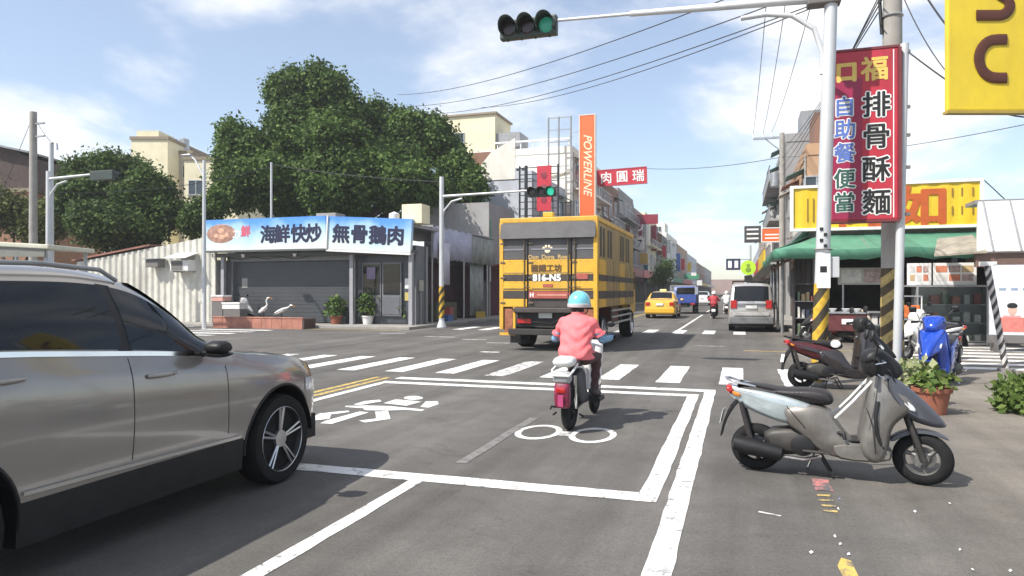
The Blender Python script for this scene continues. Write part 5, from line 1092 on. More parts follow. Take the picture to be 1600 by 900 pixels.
def banner_mat():
    m, t, b = principled('seafood_banner'); nd, lk = t.nodes, t.links
    tcn = nd.new('ShaderNodeTexCoord'); sx = nd.new('ShaderNodeSeparateXYZ'); lk.new(tcn.outputs['Object'], sx.inputs[0])
    no = nd.new('ShaderNodeTexNoise'); no.inputs['Scale'].default_value = 0.7; no.inputs['Detail'].default_value = 5; lk.new(tcn.outputs['Object'], no.inputs['Vector'])
    ma = nd.new('ShaderNodeMath'); ma.operation = 'MULTIPLY_ADD'; lk.new(no.outputs[0], ma.inputs[0]); ma.inputs[1].default_value = 1.5; lk.new(sx.outputs[2], ma.inputs[2])
    r = nd.new('ShaderNodeValToRGB'); lk.new(ma.outputs[0], r.inputs[0])
    mp = nd.new('ShaderNodeMapRange'); mp.inputs[1].default_value = 0.35; mp.inputs[2].default_value = 2.35; lk.new(ma.outputs[0], mp.inputs[0]); lk.new(mp.outputs[0], r.inputs[0])
    e = r.color_ramp.elements; e[0].position = 0.0; e[0].color = (0.62, 0.66, 0.60, 1); e[1].position = 1.0; e[1].color = (0.05, 0.20, 0.62, 1)
    for p, c in ((0.30, (0.62, 0.68, 0.66, 1)), (0.5, (0.48, 0.64, 0.70, 1)), (0.68, (0.34, 0.54, 0.74, 1)), (0.82, (0.10, 0.30, 0.70, 1))):
        q = r.color_ramp.elements.new(p); q.color = c
    lk.new(r.outputs[0], b.inputs['Base Color']); b.inputs['Roughness'].default_value = 0.45
    return m
BAN = banner_mat(); NAVY = mat('navy_ink', (0.012, 0.014, 0.05), 0.5)
b1 = MB().b(0, xb - xa - 0.04, 0, 0.22, 0, 1.36).build('banner', BAN, rs, loc=(xa, -0.05, 3.2 - 0.02))
for i, ch in enumerate('海鮮快炒'):
    px = (424, 446, 472, 495)[i] - 7
    letter(ch, 0.80, NAVY, b1, (TX(px + 3, 25.6) - ox - xa, -0.008, 0.66), offset=0.03)
# dish picture and red character
dish = MB().ell((0, 0, 0), (0.78, 0.02, 0.42), 24, 8).build('dish_picture', mat('dish_print', (0.36, 0.20, 0.15), 0.5, var=0.5, scale=5), b1, loc=(0.85, 0.0, 0.74))
for (dx, dz, rr) in ((-0.25, -0.1, 0.14), (0.05, -0.15, 0.16), (0.3, -0.08, 0.13), (0.0, 0.12, 0.17)): MB().ell((0, 0, 0), (rr, 0.012, rr * 0.7), 12, 6).build('dish_morsel', mat('morsel_print', (0.62, 0.36, 0.24), 0.5, var=0.3, scale=9), dish, loc=(dx, -0.016, dz))
letter('鮮', 0.5, mat('red_ink', (0.55, 0.10, 0.16), 0.5), b1, (2.15, -0.008, 0.82), offset=0.02); letter('の', 0.5, INKWHITE, b1, (1.65, -0.008, 0.68), offset=0.01)
xc = TX(642, 25.9) - ox; ang = math.atan2(0.3, xc - xb); ln = math.hypot(xc - xb, 0.3)
b2 = MB().b(0, ln, 0, 0.22, 0, 1.36).build('banner', BAN, rs, loc=(xb, -0.05, 3.16), rot=(0, R(3.2), ang))
for i, ch in enumerate('無骨鵝肉'): letter(ch, 0.80, NAVY, b2, ((0.17, 0.39, 0.61, 0.82)[i] * ln, -0.008, 0.66), offset=0.03)
MB().b(-0.03, 0.03, -0.06, 0.0, 0, 1.38).build('banner_joint', SWHITE, b2)
MB().b(xa, xb, -0.07, 0.2, 3.10, 3.175).build('banner_lower_rail', mat('dark_rail', (0.09, 0.09, 0.09), 0.6), rs)
bb = MB().b(0, ln, -0.02, 0.2, -0.1, -0.01).build('banner_lower_rail', SWHITE, rs, loc=(xb, -0.05, 3.16), rot=(0, R(3.2), ang))
for px in (374, 455): MB().lathe([(0.05, 0), (0.09, 0.12), (0.001, 0.14)], 10, (TX(px, 25.6) - ox, 0.25, 2.88)).build('hanging_lamp', SWHITE, rs)
MB().b(xb + 3.2, xb + 4.1, 0.5, 1.3, 4.16, 4.95).build('roof_box', CREAM, rs, bevel=0.02); MB().lathe([(0.001, 0), (0.22, 0), (0.22, 0.45), (0.001, 0.55)], 14, (xb + 2.7, 0.8, 4.16)).build('roof_tank', SWHITE, rs, smooth=40)
MB().b(-0.9, 0.1, 1.5, 2.3, 4.16, 4.85).build('roof_box', GREYW, rs, bevel=0.02)
GPIPE = mat('grey_pipe', (0.3, 0.3, 0.29), 0.6)
for x in (xa + 0.68, xb + 0.76): MB().b(x, x + 0.07, 0.84, 0.99, 0.02, 2.92).build('shutter_rail', STEEL, rs)
MB().b(xa + 0.7, xb + 0.8, 0.72, 0.98, 2.72, 2.92).build('shutter_box', mat('shutter_box_grey', (0.2, 0.2, 0.21), 0.6, dirt=0.4), rs)
MB().b(xb + 3.62, xb + 3.72, 1.2, 1.5, 1.4, 1.85).build('meter_box', mat('meter_beige', (0.4, 0.38, 0.33), 0.6), rs, bevel=0.01)
MB().tube([(xb + 3.66, 1.35, 0.0), (xb + 3.66, 1.35, 1.4)], 0.03, 6).build('conduit', GPIPE, rs); MB().tube([(xb + 3.66, 1.9, 0.0), (xb + 3.66, 1.9, 3.3)], 0.05, 8).build('drain_pipe', GPIPE, rs)
for k, (x, z, w_, h_, m) in enumerate(((xb + 3.12, 1.5, 0.3, 0.42, SWHITE), (xb + 3.12, 1.0, 0.26, 0.34, mat('poster_yellow', (0.5, 0.4, 0.12), 0.6)), (xa + 1.2, 1.55, 0.3, 0.42, mat('old_notice', (0.34, 0.33, 0.31), 0.7)), (xb + 1.4, 1.9, 0.4, 0.5, mat('purple_poster', (0.2, 0.16, 0.26), 0.6, var=0.4, scale=5)))):
    MB().b(x, x + w_, 0.815 if x < xb + 3 and x > xb else (0.94 if x > xb else 0.882), 0.99, z, z + h_).build('pasted_notice', m, rs)
for k in range(3): MB().tube([(xa + 0.6 + k * 1.4, 0.70, 2.9), (xa + 1.3 + k * 1.4, 0.72, 2.80), (xa + 2.0 + k * 1.4, 0.70, 2.9)], 0.012, 6).build('loose_cable', BLACKP, rs)
# corrugated shed
CORR = mat('white_corrugated', (0.62, 0.60, 0.53), 0.5, 0.1, var=0.14, scale=2.2, dirt=0.6)
xs0, xs1 = TX(120, 26.0), TX(338, 26.0)
pw = GP(345, 508); potted('weedy bush growing at the shed corner by the lamp post', (pw.x - 0.2, pw.y + 0.5, 0), 0, 0, None, 420, 0.9, 0.16, LEAF2, 0.45, 0.4, name='wild_bush')
shd = thing('corrugated_shed', 'white corrugated metal shed beside the seafood restaurant', 'shed', (xs0, 26.0, 0.0))
wl = xs1 - xs0
corr_sheet(wl, 2.9, 0.36, 0.06, 4.0).build('wall_sheet', CORR, shd)
MB().add([(0 - 0.2, -0.12, 2.95), (wl * 0.55, -0.12, 3.6), (wl * 0.55, 3, 3.7), (-0.2, 3, 3.1), (0 - 0.2, -0.12, 3.03), (wl * 0.55, -0.12, 3.68), (wl * 0.55, 3, 3.78), (-0.2, 3, 3.18)], [(0, 3, 2, 1), (4, 5, 6, 7), (0, 1, 5, 4), (1, 2, 6, 5), (2, 3, 7, 6), (3, 0, 4, 7)]).build('roof_sheet', mat('rusty_roof', (0.26, 0.12, 0.09), 0.8, var=0.3, dirt=0.3), shd)
MB().b(0, wl, 0.06, 3.0, 0, 2.9).build('wall', GREYW, shd)
ac = thing('air_conditioner', 'white wall air conditioner hung on the corrugated shed', 'air conditioner', (TX(292, 25.9), 25.7, 2.35))
MB().b(-0.5, 0.5, -0.28, 0.24, 0.06, 0.55).build('casing', SWHITE, ac, bevel=0.03); MB().b(-0.42, 0.2, -0.295, -0.27, 0.1, 0.5).build('grille', DARKW, ac)
MB().add([(-0.6, -0.5, 0.62), (0.6, -0.5, 0.62), (0.6, 0.24, 0.86), (-0.6, 0.24, 0.86), (-0.6, -0.5, 0.66), (0.6, -0.5, 0.66), (0.6, 0.24, 0.9), (-0.6, 0.24, 0.9)], [(0, 3, 2, 1), (4, 5, 6, 7), (0, 1, 5, 4), (2, 3, 7, 6), (1, 2, 6, 5), (3, 0, 4, 7)]).build('hood', SWHITE, ac)
for q in (-0.4, 0.4): MB().b(q - 0.02, q + 0.02, -0.25, 0.26, 0.0, 0.06).build('bracket', STEEL, ac)
fb = thing('exhaust_box', 'small grey exhaust box on the corrugated shed wall', 'vent', (TX(247, 25.9), 25.72, 2.6)); MB().b(-0.35, 0.35, -0.2, 0.23, 0, 0.35).build('casing', DARKW, fb, bevel=0.02); MB().b(-0.45, 0.45, -0.3, 0.23, 0.36, 0.4).build('hood', STEEL, fb)
# brick planter, birds and boxes
BRK = mat('pink_brick', (0.40, 0.17, 0.12), 0.85, var=0.25, scale=3, dirt=0.25)
pl0, pl1 = GP(330, 512), GP(490, 513)
plt = thing('brick_planter', 'low pink brick planter wall before the restaurant shutter', 'planter', (pl0.x, pl0.y + 0.1, 0)); wpl = pl1.x - pl0.x
dpl = 0.9
for k in range(9):                                     # courses of bricks laid as long panels with recessed joints
    MB().b(wpl * k / 9 + 0.008, wpl * (k + 1) / 9 - 0.008, -0.012, 0.12, 0.0, 0.40).build('brick_panel', BRK, plt)
MB().b(0, wpl, 0.0, 0.11, 0, 0.415).build('wall', mat('mortar', (0.33, 0.27, 0.23), 0.9), plt); MB().b(0, 0.12, 0.12, dpl, 0, 0.40).build('end_wall', BRK, plt); MB().b(wpl - 0.12, wpl, 0.12, dpl, 0, 0.40).build('end_wall', mat('dark_brick', (0.10, 0.06, 0.05), 0.9), plt)
MB().b(-0.02, wpl + 0.02, -0.03, 0.15, 0.415, 0.46).build('coping', BRK, plt, bevel=0.01); MB().b(0.12, wpl - 0.12, 0.15, dpl, 0.1, 0.36).build('soil', SOIL, plt)
BIRD = mat('egret_white', (0.75, 0.75, 0.73), 0.5, var=0.08)
def egret(label, px, tall):
    p = Vector((TX(px, 25.0), pl0.y + 0.55, 0.34)); o = thing('bird_statue', label, 'statue', p, R(-90))
    if tall:
        MB().puff([(-0.22, 0.30), (-0.05, 0.48), (0.12, 0.55), (0.18, 0.46), (0.05, 0.32), (-0.15, 0.22)], 0.10, 0.05, None, 2).build('body', BIRD, o, smooth=60)
        MB().tube([(0, 0.12, 0.50), (0, 0.20, 0.62), (0, 0.15, 0.76), (0, 0.22, 0.88), (0, 0.30, 0.90)], [0.05, 0.032, 0.026, 0.035, 0.03], 8).build('neck', BIRD, o, smooth=60)
        MB().tube([(0, 0.30, 0.90), (0, 0.46, 0.85)], [0.018, 0.004], 6).build('beak', ORANGEL, o)
    else:
        MB().puff([(-0.40, 0.22), (-0.1, 0.42), (0.2, 0.52), (0.32, 0.46), (0.1, 0.30), (-0.2, 0.18)], 0.11, 0.05, None, 2).build('body', BIRD, o, smooth=60)
        MB().tube([(0, 0.22, 0.46), (0, 0.36, 0.52), (0, 0.44, 0.60), (0, 0.52, 0.58)], [0.05, 0.03, 0.035, 0.025], 8).build('neck', BIRD, o, smooth=60)
        MB().tube([(0, 0.52, 0.58), (0, 0.66, 0.53)], [0.018, 0.004], 6).build('beak', ORANGEL, o)
    for s in (-1, 1): MB().tube([(s * 0.03, 0, 0.30), (s * 0.035, 0.02, 0.0)], 0.012, 6).build('leg', BLACKP, o)
egret('white egret statue with raised neck standing in the brick planter', 428, True); egret('white egret statue leaning forward in the brick planter', 456, False)
def cooler(label, px, w, h, z, m):
    o = thing('storage_box', label, 'box', (TX(px, 25.9), pl0.y + 1.5, 0.11)); MB().b(-w / 2, w / 2, -0.25, 0.25, 0, z).build('stand', DARKW, o); MB().b(-w / 2, w / 2, -0.27, 0.27, z, z + h).build('body', m, o, bevel=0.02); MB().b(-w / 2 - 0.02, w / 2 + 0.02, -0.29, 0.29, z + h, z + h + 0.07).build('lid', SWHITE, o, bevel=0.01)
cooler('white lidded foam box stacked behind the brick planter', 383, 0.9, 0.22, 0.62, SWHITE); cooler('salmon lidded box beside the white foam box', 362, 0.6, 0.2, 0.95, mat('salmon_box', (0.55, 0.3, 0.25), 0.6))
for px, lb in ((570, 'bushy plant in a white pot before the restaurant glass doors'), (632, 'bushy plant in a white pot at the restaurant corner pillar'), (520, 'dull green plant beside the end of the brick planter')):
    p = GP(px, 511); potted(lb, (p.x, p.y + 0.25, 0.11 if p.y > 24.5 else 0.0), 0.26, 0.36, SWHITE if px != 520 else TERRA, 260, 1.15 if px != 520 else 0.9, 0.20, LEAF2, 0.42, 0.5)

make_scooter('white scooter parked behind the brick planter by the shutter', (TX(352, 25.7), 25.75, 0.11), R(-88), WSC, WSC, WSC, lean=R(-2))
for k, (x, y, z, m, lb) in enumerate(((-12.95, 30.2, 0.11, mat('crate_blue', (0.06, 0.14, 0.34), 0.5), 'blue plastic crate on the pavement before the stall'), (-12.93, 30.25, 0.43, mat('crate_red', (0.36, 0.06, 0.05), 0.5), 'red plastic crate stacked on the blue crate'), (-12.9, 34.6, 0.11, mat('crate_yellow', (0.55, 0.36, 0.05), 0.5), 'yellow plastic crate beside the grey curtain of the stall'))):
    c_ = thing('plastic_crate', lb, 'crate', (x, y, z), R(8 * k)); q_ = MB().b(-0.22, 0.22, -0.3, 0.3, 0, 0.03)
    q_.b(-0.22, -0.19, -0.3, 0.3, 0.03, 0.32); q_.b(0.19, 0.22, -0.3, 0.3, 0.03, 0.32); q_.b(-0.19, 0.19, -0.3, -0.27, 0.03, 0.32); q_.b(-0.19, 0.19, 0.27, 0.3, 0.03, 0.32); q_.build('tray', m, c_)
    MB().b(-0.235, 0.235, -0.315, -0.30, 0.26, 0.315).build('rim', m, c_); MB().b(0.22, 0.235, -0.3, 0.3, 0.26, 0.315).build('rim', m, c_)
# street stalls next to the restaurant, along the left pavement
st = thing('market_stall', 'dark open stall under pale lilac tarpaulins beside the restaurant', 'stall', (-13.2, 33, 0.11))
LIL = mat('lilac_tarp', (0.40, 0.40, 0.50), 0.7, var=0.25, scale=1.5, bump=0.5, bscale=4); GRT = mat('grey_tarp', (0.26, 0.27, 0.25), 0.8, var=0.3, scale=2, bump=0.5, bscale=3)
MB().b(-4.5, -0.9, -4.6, 4.2, 0, 3.0).build('back_wall', DARKW, st)
MB().b(-0.9, -0.86, -4.4, 4.0, 0.0, 2.75).build('dark_interior', mat('stall_maroon', (0.06, 0.025, 0.03), 0.8, var=0.3), st)
def tarp(nm, y0, y1, z0, z1, m, x=0.0):
    n = 22; v = []
    for i in range(n + 1):
        y = y0 + (y1 - y0) * i / n; a = 0.06 * math.sin(i * 1.7) + 0.03 * math.sin(i * 4.1)
        v.append([(x + a, y, z0 + 0.05 * math.sin(i * 2.3)), (x + a * 0.5, y, (z0 + z1) / 2), (x, y, z1)])
    me = MB().loft(v, cap=False, closed=False).build(nm, m, st, smooth=60)
    md = me.modifiers.new('thick', 'SOLIDIFY'); md.thickness = 0.01; return me
tarp('tarpaulin', -4.4, 0.4, 2.85, 4.3, LIL, 0.3); tarp('tarpaulin', 0.45, 3.9, 2.8, 4.2, GRT, 0.28)
MB().b(-4.4, 0.3, -4.4, 4.0, 4.25, 4.33).build('roof_sheet', ROOFT, st)
tarp('hanging_cloth', -3.9, -2.7, 1.7, 3.6, mat('pale_cloth', (0.55, 0.52, 0.58), 0.8, var=0.15), 0.38); tarp('curtain', 0.6, 2.6, 0.15, 2.8, GRT, 0.1)
for y in (-4.3, -0.5, 2.9): MB().tube([(0.2, y, 0), (0.2, y, 4.2)], 0.05, 8).build('post', STEEL, st)
MB().b(-0.4, 0.2, -3.8, -1.4, 0.0, 0.85).build('counter', mat('olive_counter', (0.09, 0.09, 0.055), 0.8, var=0.3), st, bevel=0.02)
p2 = thing('shop_house', 'narrow maroon fronted shop with posters beside the stall', 'shop', (-13.4, 39.6, 0.11))
MB().b(-4, 0, -2.3, 2.4, 0, 6.4).build('wall', GREYW, p2); MB().b(0, 0.04, -2.0, 2.0, 0, 2.7).build('shop_opening', mat('maroon_interior', (0.075, 0.02, 0.03), 0.8, var=0.3), p2)
MB().b(0, 0.9, -2.25, 2.3, 2.75, 2.9).build('canopy', MAROON, p2)
def panel_at(name, label, px0, px1, py0, py1, s, m, cat='sign', th=0.12, frame=None, tilt=0.0, group=None, posts=None):
    x0, x1 = TX(px0, s), TX(px1, s); xm = (x0 + x1) / 2; z1, z0 = ZP(xm, s, py0), ZP(xm, s, py1)
    o = thing(name, label, cat, (xm, s, z0), 0, group); o.rotation_euler = (0, tilt, 0); w, h = x1 - x0, z1 - z0
    MB().b(-w / 2, w / 2, 0, th, 0, h).build('panel', m, o, bevel=0.012)
    if frame is not None:
        t = min(0.06, w * 0.05 + 0.01); f = MB(); f.b(-w / 2 - t, w / 2 + t, -0.03, th + 0.01, h, h + t); f.b(-w / 2 - t, w / 2 + t, -0.03, th + 0.01, -t, 0); f.b(-w / 2 - t, -w / 2, -0.03, th + 0.01, 0, h); f.b(w / 2, w / 2 + t, -0.03, th + 0.01, 0, h); f.build('frame', frame, o)
    return o, w, h
def bracket(o, w, h, side_x):               # steel arms from a hanging sign back to its wall at world x = side_x
    dx = side_x - o.location.x
    for z in (0.15 * h, 0.85 * h): MB().b(min(0, dx), max(0, dx), 0.125, 0.165, z - 0.02, z + 0.02).build('bracket', STEEL, o)
o, w, h = panel_at('poster_sign', 'green framed poster sign hanging beside the lorry', 742, 765, 345, 400, 37.5, mat('poster_olive', (0.36, 0.38, 0.20), 0.6, var=0.3, scale=2), frame=SGREEN); bracket(o, w, h, -13.4)
MB().b(-0.1, 0.12, -0.006, 0, h * 0.2, h * 0.75).build('print_block', SORG, o)
o, w, h = panel_at('poster_sign', 'white notice board below the green framed poster', 744, 766, 408, 440, 37.3, SWHITE); bracket(o, w, h, -13.4)
o, w, h = panel_at('hanging_sign', 'pale pink vertical sign behind the green framed poster', 766, 782, 348, 400, 40.5, mat('pale_pink_sign', (0.5, 0.42, 0.44), 0.6, var=0.2)); bracket(o, w, h, -13.4)

# sign frames on the pale house and the big orange banner
o = thing('sign_lattice', 'dark steel lattice frame holding a red signboard', 'sign frame', (TX(842, 41.5), 41.5, 0))
xq = lambda px: TX(px, 41.5) - o.location.x
zq = lambda py: ZP(TX(842, 41.5), 41.5, py)
for px in (812, 822, 872): MB().tube([(xq(px), 0, 0), (xq(px), 0, zq(258))], 0.06 if px != 822 else 0.11, 8).build('post', mat('dark_steel', (0.05, 0.055, 0.06), 0.5, 0.5), o)
for k in range(8): MB().b(xq(812), xq(872), -0.03, 0.03, zq(262) - k * 0.42, zq(262) - k * 0.42 + 0.05).build('rung', mat('dark_steel', (0.05, 0.055, 0.06), 0.5, 0.5), o)
MB().b(xq(840), xq(862), -0.14, -0.04, zq(330), zq(260)).build('red_board', SRED, o)
for i in range(3): MB().ell((xq(851), -0.15, zq(275 + i * 19)), (0.2, 0.01, 0.22), 10, 6).build('board_motif', MAROON, o)
o = thing('sign_lattice', 'pale scaffold frame beside the orange banner', 'sign frame', (TX(880, 50.8), 50.8, 0))
xq = lambda px: TX(px, 50.8) - o.location.x
zq = lambda py: ZP(TX(880, 50.8), 50.8, py)
SCAF = mat('grey_scaffold', (0.30, 0.31, 0.32), 0.5, 0.4)
for px in (857, 873, 892): MB().tube([(xq(px), 0, 0), (xq(px), 0, zq(182))], 0.07, 8).build('post', SCAF, o)
for k in range(9): MB().b(xq(857), xq(892), -0.03, 0.03, zq(184) - k * 0.9, zq(184) - k * 0.9 + 0.06).build('rung', SCAF, o)
o, w, h = panel_at('banner_sign', 'tall orange vertical banner sign with white script above the lorry', 906, 929, 180, 345, 50.4, SORG, th=0.4, frame=mat('banner_frame', (0.72, 0.62, 0.52), 0.5))
letter('POWERLINE', 1.0, mat('cream_script', (0.75, 0.62, 0.42), 0.5), o, (0.05, -0.02, h * 0.52), rot=(R(90), R(90), 0), offset=0.02, shear=0.35, scale=(0.80, 0.85, 1)); bracket(o, w, h, -12.2)
MB().tube([(0, 0.25, -o.location.z), (0, 0.25, 0.2)], 0.12, 10).build('post', SCAF, o)
o, w, h = panel_at('hanging_sign', 'crimson hanging sign reading 肉圓瑞 over the street', 934, 1010, 264, 288, 60, SRED, th=0.25, frame=mat('sign_rim', (0.5, 0.08, 0.1), 0.5), tilt=R(-1.5)); bracket(o, w, h, -12.0)
for i, ch in enumerate('肉圓瑞'): letter(ch, h * 0.80, INKWHITE, o, (-w * 0.32 + i * w * 0.33, -0.02, h * 0.5), offset=0.016)
far = [(994, 1028, 335, 350, 84, MAROON, 'maroon square sign board high on the row houses', None), (990, 1003, 338, 368, 88, MAROON, 'tall maroon hanging sign with a pale ring', 'O'), (993, 1006, 371, 390, 86, SWHITE, 'white square sign with a dark numeral', '7'), (1008, 1014, 350, 405, 96, SWHITE, 'narrow white vertical sign among the maroon signs', None),
       (1016, 1026, 352, 392, 102, MAROON, 'narrow maroon vertical sign beside the cream row house', None), (1047, 1056, 385, 420, 130, SWHITE, 'small white vertical sign below the stepped white house', None), (1068, 1092, 428, 436, 120, SGREEN, 'flat green shop board far up the street', None), (1080, 1088, 426, 431, 112, SWHITE, 'bright white small board above the blue lorry', None),
       (1089, 1097, 438, 446, 125, SWHITE, 'bright white board over the far sedan', None), (983, 992, 392, 425, 80, mat('lightbox_blue', (0.3, 0.36, 0.44), 0.5), 'pale blue vertical sign beside the lorry cab', None)]
DSGN = mat('dull_teal_sign', (0.05, 0.16, 0.17), 0.5); BSGN = mat('brown_sign', (0.16, 0.08, 0.05), 0.5); OSGN = mat('ochre_sign', (0.5, 0.33, 0.08), 0.5)
far += [(976, 984, 352, 388, 74, BSGN, 'brown vertical sign just past the lorry roof', None), (1000, 1012, 396, 412, 82, OSGN, 'ochre square sign low beside the pale blue sign', None), (1006, 1012, 414, 440, 90, DSGN, 'dull teal vertical sign above the taxi', None),
        (1027, 1034, 365, 398, 108, BSGN, 'brown vertical sign ahead of the narrow maroon sign', None), (1034, 1041, 384, 402, 116, SRED, 'small red sign between the brown and white signs', None), (1056, 1063, 396, 424, 140, SBLUE, 'dark blue vertical sign below the white stepped house', None),
        (1064, 1070, 404, 422, 150, SRED, 'little red vertical sign far beyond the dark blue sign', None), (1074, 1080, 410, 424, 165, SYEL, 'little yellow sign far along the left houses', None), (1015, 1022, 398, 416, 98, SWHITE, 'small white square sign above the street tree', None)]
for (a, b_, c, d, s, m, lb, tx) in far:
    o, w, h = panel_at('hanging_sign', lb, a, b_, c, d, s, m, th=0.25); bracket(o, w, h, -12.0)
    if tx: letter(tx, h * 0.8, INKBLACK if m is SWHITE else INKWHITE, o, (0, -0.02, h * 0.5), offset=0.03)
for (a, b_, c, d, s, m, lb, tx) in ((1163, 1189, 353, 379, 58, mat('dark_board', (0.06, 0.055, 0.06), 0.5, var=0.2), 'dark square sign board over the right pavement', 1), (1191, 1221, 357, 377, 44, SORG, 'orange and white sign board above the green awning', 2)):
    o, w, h = panel_at('hanging_sign', lb, a, b_, c, d, s, m, th=0.2, frame=SWHITE if tx == 2 else None); bracket(o, w, h, 2.8 if s > 45 else 3.0)
    for k in range(3 if tx == 1 else 2): MB().b(-w * 0.36, w * 0.36, -0.008, 0, h * (0.2 + 0.27 * k), h * (0.30 + 0.27 * k)).build('print_line', INKWHITE, o)

# ---------------------------------------------------------------- right corner shop
SX0, SX1, SY = 2.25, 8.3, 24.6
shop = thing('corner_shop', 'open fronted corner shop under faded green awnings and a yellow sign', 'shop', (5.2, SY, 0.11))
dx = 5.2
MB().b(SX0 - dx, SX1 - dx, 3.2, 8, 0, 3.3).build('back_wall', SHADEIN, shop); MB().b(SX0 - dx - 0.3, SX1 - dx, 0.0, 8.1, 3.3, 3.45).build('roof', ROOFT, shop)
MB().b(SX0 - dx - 0.1, SX1 - dx, 0.0, 0.2, 2.75, 3.3).build('lintel', DARKW, shop); MB().b(SX1 - dx - 0.12, SX1 - dx, 0.2, 3.2, 0, 3.3).build('side_wall', DARKW, shop); MB().b(SX0 - dx, SX0 - dx + 0.12, 1.8, 3.2, 0, 3.3).build('side_wall', DARKW, shop)
for x in (SX0 + 0.02, 4.3, 6.2): MB().b(x - dx, x - dx + 0.14, 0.02, 0.16, 0, 2.75).build('pillar', mat('grey_pillar', (0.32, 0.32, 0.34), 0.6, dirt=0.3), shop)
AWN = mat('green_awning', (0.085, 0.255, 0.165), 0.65, var=0.18, scale=1.6, bump=0.4, bscale=5, dirt=0.25)
def awning(parent, pts_top, pts_bot, drop=0.22, m=AWN):
    n = len(pts_top); v = []
    rows_ = []
    for i in range(n):
        a, b_ = Vector(pts_top[i]), Vector(pts_bot[i]); mid = a.lerp(b_, 0.5) + Vector((0, 0, -0.04 - 0.03 * math.sin(i * 2.1)))
        rows_.append([a, mid, b_, b_ + Vector((0, 0.0, -drop - 0.03 * math.sin(i * 3.3)))])
    o_ = MB().loft(rows_, cap=False, closed=False).build('awning', m, parent, smooth=50); md = o_.modifiers.new('thick', 'SOLIDIFY'); md.thickness = 0.012; return o_
nA = 14
a1 = awning(shop, [(SX0 - dx + 0.3 + (6.9 - SX0 - 0.3) * i / nA, 0.0, 3.22) for i in range(nA + 1)], [(SX0 - dx - 1.25 + (6.9 - SX0 + 1.25) * i / nA, -2.0, 2.64 + 0.03 * math.sin(i)) for i in range(nA + 1)], 0.30)
for i in range(5):
    x = SX0 - dx + 0.3 + i * 1.05; MB().tube([(x, 0.0, 3.18), (x, -1.98, 2.62)], 0.018, 6).build('awning_arm', STEEL, shop)
awning(shop, [(SX0 - dx, 9.0 * (1 - i / nA), 3.24) for i in range(nA + 1)], [(SX0 - dx - 1.25, 9.0 * (1 - i / nA) - 2.0 * i / nA, 2.66 + 0.03 * math.sin(i * 1.3)) for i in range(nA + 1)], 0.32)
awning(shop, [(SX0 - dx - 0.2, 8.0 * (1 - i / 8), 2.75) for i in range(9)], [(SX0 - dx - 1.0, 8.0 * (1 - i / 8), 2.28 + 0.05 * math.sin(i * 1.9)) for i in range(9)], 0.05, mat('brown_tin', (0.20, 0.11, 0.07), 0.7, var=0.3, scale=3))
for y in (0.2, 3, 6, 8.5): MB().tube([(SX0 - dx - 0.9, y, 0), (SX0 - dx - 0.9, y, 2.5)], 0.05, 8).build('awning_post', STEEL, shop)
MB().b(1.2, 3.4, -0.6, -0.5, 2.1, 2.35).build('hanging_panel', mat('brown_tin', (0.20, 0.11, 0.07), 0.7), shop)
# street-side bays: dark panels with the shade inside put into their colour
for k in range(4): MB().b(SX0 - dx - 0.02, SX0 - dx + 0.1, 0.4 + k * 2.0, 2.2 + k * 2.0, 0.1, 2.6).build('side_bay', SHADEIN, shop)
# yellow roof sign with corrugated face
ys, ys0, ys1 = 24.35, 1.56, 6.95
ysn = thing('shop_sign', 'long yellow sign board with big orange character over the green awning', 'sign', ((ys0 + ys1) / 2, ys, 3.46)); wy = ys1 - ys0
cs = corr_sheet(wy - 0.2, 1.28, 0.55, 0.02, 1.28); cs.v = [(a - wy / 2 + 0.1, b_, c + 0.05) for a, b_, c in cs.v]; cs.build('panel', SYEL, ysn)
f = MB(); f.b(-wy / 2, wy / 2, -0.06, 0.14, 1.33, 1.42); f.b(-wy / 2, wy / 2, -0.06, 0.14, -0.04, 0.05); f.b(-wy / 2, -wy / 2 + 0.10, -0.06, 0.14, 0.05, 1.33); f.b(wy / 2 - 0.10, wy / 2, -0.06, 0.14, 0.05, 1.33); f.build('frame', SWHITE, ysn)
ORI = mat('burnt_orange_ink', (0.46, 0.09, 0.015), 0.5, var=0.15)
letter('如', 1.5, ORI, ysn, (TX(1437, ys) - ysn.location.x, -0.032, 0.66), offset=0.055, scale=(1.0, 0.86, 1)); letter('肉', 1.45, ORI, ysn, (TX(1345, ys) - ysn.location.x, -0.032, 0.60), offset=0.05, scale=(1.0, 0.86, 1))
INKB = mat('faded_brown_ink', (0.26, 0.15, 0.02), 0.6)
for px in (1262, 1271, 1280, 1488, 1503, 1520):
    for k in range(2 if px > 1400 else 1): MB().b(-0.022, 0.022, -0.004, 0, 0, (0.26 if px > 1400 else 0.75)).build('faded_stroke', INKB, ysn, loc=(TX(px, ys) - ysn.location.x, -0.024, 0.35 + k * 0.55 if px > 1400 else 0.25))
for k in range(5): MB().tube([(-wy / 2 + 0.5 + k * 1.1, 0.1, 0.0), (-wy / 2 + 0.5 + k * 1.1, 1.2, 0.1)], 0.03, 6).build('strut', STEEL, ysn)
MB().tube([(wy / 2, 0.05, 1.4), (wy / 2 + 0.9, 0.3, 0.5)], 0.015, 6).build('stay', BLACKP, ysn)
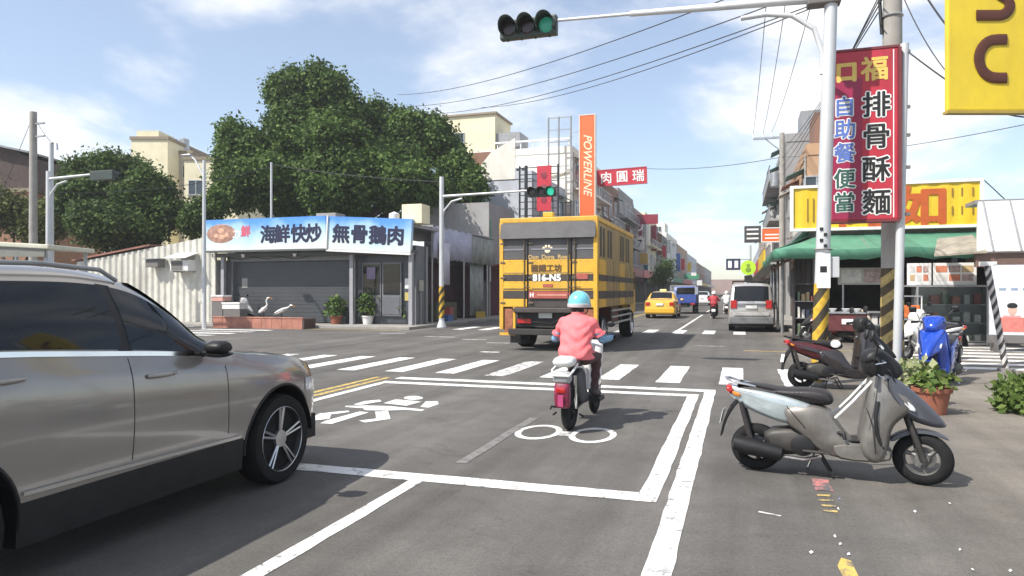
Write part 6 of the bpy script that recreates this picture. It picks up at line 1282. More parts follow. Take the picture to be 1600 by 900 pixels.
# shop goods
def cabinet(label, x, y, w, d, h, shelves, m, pane=True, z=0.11, name='display_cabinet'):
    o = thing(name, label, 'cabinet', (x, y, z)); t = 0.05
    c = MB(); c.b(-w / 2, w / 2, d - t, d, 0.08, h); c.b(-w / 2, -w / 2 + t, 0, d - t, 0.08, h); c.b(w / 2 - t, w / 2, 0, d - t, 0.08, h); c.b(-w / 2, w / 2, 0, d, h, h + t); c.b(-w / 2, w / 2, 0, d, 0.02, 0.08); c.build('carcass', m, o)
    for q in (-1, 1): MB().b(q * w / 2 * 0.9 - 0.03, q * w / 2 * 0.9 + 0.03, 0.05, d - 0.05, 0, 0.02).build('foot', BLACKP, o)
    for k in range(shelves):
        z0 = 0.1 + (h - 0.1) * k / shelves; sh_ = MB().b(-w / 2 + t, w / 2 - t, 0.03, d - t, z0, z0 + 0.025).build('shelf', STEEL, o); n = 6
        for i in range(n):
            hh = random.uniform(0.3, 0.75) * (h / shelves - 0.08); ww = (w - 0.2) / n * random.uniform(0.55, 0.9); xx = -w / 2 + 0.1 + (w - 0.2) * (i + 0.5) / n
            MB().b(xx - ww / 2, xx + ww / 2, 0.10, 0.34, z0 + 0.025, z0 + 0.025 + hh).build('goods', GOODS[random.randrange(len(GOODS))], sh_, bevel=0.015)
    if pane: MB().b(-w / 2 + t, w / 2 - t, 0.0, 0.012, 0.12, h - 0.02).build('glass_front', CLG, o)
    return o
def clear_glass():
    m, t, b = principled('clear_glass'); nd, lk = t.nodes, t.links; tr = nd.new('ShaderNodeBsdfTransparent'); tr.inputs[0].default_value = (0.86, 0.9, 0.9, 1); gl = nd.new('ShaderNodeBsdfGlossy'); gl.inputs['Roughness'].default_value = 0.05
    ms = nd.new('ShaderNodeMixShader'); fr = nd.new('ShaderNodeFresnel'); fr.inputs[0].default_value = 1.5; lk.new(fr.outputs[0], ms.inputs[0]); lk.new(tr.outputs[0], ms.inputs[1]); lk.new(gl.outputs[0], ms.inputs[2]); lk.new(ms.outputs[0], nd['Material Output'].inputs[0]); return m
CLG = clear_glass()
GOODS = [mat('goods_%d' % i, c, 0.5, var=0.2, scale=8) for i, c in enumerate(((0.6, 0.58, 0.55), (0.35, 0.08, 0.06), (0.5, 0.36, 0.2), (0.12, 0.14, 0.2), (0.7, 0.68, 0.62), (0.15, 0.2, 0.12), (0.55, 0.2, 0.12)))]
CABG = mat('cabinet_grey', (0.36, 0.365, 0.37), 0.4, 0.4, var=0.1, dirt=0.2)
cabinet('grey glass fronted display cabinet beside the striped post', TX(1486, 22.4), 22.3, 1.75, 0.6, 1.62, 3, CABG, z=0.0)
ct = thing('menu_board', 'pair of pale picture boards standing on the display cabinet', 'sign', (TX(1478, 22.4), 22.42, 1.67))
for k, (a, b_) in enumerate(((-0.95, -0.35), (-0.3, 0.75))): q = MB().b(a, b_, 0, 0.08, 0.0, 0.62).build('board', SWHITE, ct, bevel=0.01); [MB().b(a + 0.06 + (b_ - a - 0.1) * i / 3, a + 0.02 + (b_ - a - 0.1) * (i + 1) / 3, -0.006, 0, 0.12 + 0.24 * j, 0.30 + 0.24 * j).build('dish_picture', (GOODS[2], GOODS[0], GOODS[6], mat('photo_print', (0.4, 0.3, 0.28), 0.5, var=0.6, scale=9))[(i + j + k) % 4], q) for i in range(3) for j in range(2)]
MB().b(-1.1, 1.5, -0.1, 0.5, -0.045, -0.0).build('shelf_board', CABG, ct)
c2 = cabinet('small steel counter cabinet behind the striped utility pole', TX(1360, 23.4), 23.3, 1.6, 0.55, 0.85, 2, STEEL, False, 0.0)
mb2 = thing('menu_board', 'framed pictures board over the steel counter cabinet', 'sign', (TX(1350, 23.6), 23.85, 0.0))
for q in (-0.55, 0.55): MB().tube([(q, 0, 0), (q, 0, 2.2)], 0.03, 6).build('leg', STEEL, mb2)
q = MB().b(-0.7, 0.7, -0.06, 0.0, 1.7, 2.22).build('board', mat('board_beige', (0.45, 0.43, 0.38), 0.6), mb2); MB().b(-0.6, -0.05, -0.07, -0.06, 1.76, 2.16).build('picture', GOODS[0], q); MB().b(0.03, 0.6, -0.07, -0.06, 1.76, 2.16).build('picture', mat('photo_print', (0.4, 0.3, 0.28), 0.5, var=0.6, scale=9), q)
cabinet('dark trolley cabinet at the shop corner with red goods', TX(1265, 24.2), 23.9, 1.0, 0.5, 1.7, 3, mat('dark_cabinet', (0.06, 0.05, 0.05), 0.5), False, 0.0)
fan = thing('food_cart', 'dark red food cart with white bowls at the shop corner', 'cart', (TX(1318, 22.6), 22.5, 0.0))
MB().b(-0.55, 0.55, -0.3, 0.4, 0.35, 0.85).build('body', mat('cart_maroon', (0.12, 0.03, 0.03), 0.5, var=0.2), fan, bevel=0.02); MB().b(-0.6, 0.6, -0.34, 0.44, 0.85, 0.9).build('top', STEEL, fan, bevel=0.01); MB().b(-0.1, 0.2, -0.32, -0.3, 0.55, 0.7).build('notice', INKWHITE, fan)
for q in (-0.4, 0.4):
    MB().lathe([(0.12, -0.03), (0.17, -0.02), (0.17, 0.02), (0.12, 0.03)], 20, (q, -0.2, 0.17), 'X').build('wheel', RUB, fan); MB().tube([(q, -0.2, 0.17), (q, -0.2, 0.36)], 0.015, 6).build('axle_post', STEEL, fan); MB().tube([(q, 0.3, 0.0), (q, 0.3, 0.36)], 0.02, 6).build('leg', STEEL, fan)
for q in (-0.3, 0.05, 0.35): MB().lathe([(0.05, 0), (0.12, 0.09), (0.11, 0.095), (0.04, 0.012), (0.001, 0.012)], 16, (q, 0.05, 0.90)).build('bowl', SWHITE, fan, smooth=40)
for k, px in enumerate((1337, 1350)):
    sk = thing('rice_sack', ('cream woven sack slumped before the steel counter' if k == 0 else 'upright cream woven sack leaning on the steel counter'), 'sack', (TX(px, 22.9), 22.9 + 0.1 * k, 0.0)); MB().puff([(-0.22, 0.0), (0.22, 0.0), (0.26, 0.3), (0.18, 0.62 + 0.1 * k), (0.0, 0.74 + 0.1 * k), (-0.16, 0.6), (-0.26, 0.3)], 0.2, 0.09, None, 2).build('sack_body', mat('sack_cream', (0.52, 0.44, 0.33), 0.85, var=0.15, bump=0.4), sk, smooth=55); MB().tube([(0, 0, 0.72 + 0.1 * k), (0.02, 0, 0.85 + 0.1 * k)], [0.05, 0.08], 8).build('sack_neck', mat('sack_cream', (0.52, 0.44, 0.33), 0.85), sk)
ob = thing('food_trolley', 'small steel frame trolley with an orange tub inside the shop', 'trolley', (TX(1420, 21.5), 21.6, 0))
MB().b(-0.35, 0.25, -0.2, 0.3, 0.78, 1.12).build('tub', mat('orange_tub', (0.62, 0.15, 0.03), 0.5), ob, bevel=0.03)
for x in (-0.38, 0.28):
    for y in (-0.24, 0.34): MB().tube([(x, y, 0), (x, y, 1.35)], 0.018, 6).build('leg', SWHITE, ob)
MB().b(-0.4, 0.3, -0.26, 0.36, 1.35, 1.38).build('top', STEEL, ob); MB().b(-0.4, 0.3, -0.26, 0.36, 0.72, 0.77).build('shelf', STEEL, ob)
# white canopied shop at the frame edge
ws = thing('canopy_shop', 'white roofed shop with a poster beside the striped post', 'shop', (TX(1533, 20.6) + 1.9, 22.1, 0.0))
MB().add([(-2.0, -1.55, 2.50), (3.4, -1.55, 2.50), (3.4, -0.75, 3.85), (-1.75, -0.75, 3.85), (-2.0, -1.45, 2.46), (3.4, -1.45, 2.46), (3.4, -0.65, 3.81), (-1.75, -0.65, 3.81)], [(0, 3, 2, 1), (4, 5, 6, 7), (0, 1, 5, 4), (1, 2, 6, 5), (2, 3, 7, 6), (3, 0, 4, 7)]).build('roof_canopy', mat('white_canopy', (0.60, 0.585, 0.56), 0.55, var=0.12, scale=1.6, dirt=0.5, bump=0.4, bscale=3), ws)
for k in range(9): MB().box((-1.65 + k * 0.6, -1.172, 3.18), (0.035, 0.03, 1.56), rx=R(-30.6)).build('canopy_rib', STEEL, ws)
MB().b(-1.8, 3.4, -0.7, 0.2, 3.8, 3.9).build('roof_top', ROOFT, ws); MB().b(-2.0, 3.4, -1.44, -1.3, 2.12, 2.47).build('beam', mat('brown_beam', (0.16, 0.10, 0.08), 0.7, var=0.2), ws); MB().b(0.9, 3.4, 0.1, 0.3, 0, 3.8).build('back_wall', DARKW, ws)
for x in (-0.35, 1.7): MB().tube([(x, -1.25, 0), (x, -1.25, 2.46)], 0.06, 8).build('post', STEEL, ws)
MB().add([(-2.9, -1.3, 2.40), (-1.8, -1.62, 2.46), (-1.85, -0.6, 2.95), (-2.5, 0.1, 2.9), (-2.9, -1.3, 2.45), (-1.8, -1.62, 2.51), (-1.85, -0.6, 3.0), (-2.5, 0.1, 2.95)], [(0, 3, 2, 1), (4, 5, 6, 7), (0, 1, 5, 4), (1, 2, 6, 5), (2, 3, 7, 6), (3, 0, 4, 7)]).build('sagging_tarp', mat('brown_tarp', (0.26, 0.23, 0.18), 0.8, var=0.4, scale=3, bump=0.6, bscale=4), ws)
pq = thing('poster_stand', 'tall white poster stand with a printed cook beside the canopy shop', 'sign', (TX(1592, 20.3), 20.3, 0)); 
MB().b(-0.62, 0.62, 0, 0.06, 0.42, 2.15).build('panel', mat('poster_white', (0.68, 0.70, 0.72), 0.4, var=0.08), pq); MB().b(-0.66, 0.66, -0.02, 0.1, 0.22, 0.42).build('base_rail', DARKW, pq)
for q in (-0.5, 0.5): MB().b(q - 0.03, q + 0.03, -0.2, 0.3, 0, 0.22).build('foot', DARKW, pq)
MB().b(-0.45, 0.5, -0.008, 0, 0.5, 0.85).build('print_red', mat('print_red', (0.6, 0.18, 0.15), 0.5, var=0.3, scale=6), pq); MB().ell((-0.14, -0.004, 1.04), (0.10, 0.005, 0.14), 16, 6).build('print_face', mat('print_skin', (0.62, 0.4, 0.32), 0.5), pq); MB().ell((-0.14, -0.006, 1.14), (0.115, 0.005, 0.075), 16, 6).build('print_hair', INKBLACK, pq); MB().b(-0.34, 0.04, -0.006, 0, 0.70, 0.9).build('print_shirt', mat('print_pink', (0.66, 0.3, 0.28), 0.5), pq)
for i in range(3): MB().b(-0.42 + i * 0.25, -0.27 + i * 0.25, -0.006, 0, 1.52, 1.58).build('print_line', mat('print_slate', (0.25, 0.32, 0.42), 0.5), pq)

# ---------------------------------------------------------------- poles, lights and wires
POLE = mat('painted_pole', (0.56, 0.57, 0.58), 0.45, 0.2, var=0.08, scale=2, dirt=0.25); CPOLE = mat('concrete_pole', (0.34, 0.32, 0.29), 0.85, var=0.15, scale=3, bump=0.3, dirt=0.4)
def stripe_mat(name, c1, c2, freq, slope=3.0):
    m, t, b = principled(name); nd, lk = t.nodes, t.links; tcn = nd.new('ShaderNodeTexCoord'); sx = nd.new('ShaderNodeSeparateXYZ'); lk.new(tcn.outputs['Object'], sx.inputs[0])
    a = nd.new('ShaderNodeMath'); a.operation = 'MULTIPLY_ADD'; lk.new(sx.outputs[0], a.inputs[0]); a.inputs[1].default_value = -slope; lk.new(sx.outputs[2], a.inputs[2])
    f_ = nd.new('ShaderNodeMath'); f_.operation = 'MULTIPLY'; lk.new(a.outputs[0], f_.inputs[0]); f_.inputs[1].default_value = freq
    fr = nd.new('ShaderNodeMath'); fr.operation = 'FRACT'; lk.new(f_.outputs[0], fr.inputs[0]); g = nd.new('ShaderNodeMath'); g.operation = 'GREATER_THAN'; g.inputs[1].default_value = 0.5; lk.new(fr.outputs[0], g.inputs[0])
    no = nd.new('ShaderNodeTexNoise'); no.inputs['Scale'].default_value = 14; no.inputs['Detail'].default_value = 6; lk.new(tcn.outputs['Object'], no.inputs['Vector'])
    mp = nd.new('ShaderNodeMapRange'); mp.inputs[1].default_value = 0.3; mp.inputs[2].default_value = 0.7; mp.inputs[3].default_value = 0.7; mp.inputs[4].default_value = 1.15; lk.new(no.outputs[0], mp.inputs[0])
    mixn = nd.new('ShaderNodeMix'); mixn.data_type = 'RGBA'; lk.new(g.outputs[0], mixn.inputs['Factor']); mixn.inputs['A'].default_value = tuple(c1) + (1,); mixn.inputs['B'].default_value = tuple(c2) + (1,)
    s = nd.new('ShaderNodeVectorMath'); s.operation = 'SCALE'; lk.new(mixn.outputs['Result'], s.inputs[0]); lk.new(mp.outputs[0], s.inputs['Scale']); lk.new(s.outputs[0], b.inputs['Base Color']); b.inputs['Roughness'].default_value = 0.6; return m
YBS = stripe_mat('yellow_black_stripe', (0.58, 0.36, 0.03), (0.045, 0.035, 0.02), 2.6, 1.5); YBS2 = stripe_mat('faded_hazard_stripe', (0.46, 0.34, 0.12), (0.07, 0.045, 0.02), 2.9, 0.9); BWS = stripe_mat('black_white_stripe', (0.62, 0.58, 0.55), (0.06, 0.05, 0.05), 4.2, 2.0)
GREENL = mat('green_signal', (0.02, 0.50, 0.32), 0.3, emit=0.75, var=0.3, scale=30); DIMG = mat('dim_green_signal', (0.02, 0.22, 0.14), 0.3, emit=0.25, var=0.7, scale=60); DARKL = mat('unlit_lens', (0.035, 0.02, 0.02), 0.25); HOUSE = mat('signal_housing', (0.035, 0.05, 0.042), 0.5, var=0.2)
def signal_head(parent, c, s=1.0, lit=2, back=False, gm_=None):
    o = MB().b(-0.575 * s, 0.575 * s, 0.0, 0.17 * s, -0.19 * s, 0.19 * s).build('signal_head', HOUSE, parent, bevel=0.03, loc=c)
    for k in range(3):
        x = (-0.375 + 0.375 * k) * s
        MB().lathe([(0.001, -0.035 * s), (0.12 * s, -0.03 * s), (0.15 * s, 0.0)], 24, (x, 0, 0), 'Y').build('lens', (gm_ or GREENL) if (k == lit and not back) else DARKL, o, smooth=40)
        n = 24; r1 = 0.178 * s; ln_ = 0.30 * s; v = []
        for i in range(n + 1):
            a = math.radians(-35) + math.radians(250) * i / n; d = ln_ * (0.55 + 0.45 * max(0, math.sin(a)))
            v.append([(x + r1 * math.cos(a), 0.0, r1 * math.sin(a)), (x + r1 * math.cos(a), -d, r1 * math.sin(a))])
        q = MB().loft(v, cap=False, closed=False).build('visor', HOUSE, o, smooth=60); md = q.modifiers.new('thick', 'SOLIDIFY'); md.thickness = 0.008
    for k in range(4): MB().tube([(-0.42 * s + k * 0.28 * s, 0.08, -0.19 * s), (-0.42 * s + k * 0.28 * s, 0.08, -0.215 * s)], 0.02, 6).build('bolt', HOUSE, o)
    return o
# near signal mast
pm = GP(1279, 600); sp = thing('signal_mast', 'leaning grey traffic signal mast with a long arm beside the red sign', 'traffic light', (pm.x, pm.y, 0))
lean = lambda z: 0.030 * z
MB().tube([(lean(z), 0, z) for z in (0, 2, 4, 7.0)], [0.115, 0.11, 0.105, 0.095], 20).build('pole', POLE, sp, smooth=60)
MB().tube([(lean(z), 0, z) for z in (0.02, 0.6, 1.2, 1.62)], [0.121, 0.1195, 0.118, 0.117], 20).build('hazard_wrap', YBS, sp, smooth=60)
MB().lathe([(0.22, 0), (0.22, 0.03), (0.13, 0.05)], 16).build('base_plate', STEEL, sp)
za = 6.22; xe = TX(872, pm.y) - pm.x; xm_ = TX(985, pm.y) - pm.x
MB().tube([(lean(za) - 0.0, 0, za), (xm_, 0, za + 0.13), (xm_ - 0.02, 0, za + 0.13), (xe, 0, za + 0.17)], [0.075, 0.05, 0.03, 0.028], 14).build('mast_arm', POLE, sp, smooth=50)
MB().b(lean(za) - 0.36, lean(za) + 0.14, -0.14, 0.14, za - 0.11, za + 0.11).build('arm_clamp', DARKW, sp, bevel=0.02)
MB().tube([(lean(5.2) - 0.10, 0, 5.0), (lean(5.2) - 0.10, 0, 5.35), (lean(5.2) - 0.22, 0, 5.75), (lean(5.2) - 0.55, 0, 6.0), (lean(5.2) - 0.95, 0, 6.07), (lean(5.2) - 1.35, 0, 6.05)], 0.042, 12).build('curved_brace', POLE, sp, smooth=60)
signal_head(sp, (xe - 0.56, -0.05, za + 0.10), 0.94, gm_=DIMG)
q = MB().b(lean(2.1) - 0.10, lean(2.1) + 0.10, -0.125, -0.105, 1.55, 2.1).build('pasted_notice', SWHITE, sp)
MB().b(-0.05 + 0.06, 0.05 + 0.06, -0.128, -0.125, 1.8, 1.9).build('notice_print', INKBLACK, q); MB().b(lean(2) + 0.10, lean(2) + 0.24, -0.08, 0.08, 1.72, 2.05).build('control_box', POLE, sp, bevel=0.01)
for k in range(4): MB().b(0.05 + lean(2.2) - 0.06 * (k % 2) - 0.05, 0.05 + lean(2.2) - 0.06 * (k % 2), -0.118, -0.107, 2.2 + k * 0.09, 2.25 + k * 0.09).build('torn_sticker', INKBLACK, sp)
MB().tube([(lean(2.2), 0.13 * math.sin(a) * 1.05 - 0.0, 2.17 + 0.02 * math.cos(2 * a)) if False else (lean(2.2) + 0.135 * math.cos(a), 0.135 * math.sin(a), 2.17) for a in np.linspace(0, 6.283, 17)], 0.012, 6).build('cable_tie', DARKW, sp)
# concrete utility pole with hazard band
pc = GP(1394, 589); cpz = thing('utility_pole', 'thick concrete utility pole with a faded hazard band behind the red sign', 'utility pole', (pc.x, pc.y, 0))
MB().tube([(0, 0, 0), (0, 0, 5), (0.02, 0, 11)], [0.185, 0.16, 0.125], 20).build('pole', CPOLE, cpz, smooth=60); MB().tube([(0, 0, 0.15), (0, 0, 1.9)], [0.191, 0.180], 20).build('hazard_wrap', YBS2, cpz, smooth=60)
for z in (9.6, 10.4): MB().b(-1.0, 1.0, -0.16, -0.08, z, z + 0.1).build('crossarm', STEEL, cpz)
for z in (5.4, 6.3, 7.0): MB().tube([(0.165 * math.cos(a), 0.165 * math.sin(a), z) for a in np.linspace(0, 6.283, 17)], 0.018, 6).build('pole_band', STEEL, cpz)
MB().tube([(-0.17, -0.05, 6.0), (-0.2, -0.02, 6.6), (-0.17, 0.0, 7.4)], 0.03, 8).build('cable_riser', BLACKP, cpz)
# slim post and red vertical sign
ps = GP(1401, 596); slim = thing('sign_post', 'slim steel post carrying the red restaurant sign', 'post', (ps.x, ps.y, 0))
MB().tube([(0, 0, 0), (0.06, 0, 2.8), (0.12, 0, 5.6)], [0.07, 0.068, 0.066], 16).build('post', POLE, slim, smooth=60); MB().lathe([(0.15, 0), (0.15, 0.03), (0.08, 0.05)], 12).build('base_plate', STEEL, slim)
rx0, rx1 = TX(1297, ps.y), TX(1401, ps.y); rz1, rz0 = ZP(rx1, ps.y, 77), ZP(rx1, ps.y, 343); rw, rh = rx1 - rx0, rz1 - rz0
RS = mat('crimson_lightbox', (0.46, 0.026, 0.05), 0.45, var=0.22, scale=1.6, dirt=0.3); rsn = thing('vertical_sign', 'tall red vertical sign with gold and outlined characters between the poles', 'sign', ((rx0 + rx1) / 2, ps.y, rz0))
MB().b(-rw / 2, rw / 2, -0.12, 0.12, 0, rh).build('lightbox', RS, rsn, bevel=0.015); fr_ = mat('sign_dark_rim', (0.16, 0.03, 0.035), 0.5)
ff = MB(); ff.b(-rw / 2 - 0.02, rw / 2 + 0.02, -0.13, 0.13, rh, rh + 0.04); ff.b(-rw / 2 - 0.02, rw / 2 + 0.02, -0.13, 0.13, -0.04, 0); ff.b(rw / 2, rw / 2 + 0.05, -0.13, 0.13, 0, rh); ff.build('rim', fr_, rsn)
MB().b(rw / 2 - 0.075, rw / 2 - 0.06, -0.124, -0.119, 0.03, rh - 0.03).build('trim_line', INKWHITE, rsn); MB().b(-rw / 2 + 0.02, -0.03, -0.123, -0.119, 0.02, rh * 0.84).build('left_field', mat('plum_field', (0.30, 0.02, 0.07), 0.35, var=0.12), rsn)
GOLD = mat('gold_ink2', (0.72, 0.50, 0.12), 0.4); DKG = mat('dark_green_ink', (0.03, 0.10, 0.08), 0.5); BLI = mat('blue_ink', (0.10, 0.17, 0.48), 0.5)
def sx_(px): return TX(px, ps.y) - rsn.location.x
def sz_(py): return ZP(rx1, ps.y, py) - rz0
letter('口', 0.36, GOLD, rsn, (sx_(1321), -0.126, sz_(110)), offset=0.02); letter('福', 0.42, GOLD, rsn, (sx_(1364), -0.126, sz_(107)), offset=0.012)
for i, ch in enumerate('排骨酥麵'):
    py = (163, 213, 264, 315)[i]; letter(ch, 0.44, INKWHITE, rsn, (sx_(1367), -0.1255, sz_(py)), offset=0.030, name='outline'); letter(ch, 0.44, INKBLACK, rsn, (sx_(1367), -0.131, sz_(py)), offset=0.008)
for i, ch in enumerate('自助餐便當'):
    py = (163, 199, 236, 277, 314)[i]; letter(ch, 0.345, INKWHITE, rsn, (sx_(1318), -0.1265, sz_(py)), offset=0.024, name='outline'); letter(ch, 0.345, BLI if i < 3 else DKG, rsn, (sx_(1318), -0.132, sz_(py)), offset=0.006)
for py in (82, 168, 212, 262, 335): MB().b(rw / 2 + 0.02, rw / 2 + 0.20, -0.03, 0.03, sz_(py) - 0.025, sz_(py) + 0.025).build('bracket', DARKW, rsn)
# 3C sign and its post just outside the frame
Y3 = 8.0; p3 = DP(1555, 455, Y3); yb = thing('sign_board', 'big yellow board with brown rounded 3C characters', 'sign', (p3.x, p3.y, 0), YAW)
z3 = lambda py: EYE + (HOR - py) / F * Y3; x3 = lambda px: (px - 1555) / F * Y3; xl3, xr3 = x3(1481), x3(1632); zb3 = z3(173)
MB().b(xl3, xr3, 0, 0.07, zb3, zb3 + 2.3).build('panel', mat('lemon_board', (0.72, 0.53, 0.03), 0.5, var=0.10, scale=1.6, dirt=0.3), yb, bevel=0.02); MB().b(xl3 - 0.01, xr3 + 0.01, -0.015, 0.085, zb3 - 0.03, zb3).build('lower_rim', mat('board_rim', (0.36, 0.27, 0.06), 0.6), yb)
BRN = mat('brown_letter', (0.085, 0.025, 0.012), 0.5)
def stroke(pts, r): 
    m = MB().tube(pts, r, 12); m.v = [(a, b_ * 0.18 - 0.01, c) for a, b_, c in m.v]; return m
u = (z3(55) - z3(130)) / 2; cx3, cz3 = x3(1551), z3(92); rr3 = 0.062
arc = [(cx3 + 0.05 + (0.22 if abs(a) < 0.01 else 0), 0, 0) for a in ()]
Cc = [(cx3 + 0.155, 0, cz3 + u * 0.80), (cx3 + 0.06, 0, cz3 + u * 0.80)] + [(cx3 + 0.04 - 0.20 * math.sin(t), 0, cz3 + u * 0.80 * math.cos(t)) for t in np.linspace(0.25, math.pi - 0.25, 12)] + [(cx3 + 0.06, 0, cz3 - u * 0.80), (cx3 + 0.155, 0, cz3 - u * 0.80)]
stroke(Cc, rr3).build('letter_c', BRN, yb, smooth=60)
c33 = z3(-8); T3 = [(cx3 - 0.19, 0, c33 - u * 0.86), (cx3 + 0.06, 0, c33 - u * 0.86)] + [(cx3 + 0.07 + 0.12 * math.sin(t), 0, c33 - u * 0.45 - u * 0.41 * math.cos(t)) for t in np.linspace(0.2, math.pi - 0.2, 8)] + [(cx3 + 0.04, 0, c33)] + [(cx3 + 0.07 + 0.12 * math.sin(t), 0, c33 + u * 0.45 - u * 0.41 * math.cos(t)) for t in np.linspace(0.2, math.pi - 0.2, 8)] + [(cx3 + 0.06, 0, c33 + u * 0.86), (cx3 - 0.19, 0, c33 + u * 0.86)]
stroke(T3, rr3).build('numeral_three', BRN, yb, smooth=60)
MB().tube([(xr3 + 0.25, 0.04, 0), (xr3 + 0.25, 0.04, zb3 + 2.4)], 0.07, 12).build('post', STEEL, yb)
for z in (0.4, 1.8): MB().b(xr3, xr3 + 0.25, 0.0, 0.08, zb3 + z, zb3 + z + 0.08).build('arm', STEEL, yb)
# leaning black and white post
pbw = GP(1572, 580); bw = thing('striped_post', 'leaning black and white striped post by the side street', 'post', (pbw.x, pbw.y, 0)); MB().tube([(0, 0, 0), (-0.13, 0.05, 1.0), (-0.28, 0.1, 2.0)], [0.055, 0.055, 0.058], 12).build('post', BWS, bw, smooth=60); MB().lathe([(0.16, 0), (0.14, 0.05), (0.06, 0.06)], 12).build('base', DARKW, bw); MB().b(-0.40, -0.14, 0.02, 0.16, 1.98, 2.06).build('cap_plate', SWHITE, bw)
# far poles
def far_signal(label, base, zt, arm_dx, head_s, lamp=False, back=False, arm_y=None, stripes=False):
    o = thing('signal_mast', label, 'traffic light', base); MB().tube([(0, 0, 0), (0, 0, zt)], [0.11, 0.09], 14).build('pole', POLE, o, smooth=60); MB().lathe([(0.2, 0), (0.2, 0.04), (0.11, 0.3)], 14).build('base', POLE, o)
    az = arm_y or zt - 0.6
    MB().tube([(0, 0, az), (arm_dx, 0, az + 0.1)], [0.06, 0.035], 10).build('mast_arm', POLE, o, smooth=60); sg = 1 if arm_dx > 0 else -1
    MB().tube([(0, 0, az - 1.1), (sg * 0.1, 0, az - 0.6), (sg * 0.45, 0, az - 0.22), (sg * 0.9, 0, az - 0.12)], 0.04, 10).build('curved_brace', POLE, o, smooth=60)
    h_ = signal_head(o, (arm_dx - sg * 0.5, -0.06 if not back else 0.06, az), head_s, 2, back)
    if back: h_.rotation_euler = (0, 0, math.pi)
    if stripes: MB().tube([(0, 0, 0.4), (0, 0, 1.7)], 0.113, 14).build('hazard_wrap', YBS, o, smooth=60)
    return o
pz = GP(690, 512); far_signal('grey signal mast with a lit green light standing before the stalls', (pz.x, pz.y, 0), 6.2, TX(866, pz.y) - pz.x, 1.0, arm_y=ZP(pz.x, pz.y, 307), stripes=True)
pl_ = DP(76, 455, 27); o = far_signal('grey signal mast with its arm seen from behind before the rounded tree', (pl_.x, pl_.y, 0), 6.1, 3.2, 0.95, back=True, arm_y=5.8)
pl_ = DP(52, 455, 33); o = thing('utility_pole', 'dark utility pole towering over the roadside shelter', 'utility pole', (pl_.x, pl_.y, 0)); MB().tube([(0, 0, 0), (0, 0, 9.9)], [0.2, 0.15], 14).build('pole', CPOLE, o, smooth=60)
for z in (9.3, 8.7): MB().b(0.0, 0.7, -0.04, 0.04, z, z + 0.07).build('insulator_arm', STEEL, o)
pl_ = DP(80, 455, 29); o = thing('lamp_post', 'slim lamp post with a small bracket beside the utility pole', 'lamp post', (pl_.x, pl_.y, 0)); MB().tube([(0, 0, 0), (0, 0, 7.6)], [0.11, 0.09], 12).build('pole', POLE, o, smooth=60); MB().tube([(0, 0, 7.5), (0.15, 0, 7.65), (0.32, 0, 7.55), (0.34, 0, 7.3)], 0.035, 8).build('bracket', STEEL, o)
pl_ = GP(319, 514); o = thing('lamp_post', 'thin white lamp post with a curved arm by the shed corner', 'lamp post', (pl_.x, pl_.y, 0)); MB().tube([(0, 0, 0), (0, 0, 6.7)], [0.085, 0.06], 12).build('pole', POLE, o, smooth=60); MB().tube([(0, 0, 5.9), (-0.1, 0, 6.2), (-0.45, 0, 6.75), (-0.72, 0, 6.95)], 0.035, 8).build('curved_arm', POLE, o, smooth=60); MB().puff([(-0.12, 6.92), (0.12, 6.92), (0.1, 7.0), (-0.1, 7.0)], 0.22, 0.02, x0=-0.85).build('lamp_head', STEEL, o, smooth=50)
rp = Vector((TX(424, 28.0), 28.0, 4.27)); o = thing('roof_mast', 'thin white mast rising from the restaurant roof', 'mast', rp); MB().tube([(0, 0, -0.02), (0, 0, ZP(rp.x, 28, 254) - 4.27)], 0.05, 10).build('pole', POLE, o, smooth=60)
for q in (-1, 1): MB().tube([(0.0, 0, 0.9), (q * 0.6, 0.3, 0.0)], 0.012, 6).build('stay', STEEL, o)
zr = ZP(TX(1222, 44), 44, 208); cr = thing('utility_pole', 'concrete pole with a one sided crossarm over the orange house', 'utility pole', (TX(1222, 44), 44, 0)); MB().tube([(0, 0, 0), (0, 0, zr)], [0.19, 0.14], 14).build('pole', CPOLE, cr, smooth=60)
xca = TX(1177, 44) - TX(1222, 44); MB().b(xca, 0.05, -0.06, 0.06, zr - 0.3, zr - 0.18).build('crossarm', STEEL, cr); MB().tube([(xca * 0.6, 0, zr - 0.25), (0, 0, zr - 1.1)], 0.03, 6).build('arm_brace', STEEL, cr)
for f_ in (1.0, 0.66, 0.36): MB().tube([(xca * f_, 0, zr - 0.18), (xca * f_, 0, zr + 0.12)], [0.05, 0.03], 8).build('insulator', SWHITE, cr)
MB().lathe([(0.001, 0), (0.24, 0), (0.24, 0.8), (0.001, 0.85)], 14, (-0.42, 0, zr - 3.1)).build('transformer', STEEL, cr, smooth=40)
MB().b(-0.6, 0.05, -0.05, 0.05, zr - 3.16, zr - 3.1).build('transformer_bracket', STEEL, cr)
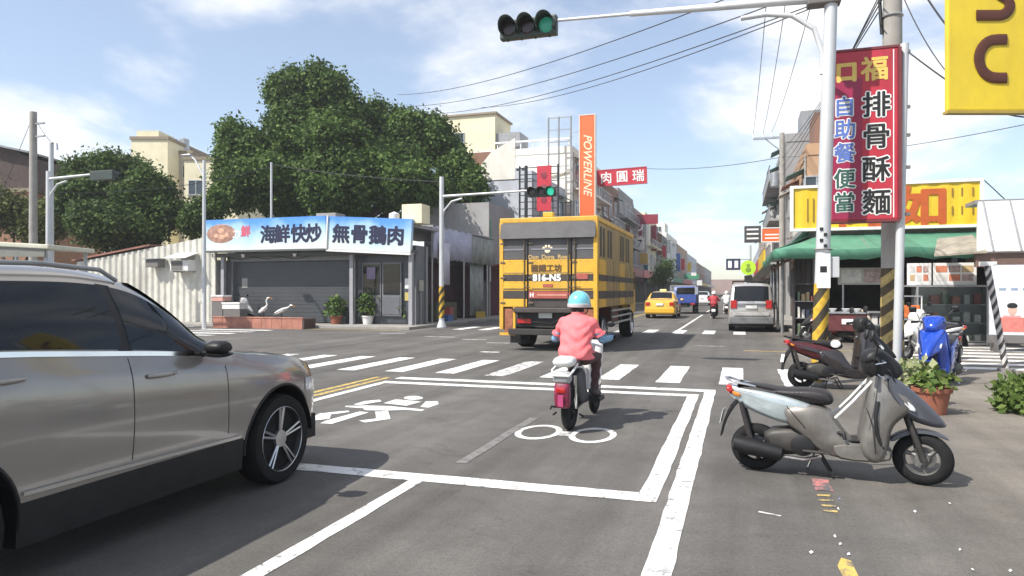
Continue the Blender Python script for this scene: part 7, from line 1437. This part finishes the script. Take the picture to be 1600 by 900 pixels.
# pedestrian signal boards beyond the van
gp = thing('sign_post', 'post with a lime green round sign and a dark signal board above the minivan', 'sign', (TX(1172, 34), 34, 0)); MB().tube([(0, 0, 0), (0, 0, 3.6)], 0.06, 10).build('post', POLE, gp)
LIME = mat('lime_sign', (0.45, 0.72, 0.04), 0.4); zg = ZP(1.5, 34, 418)
MB().lathe([(0.001, -0.03), (0.33, -0.03), (0.33, 0.03), (0.001, 0.03)], 28, (-0.08, -0.1, zg), 'Y').build('lime_disc', LIME, gp); MB().ell((-0.08, -0.135, zg + 0.1), (0.09, 0.006, 0.09), 12, 6).build('figure_head', mat('olive_ink', (0.2, 0.3, 0.03), 0.5), gp); MB().ell((-0.08, -0.135, zg - 0.1), (0.13, 0.006, 0.12), 12, 6).build('figure_body', mat('olive_ink', (0.2, 0.3, 0.03), 0.5), gp); MB().b(-0.25, 0.1, -0.12, -0.06, zg - 0.62, zg - 0.36).build('dark_plate', INKBLACK, gp)
q = MB().b(-1.05, -0.42, -0.12, -0.04, zg - 0.1, zg + 0.42).build('signal_board', mat('navy_board', (0.03, 0.035, 0.07), 0.5), gp); MB().b(-0.96, -0.80, -0.13, -0.12, zg, zg + 0.32).build('board_symbol', INKWHITE, q); MB().b(-0.68, -0.52, -0.13, -0.12, zg, zg + 0.32).build('board_symbol', INKWHITE, q); MB().b(-0.45, 0.0, -0.08, -0.04, zg + 0.36, zg + 0.40).build('arm', STEEL, gp)
WIRE = mat('wire_black', (0.03, 0.03, 0.035), 0.6)
def wire(label, a, b_, sag, r=0.012, group=None):
    a, b_ = Vector(a), Vector(b_); pts = [a.lerp(b_, i / 24) - Vector((0, 0, sag * 4 * (i / 24) * (1 - i / 24))) for i in range(25)]
    o = thing('overhead_wire', label, 'wire', a, 0, group); MB().tube([p - a for p in pts], r, 6).build('cable', WIRE, o)
# street wires: far crossarm to the near concrete pole and on
for k, f_ in enumerate((1.0, 0.66, 0.36)):
    wire('%s power wire from the crossarm pole tip row to the concrete pole' % ('outermost', 'middle', 'innermost')[k], (cr.location.x + xca * f_, 44, zr + 0.1), DP((1203, 1237, 1285)[k], -60, 15), 0.35, 0.010, 'power wires over the right pavement')
for k in range(4):
    wire('%s thin cable strung between the two concrete poles' % ('topmost', 'second', 'third', 'lowest')[k], (cr.location.x + 0.05, 44, zr - 0.9 - 0.5 * k), DP(1372 + 7 * k, 20 - 22 * k, 12.1), 0.25, 0.011, 'cables between the two concrete poles')
for k, (q0, q1) in enumerate((((640, 142), (1180, -20)), ((655, 160), (1240, -5)), ((690, 172), (1290, 0)), ((772, 162), (1330, -12)))):
    wire('%s long wire slanting over the junction from the banyan side' % ('topmost', 'second', 'third', 'lowest')[k], DP(q0[0] - 20, q0[1] + 6, 45), DP(q1[0], q1[1], 14.5), 0.55, 0.013, 'long wires slanting over the junction')
wire('thick drooping cable in front of the yellow 3C board', DP(1411, -70, 12.1), DP(1660, 170, 7.6), 0.45, 0.016)
wire('second drooping cable in front of the yellow 3C board', DP(1405, -20, 12.1), DP(1665, 175, 7.4), 0.75, 0.009)
wire('short dark stay from the red sign towards the yellow board', (rx1 + 0.16, ps.y, rz1 - 0.05), DP(1503, 142, 10.0), 0.01, 0.012)
wire('span wire from the crimson hanging sign to the crossarm pole', DP(1008, 263, 58), (cr.location.x, 43.85, ZP(cr.location.x, 44, 246)), 0.3, 0.018)
wire('span wire passing behind the red sign to the right', (cr.location.x, 43.85, ZP(cr.location.x, 44, 246)), DP(1680, 178, 20), 0.3, 0.012)
wire('wire from the roof mast to the green lit signal mast', (rp.x, 28, ZP(rp.x, 28, 257)), (pz.x, pz.y, 6.0), 0.12, 0.016)
wire('wire from the roof mast towards the left utility pole', (rp.x, 28, ZP(rp.x, 28, 260)), DP(80, 300, 29), 0.4, 0.014)
wire('stay wire of the left utility pole running down', DP(52, 180, 33), DP(-10, 330, 33), 0.05, 0.012)
wire('wire between the left utility pole and the slim lamp post', DP(55, 185, 33), DP(82, 224, 29), 0.1, 0.012)
# litter on the shoulder
for k, (px, py) in enumerate(((1312, 782), (1310, 797), (1268, 865), (1430, 801), (1500, 861), (1520, 893), (1326, 868), (1305, 840), (1313, 852), (1484, 789), (1579, 894))):
    p = GP(px, py); a = random.uniform(0, 3); s_ = random.uniform(0.006, 0.013)
    o = MB().add([(-s_, -s_ * 0.6, 0.0), (s_, -s_ * 0.5, 0.004), (s_ * 0.9, s_ * 0.6, 0.012), (-s_ * 0.8, s_ * 0.7, 0.006), (0, 0, 0.014)], [(0, 1, 4), (1, 2, 4), (2, 3, 4), (3, 0, 4), (3, 2, 1, 0)]).build('litter_scrap', PLATE if k else mat('blue_scrap', (0.2, 0.3, 0.6), 0.5), loc=(p.x, p.y, 0.004), rot=(0, 0, a))
    tag(o, 'tiny pale paper scrap lying on the dusty shoulder' if k else 'tiny blue scrap beside the pink and yellow road paint', 'litter', 'paper scraps on the shoulder' if k else None)

# ---------------------------------------------------------------- the warm hazy air
hz = MB().b(-90, 60, -12, 380, -1.0, 24.0).mesh('haze')
hm_ = bpy.data.materials.new('haze_air'); hm_.use_nodes = True; ht = hm_.node_tree; ht.nodes.clear()
ho = ht.nodes.new('ShaderNodeOutputMaterial'); pv = ht.nodes.new('ShaderNodeVolumePrincipled'); pv.inputs['Color'].default_value = (0.92, 0.94, 0.97, 1); pv.inputs['Density'].default_value = 0.0008; pv.inputs['Anisotropy'].default_value = 0.2
ht.links.new(pv.outputs[0], ho.inputs['Volume'])
tag(link('haze', hz, hm_), None, kind='stuff')
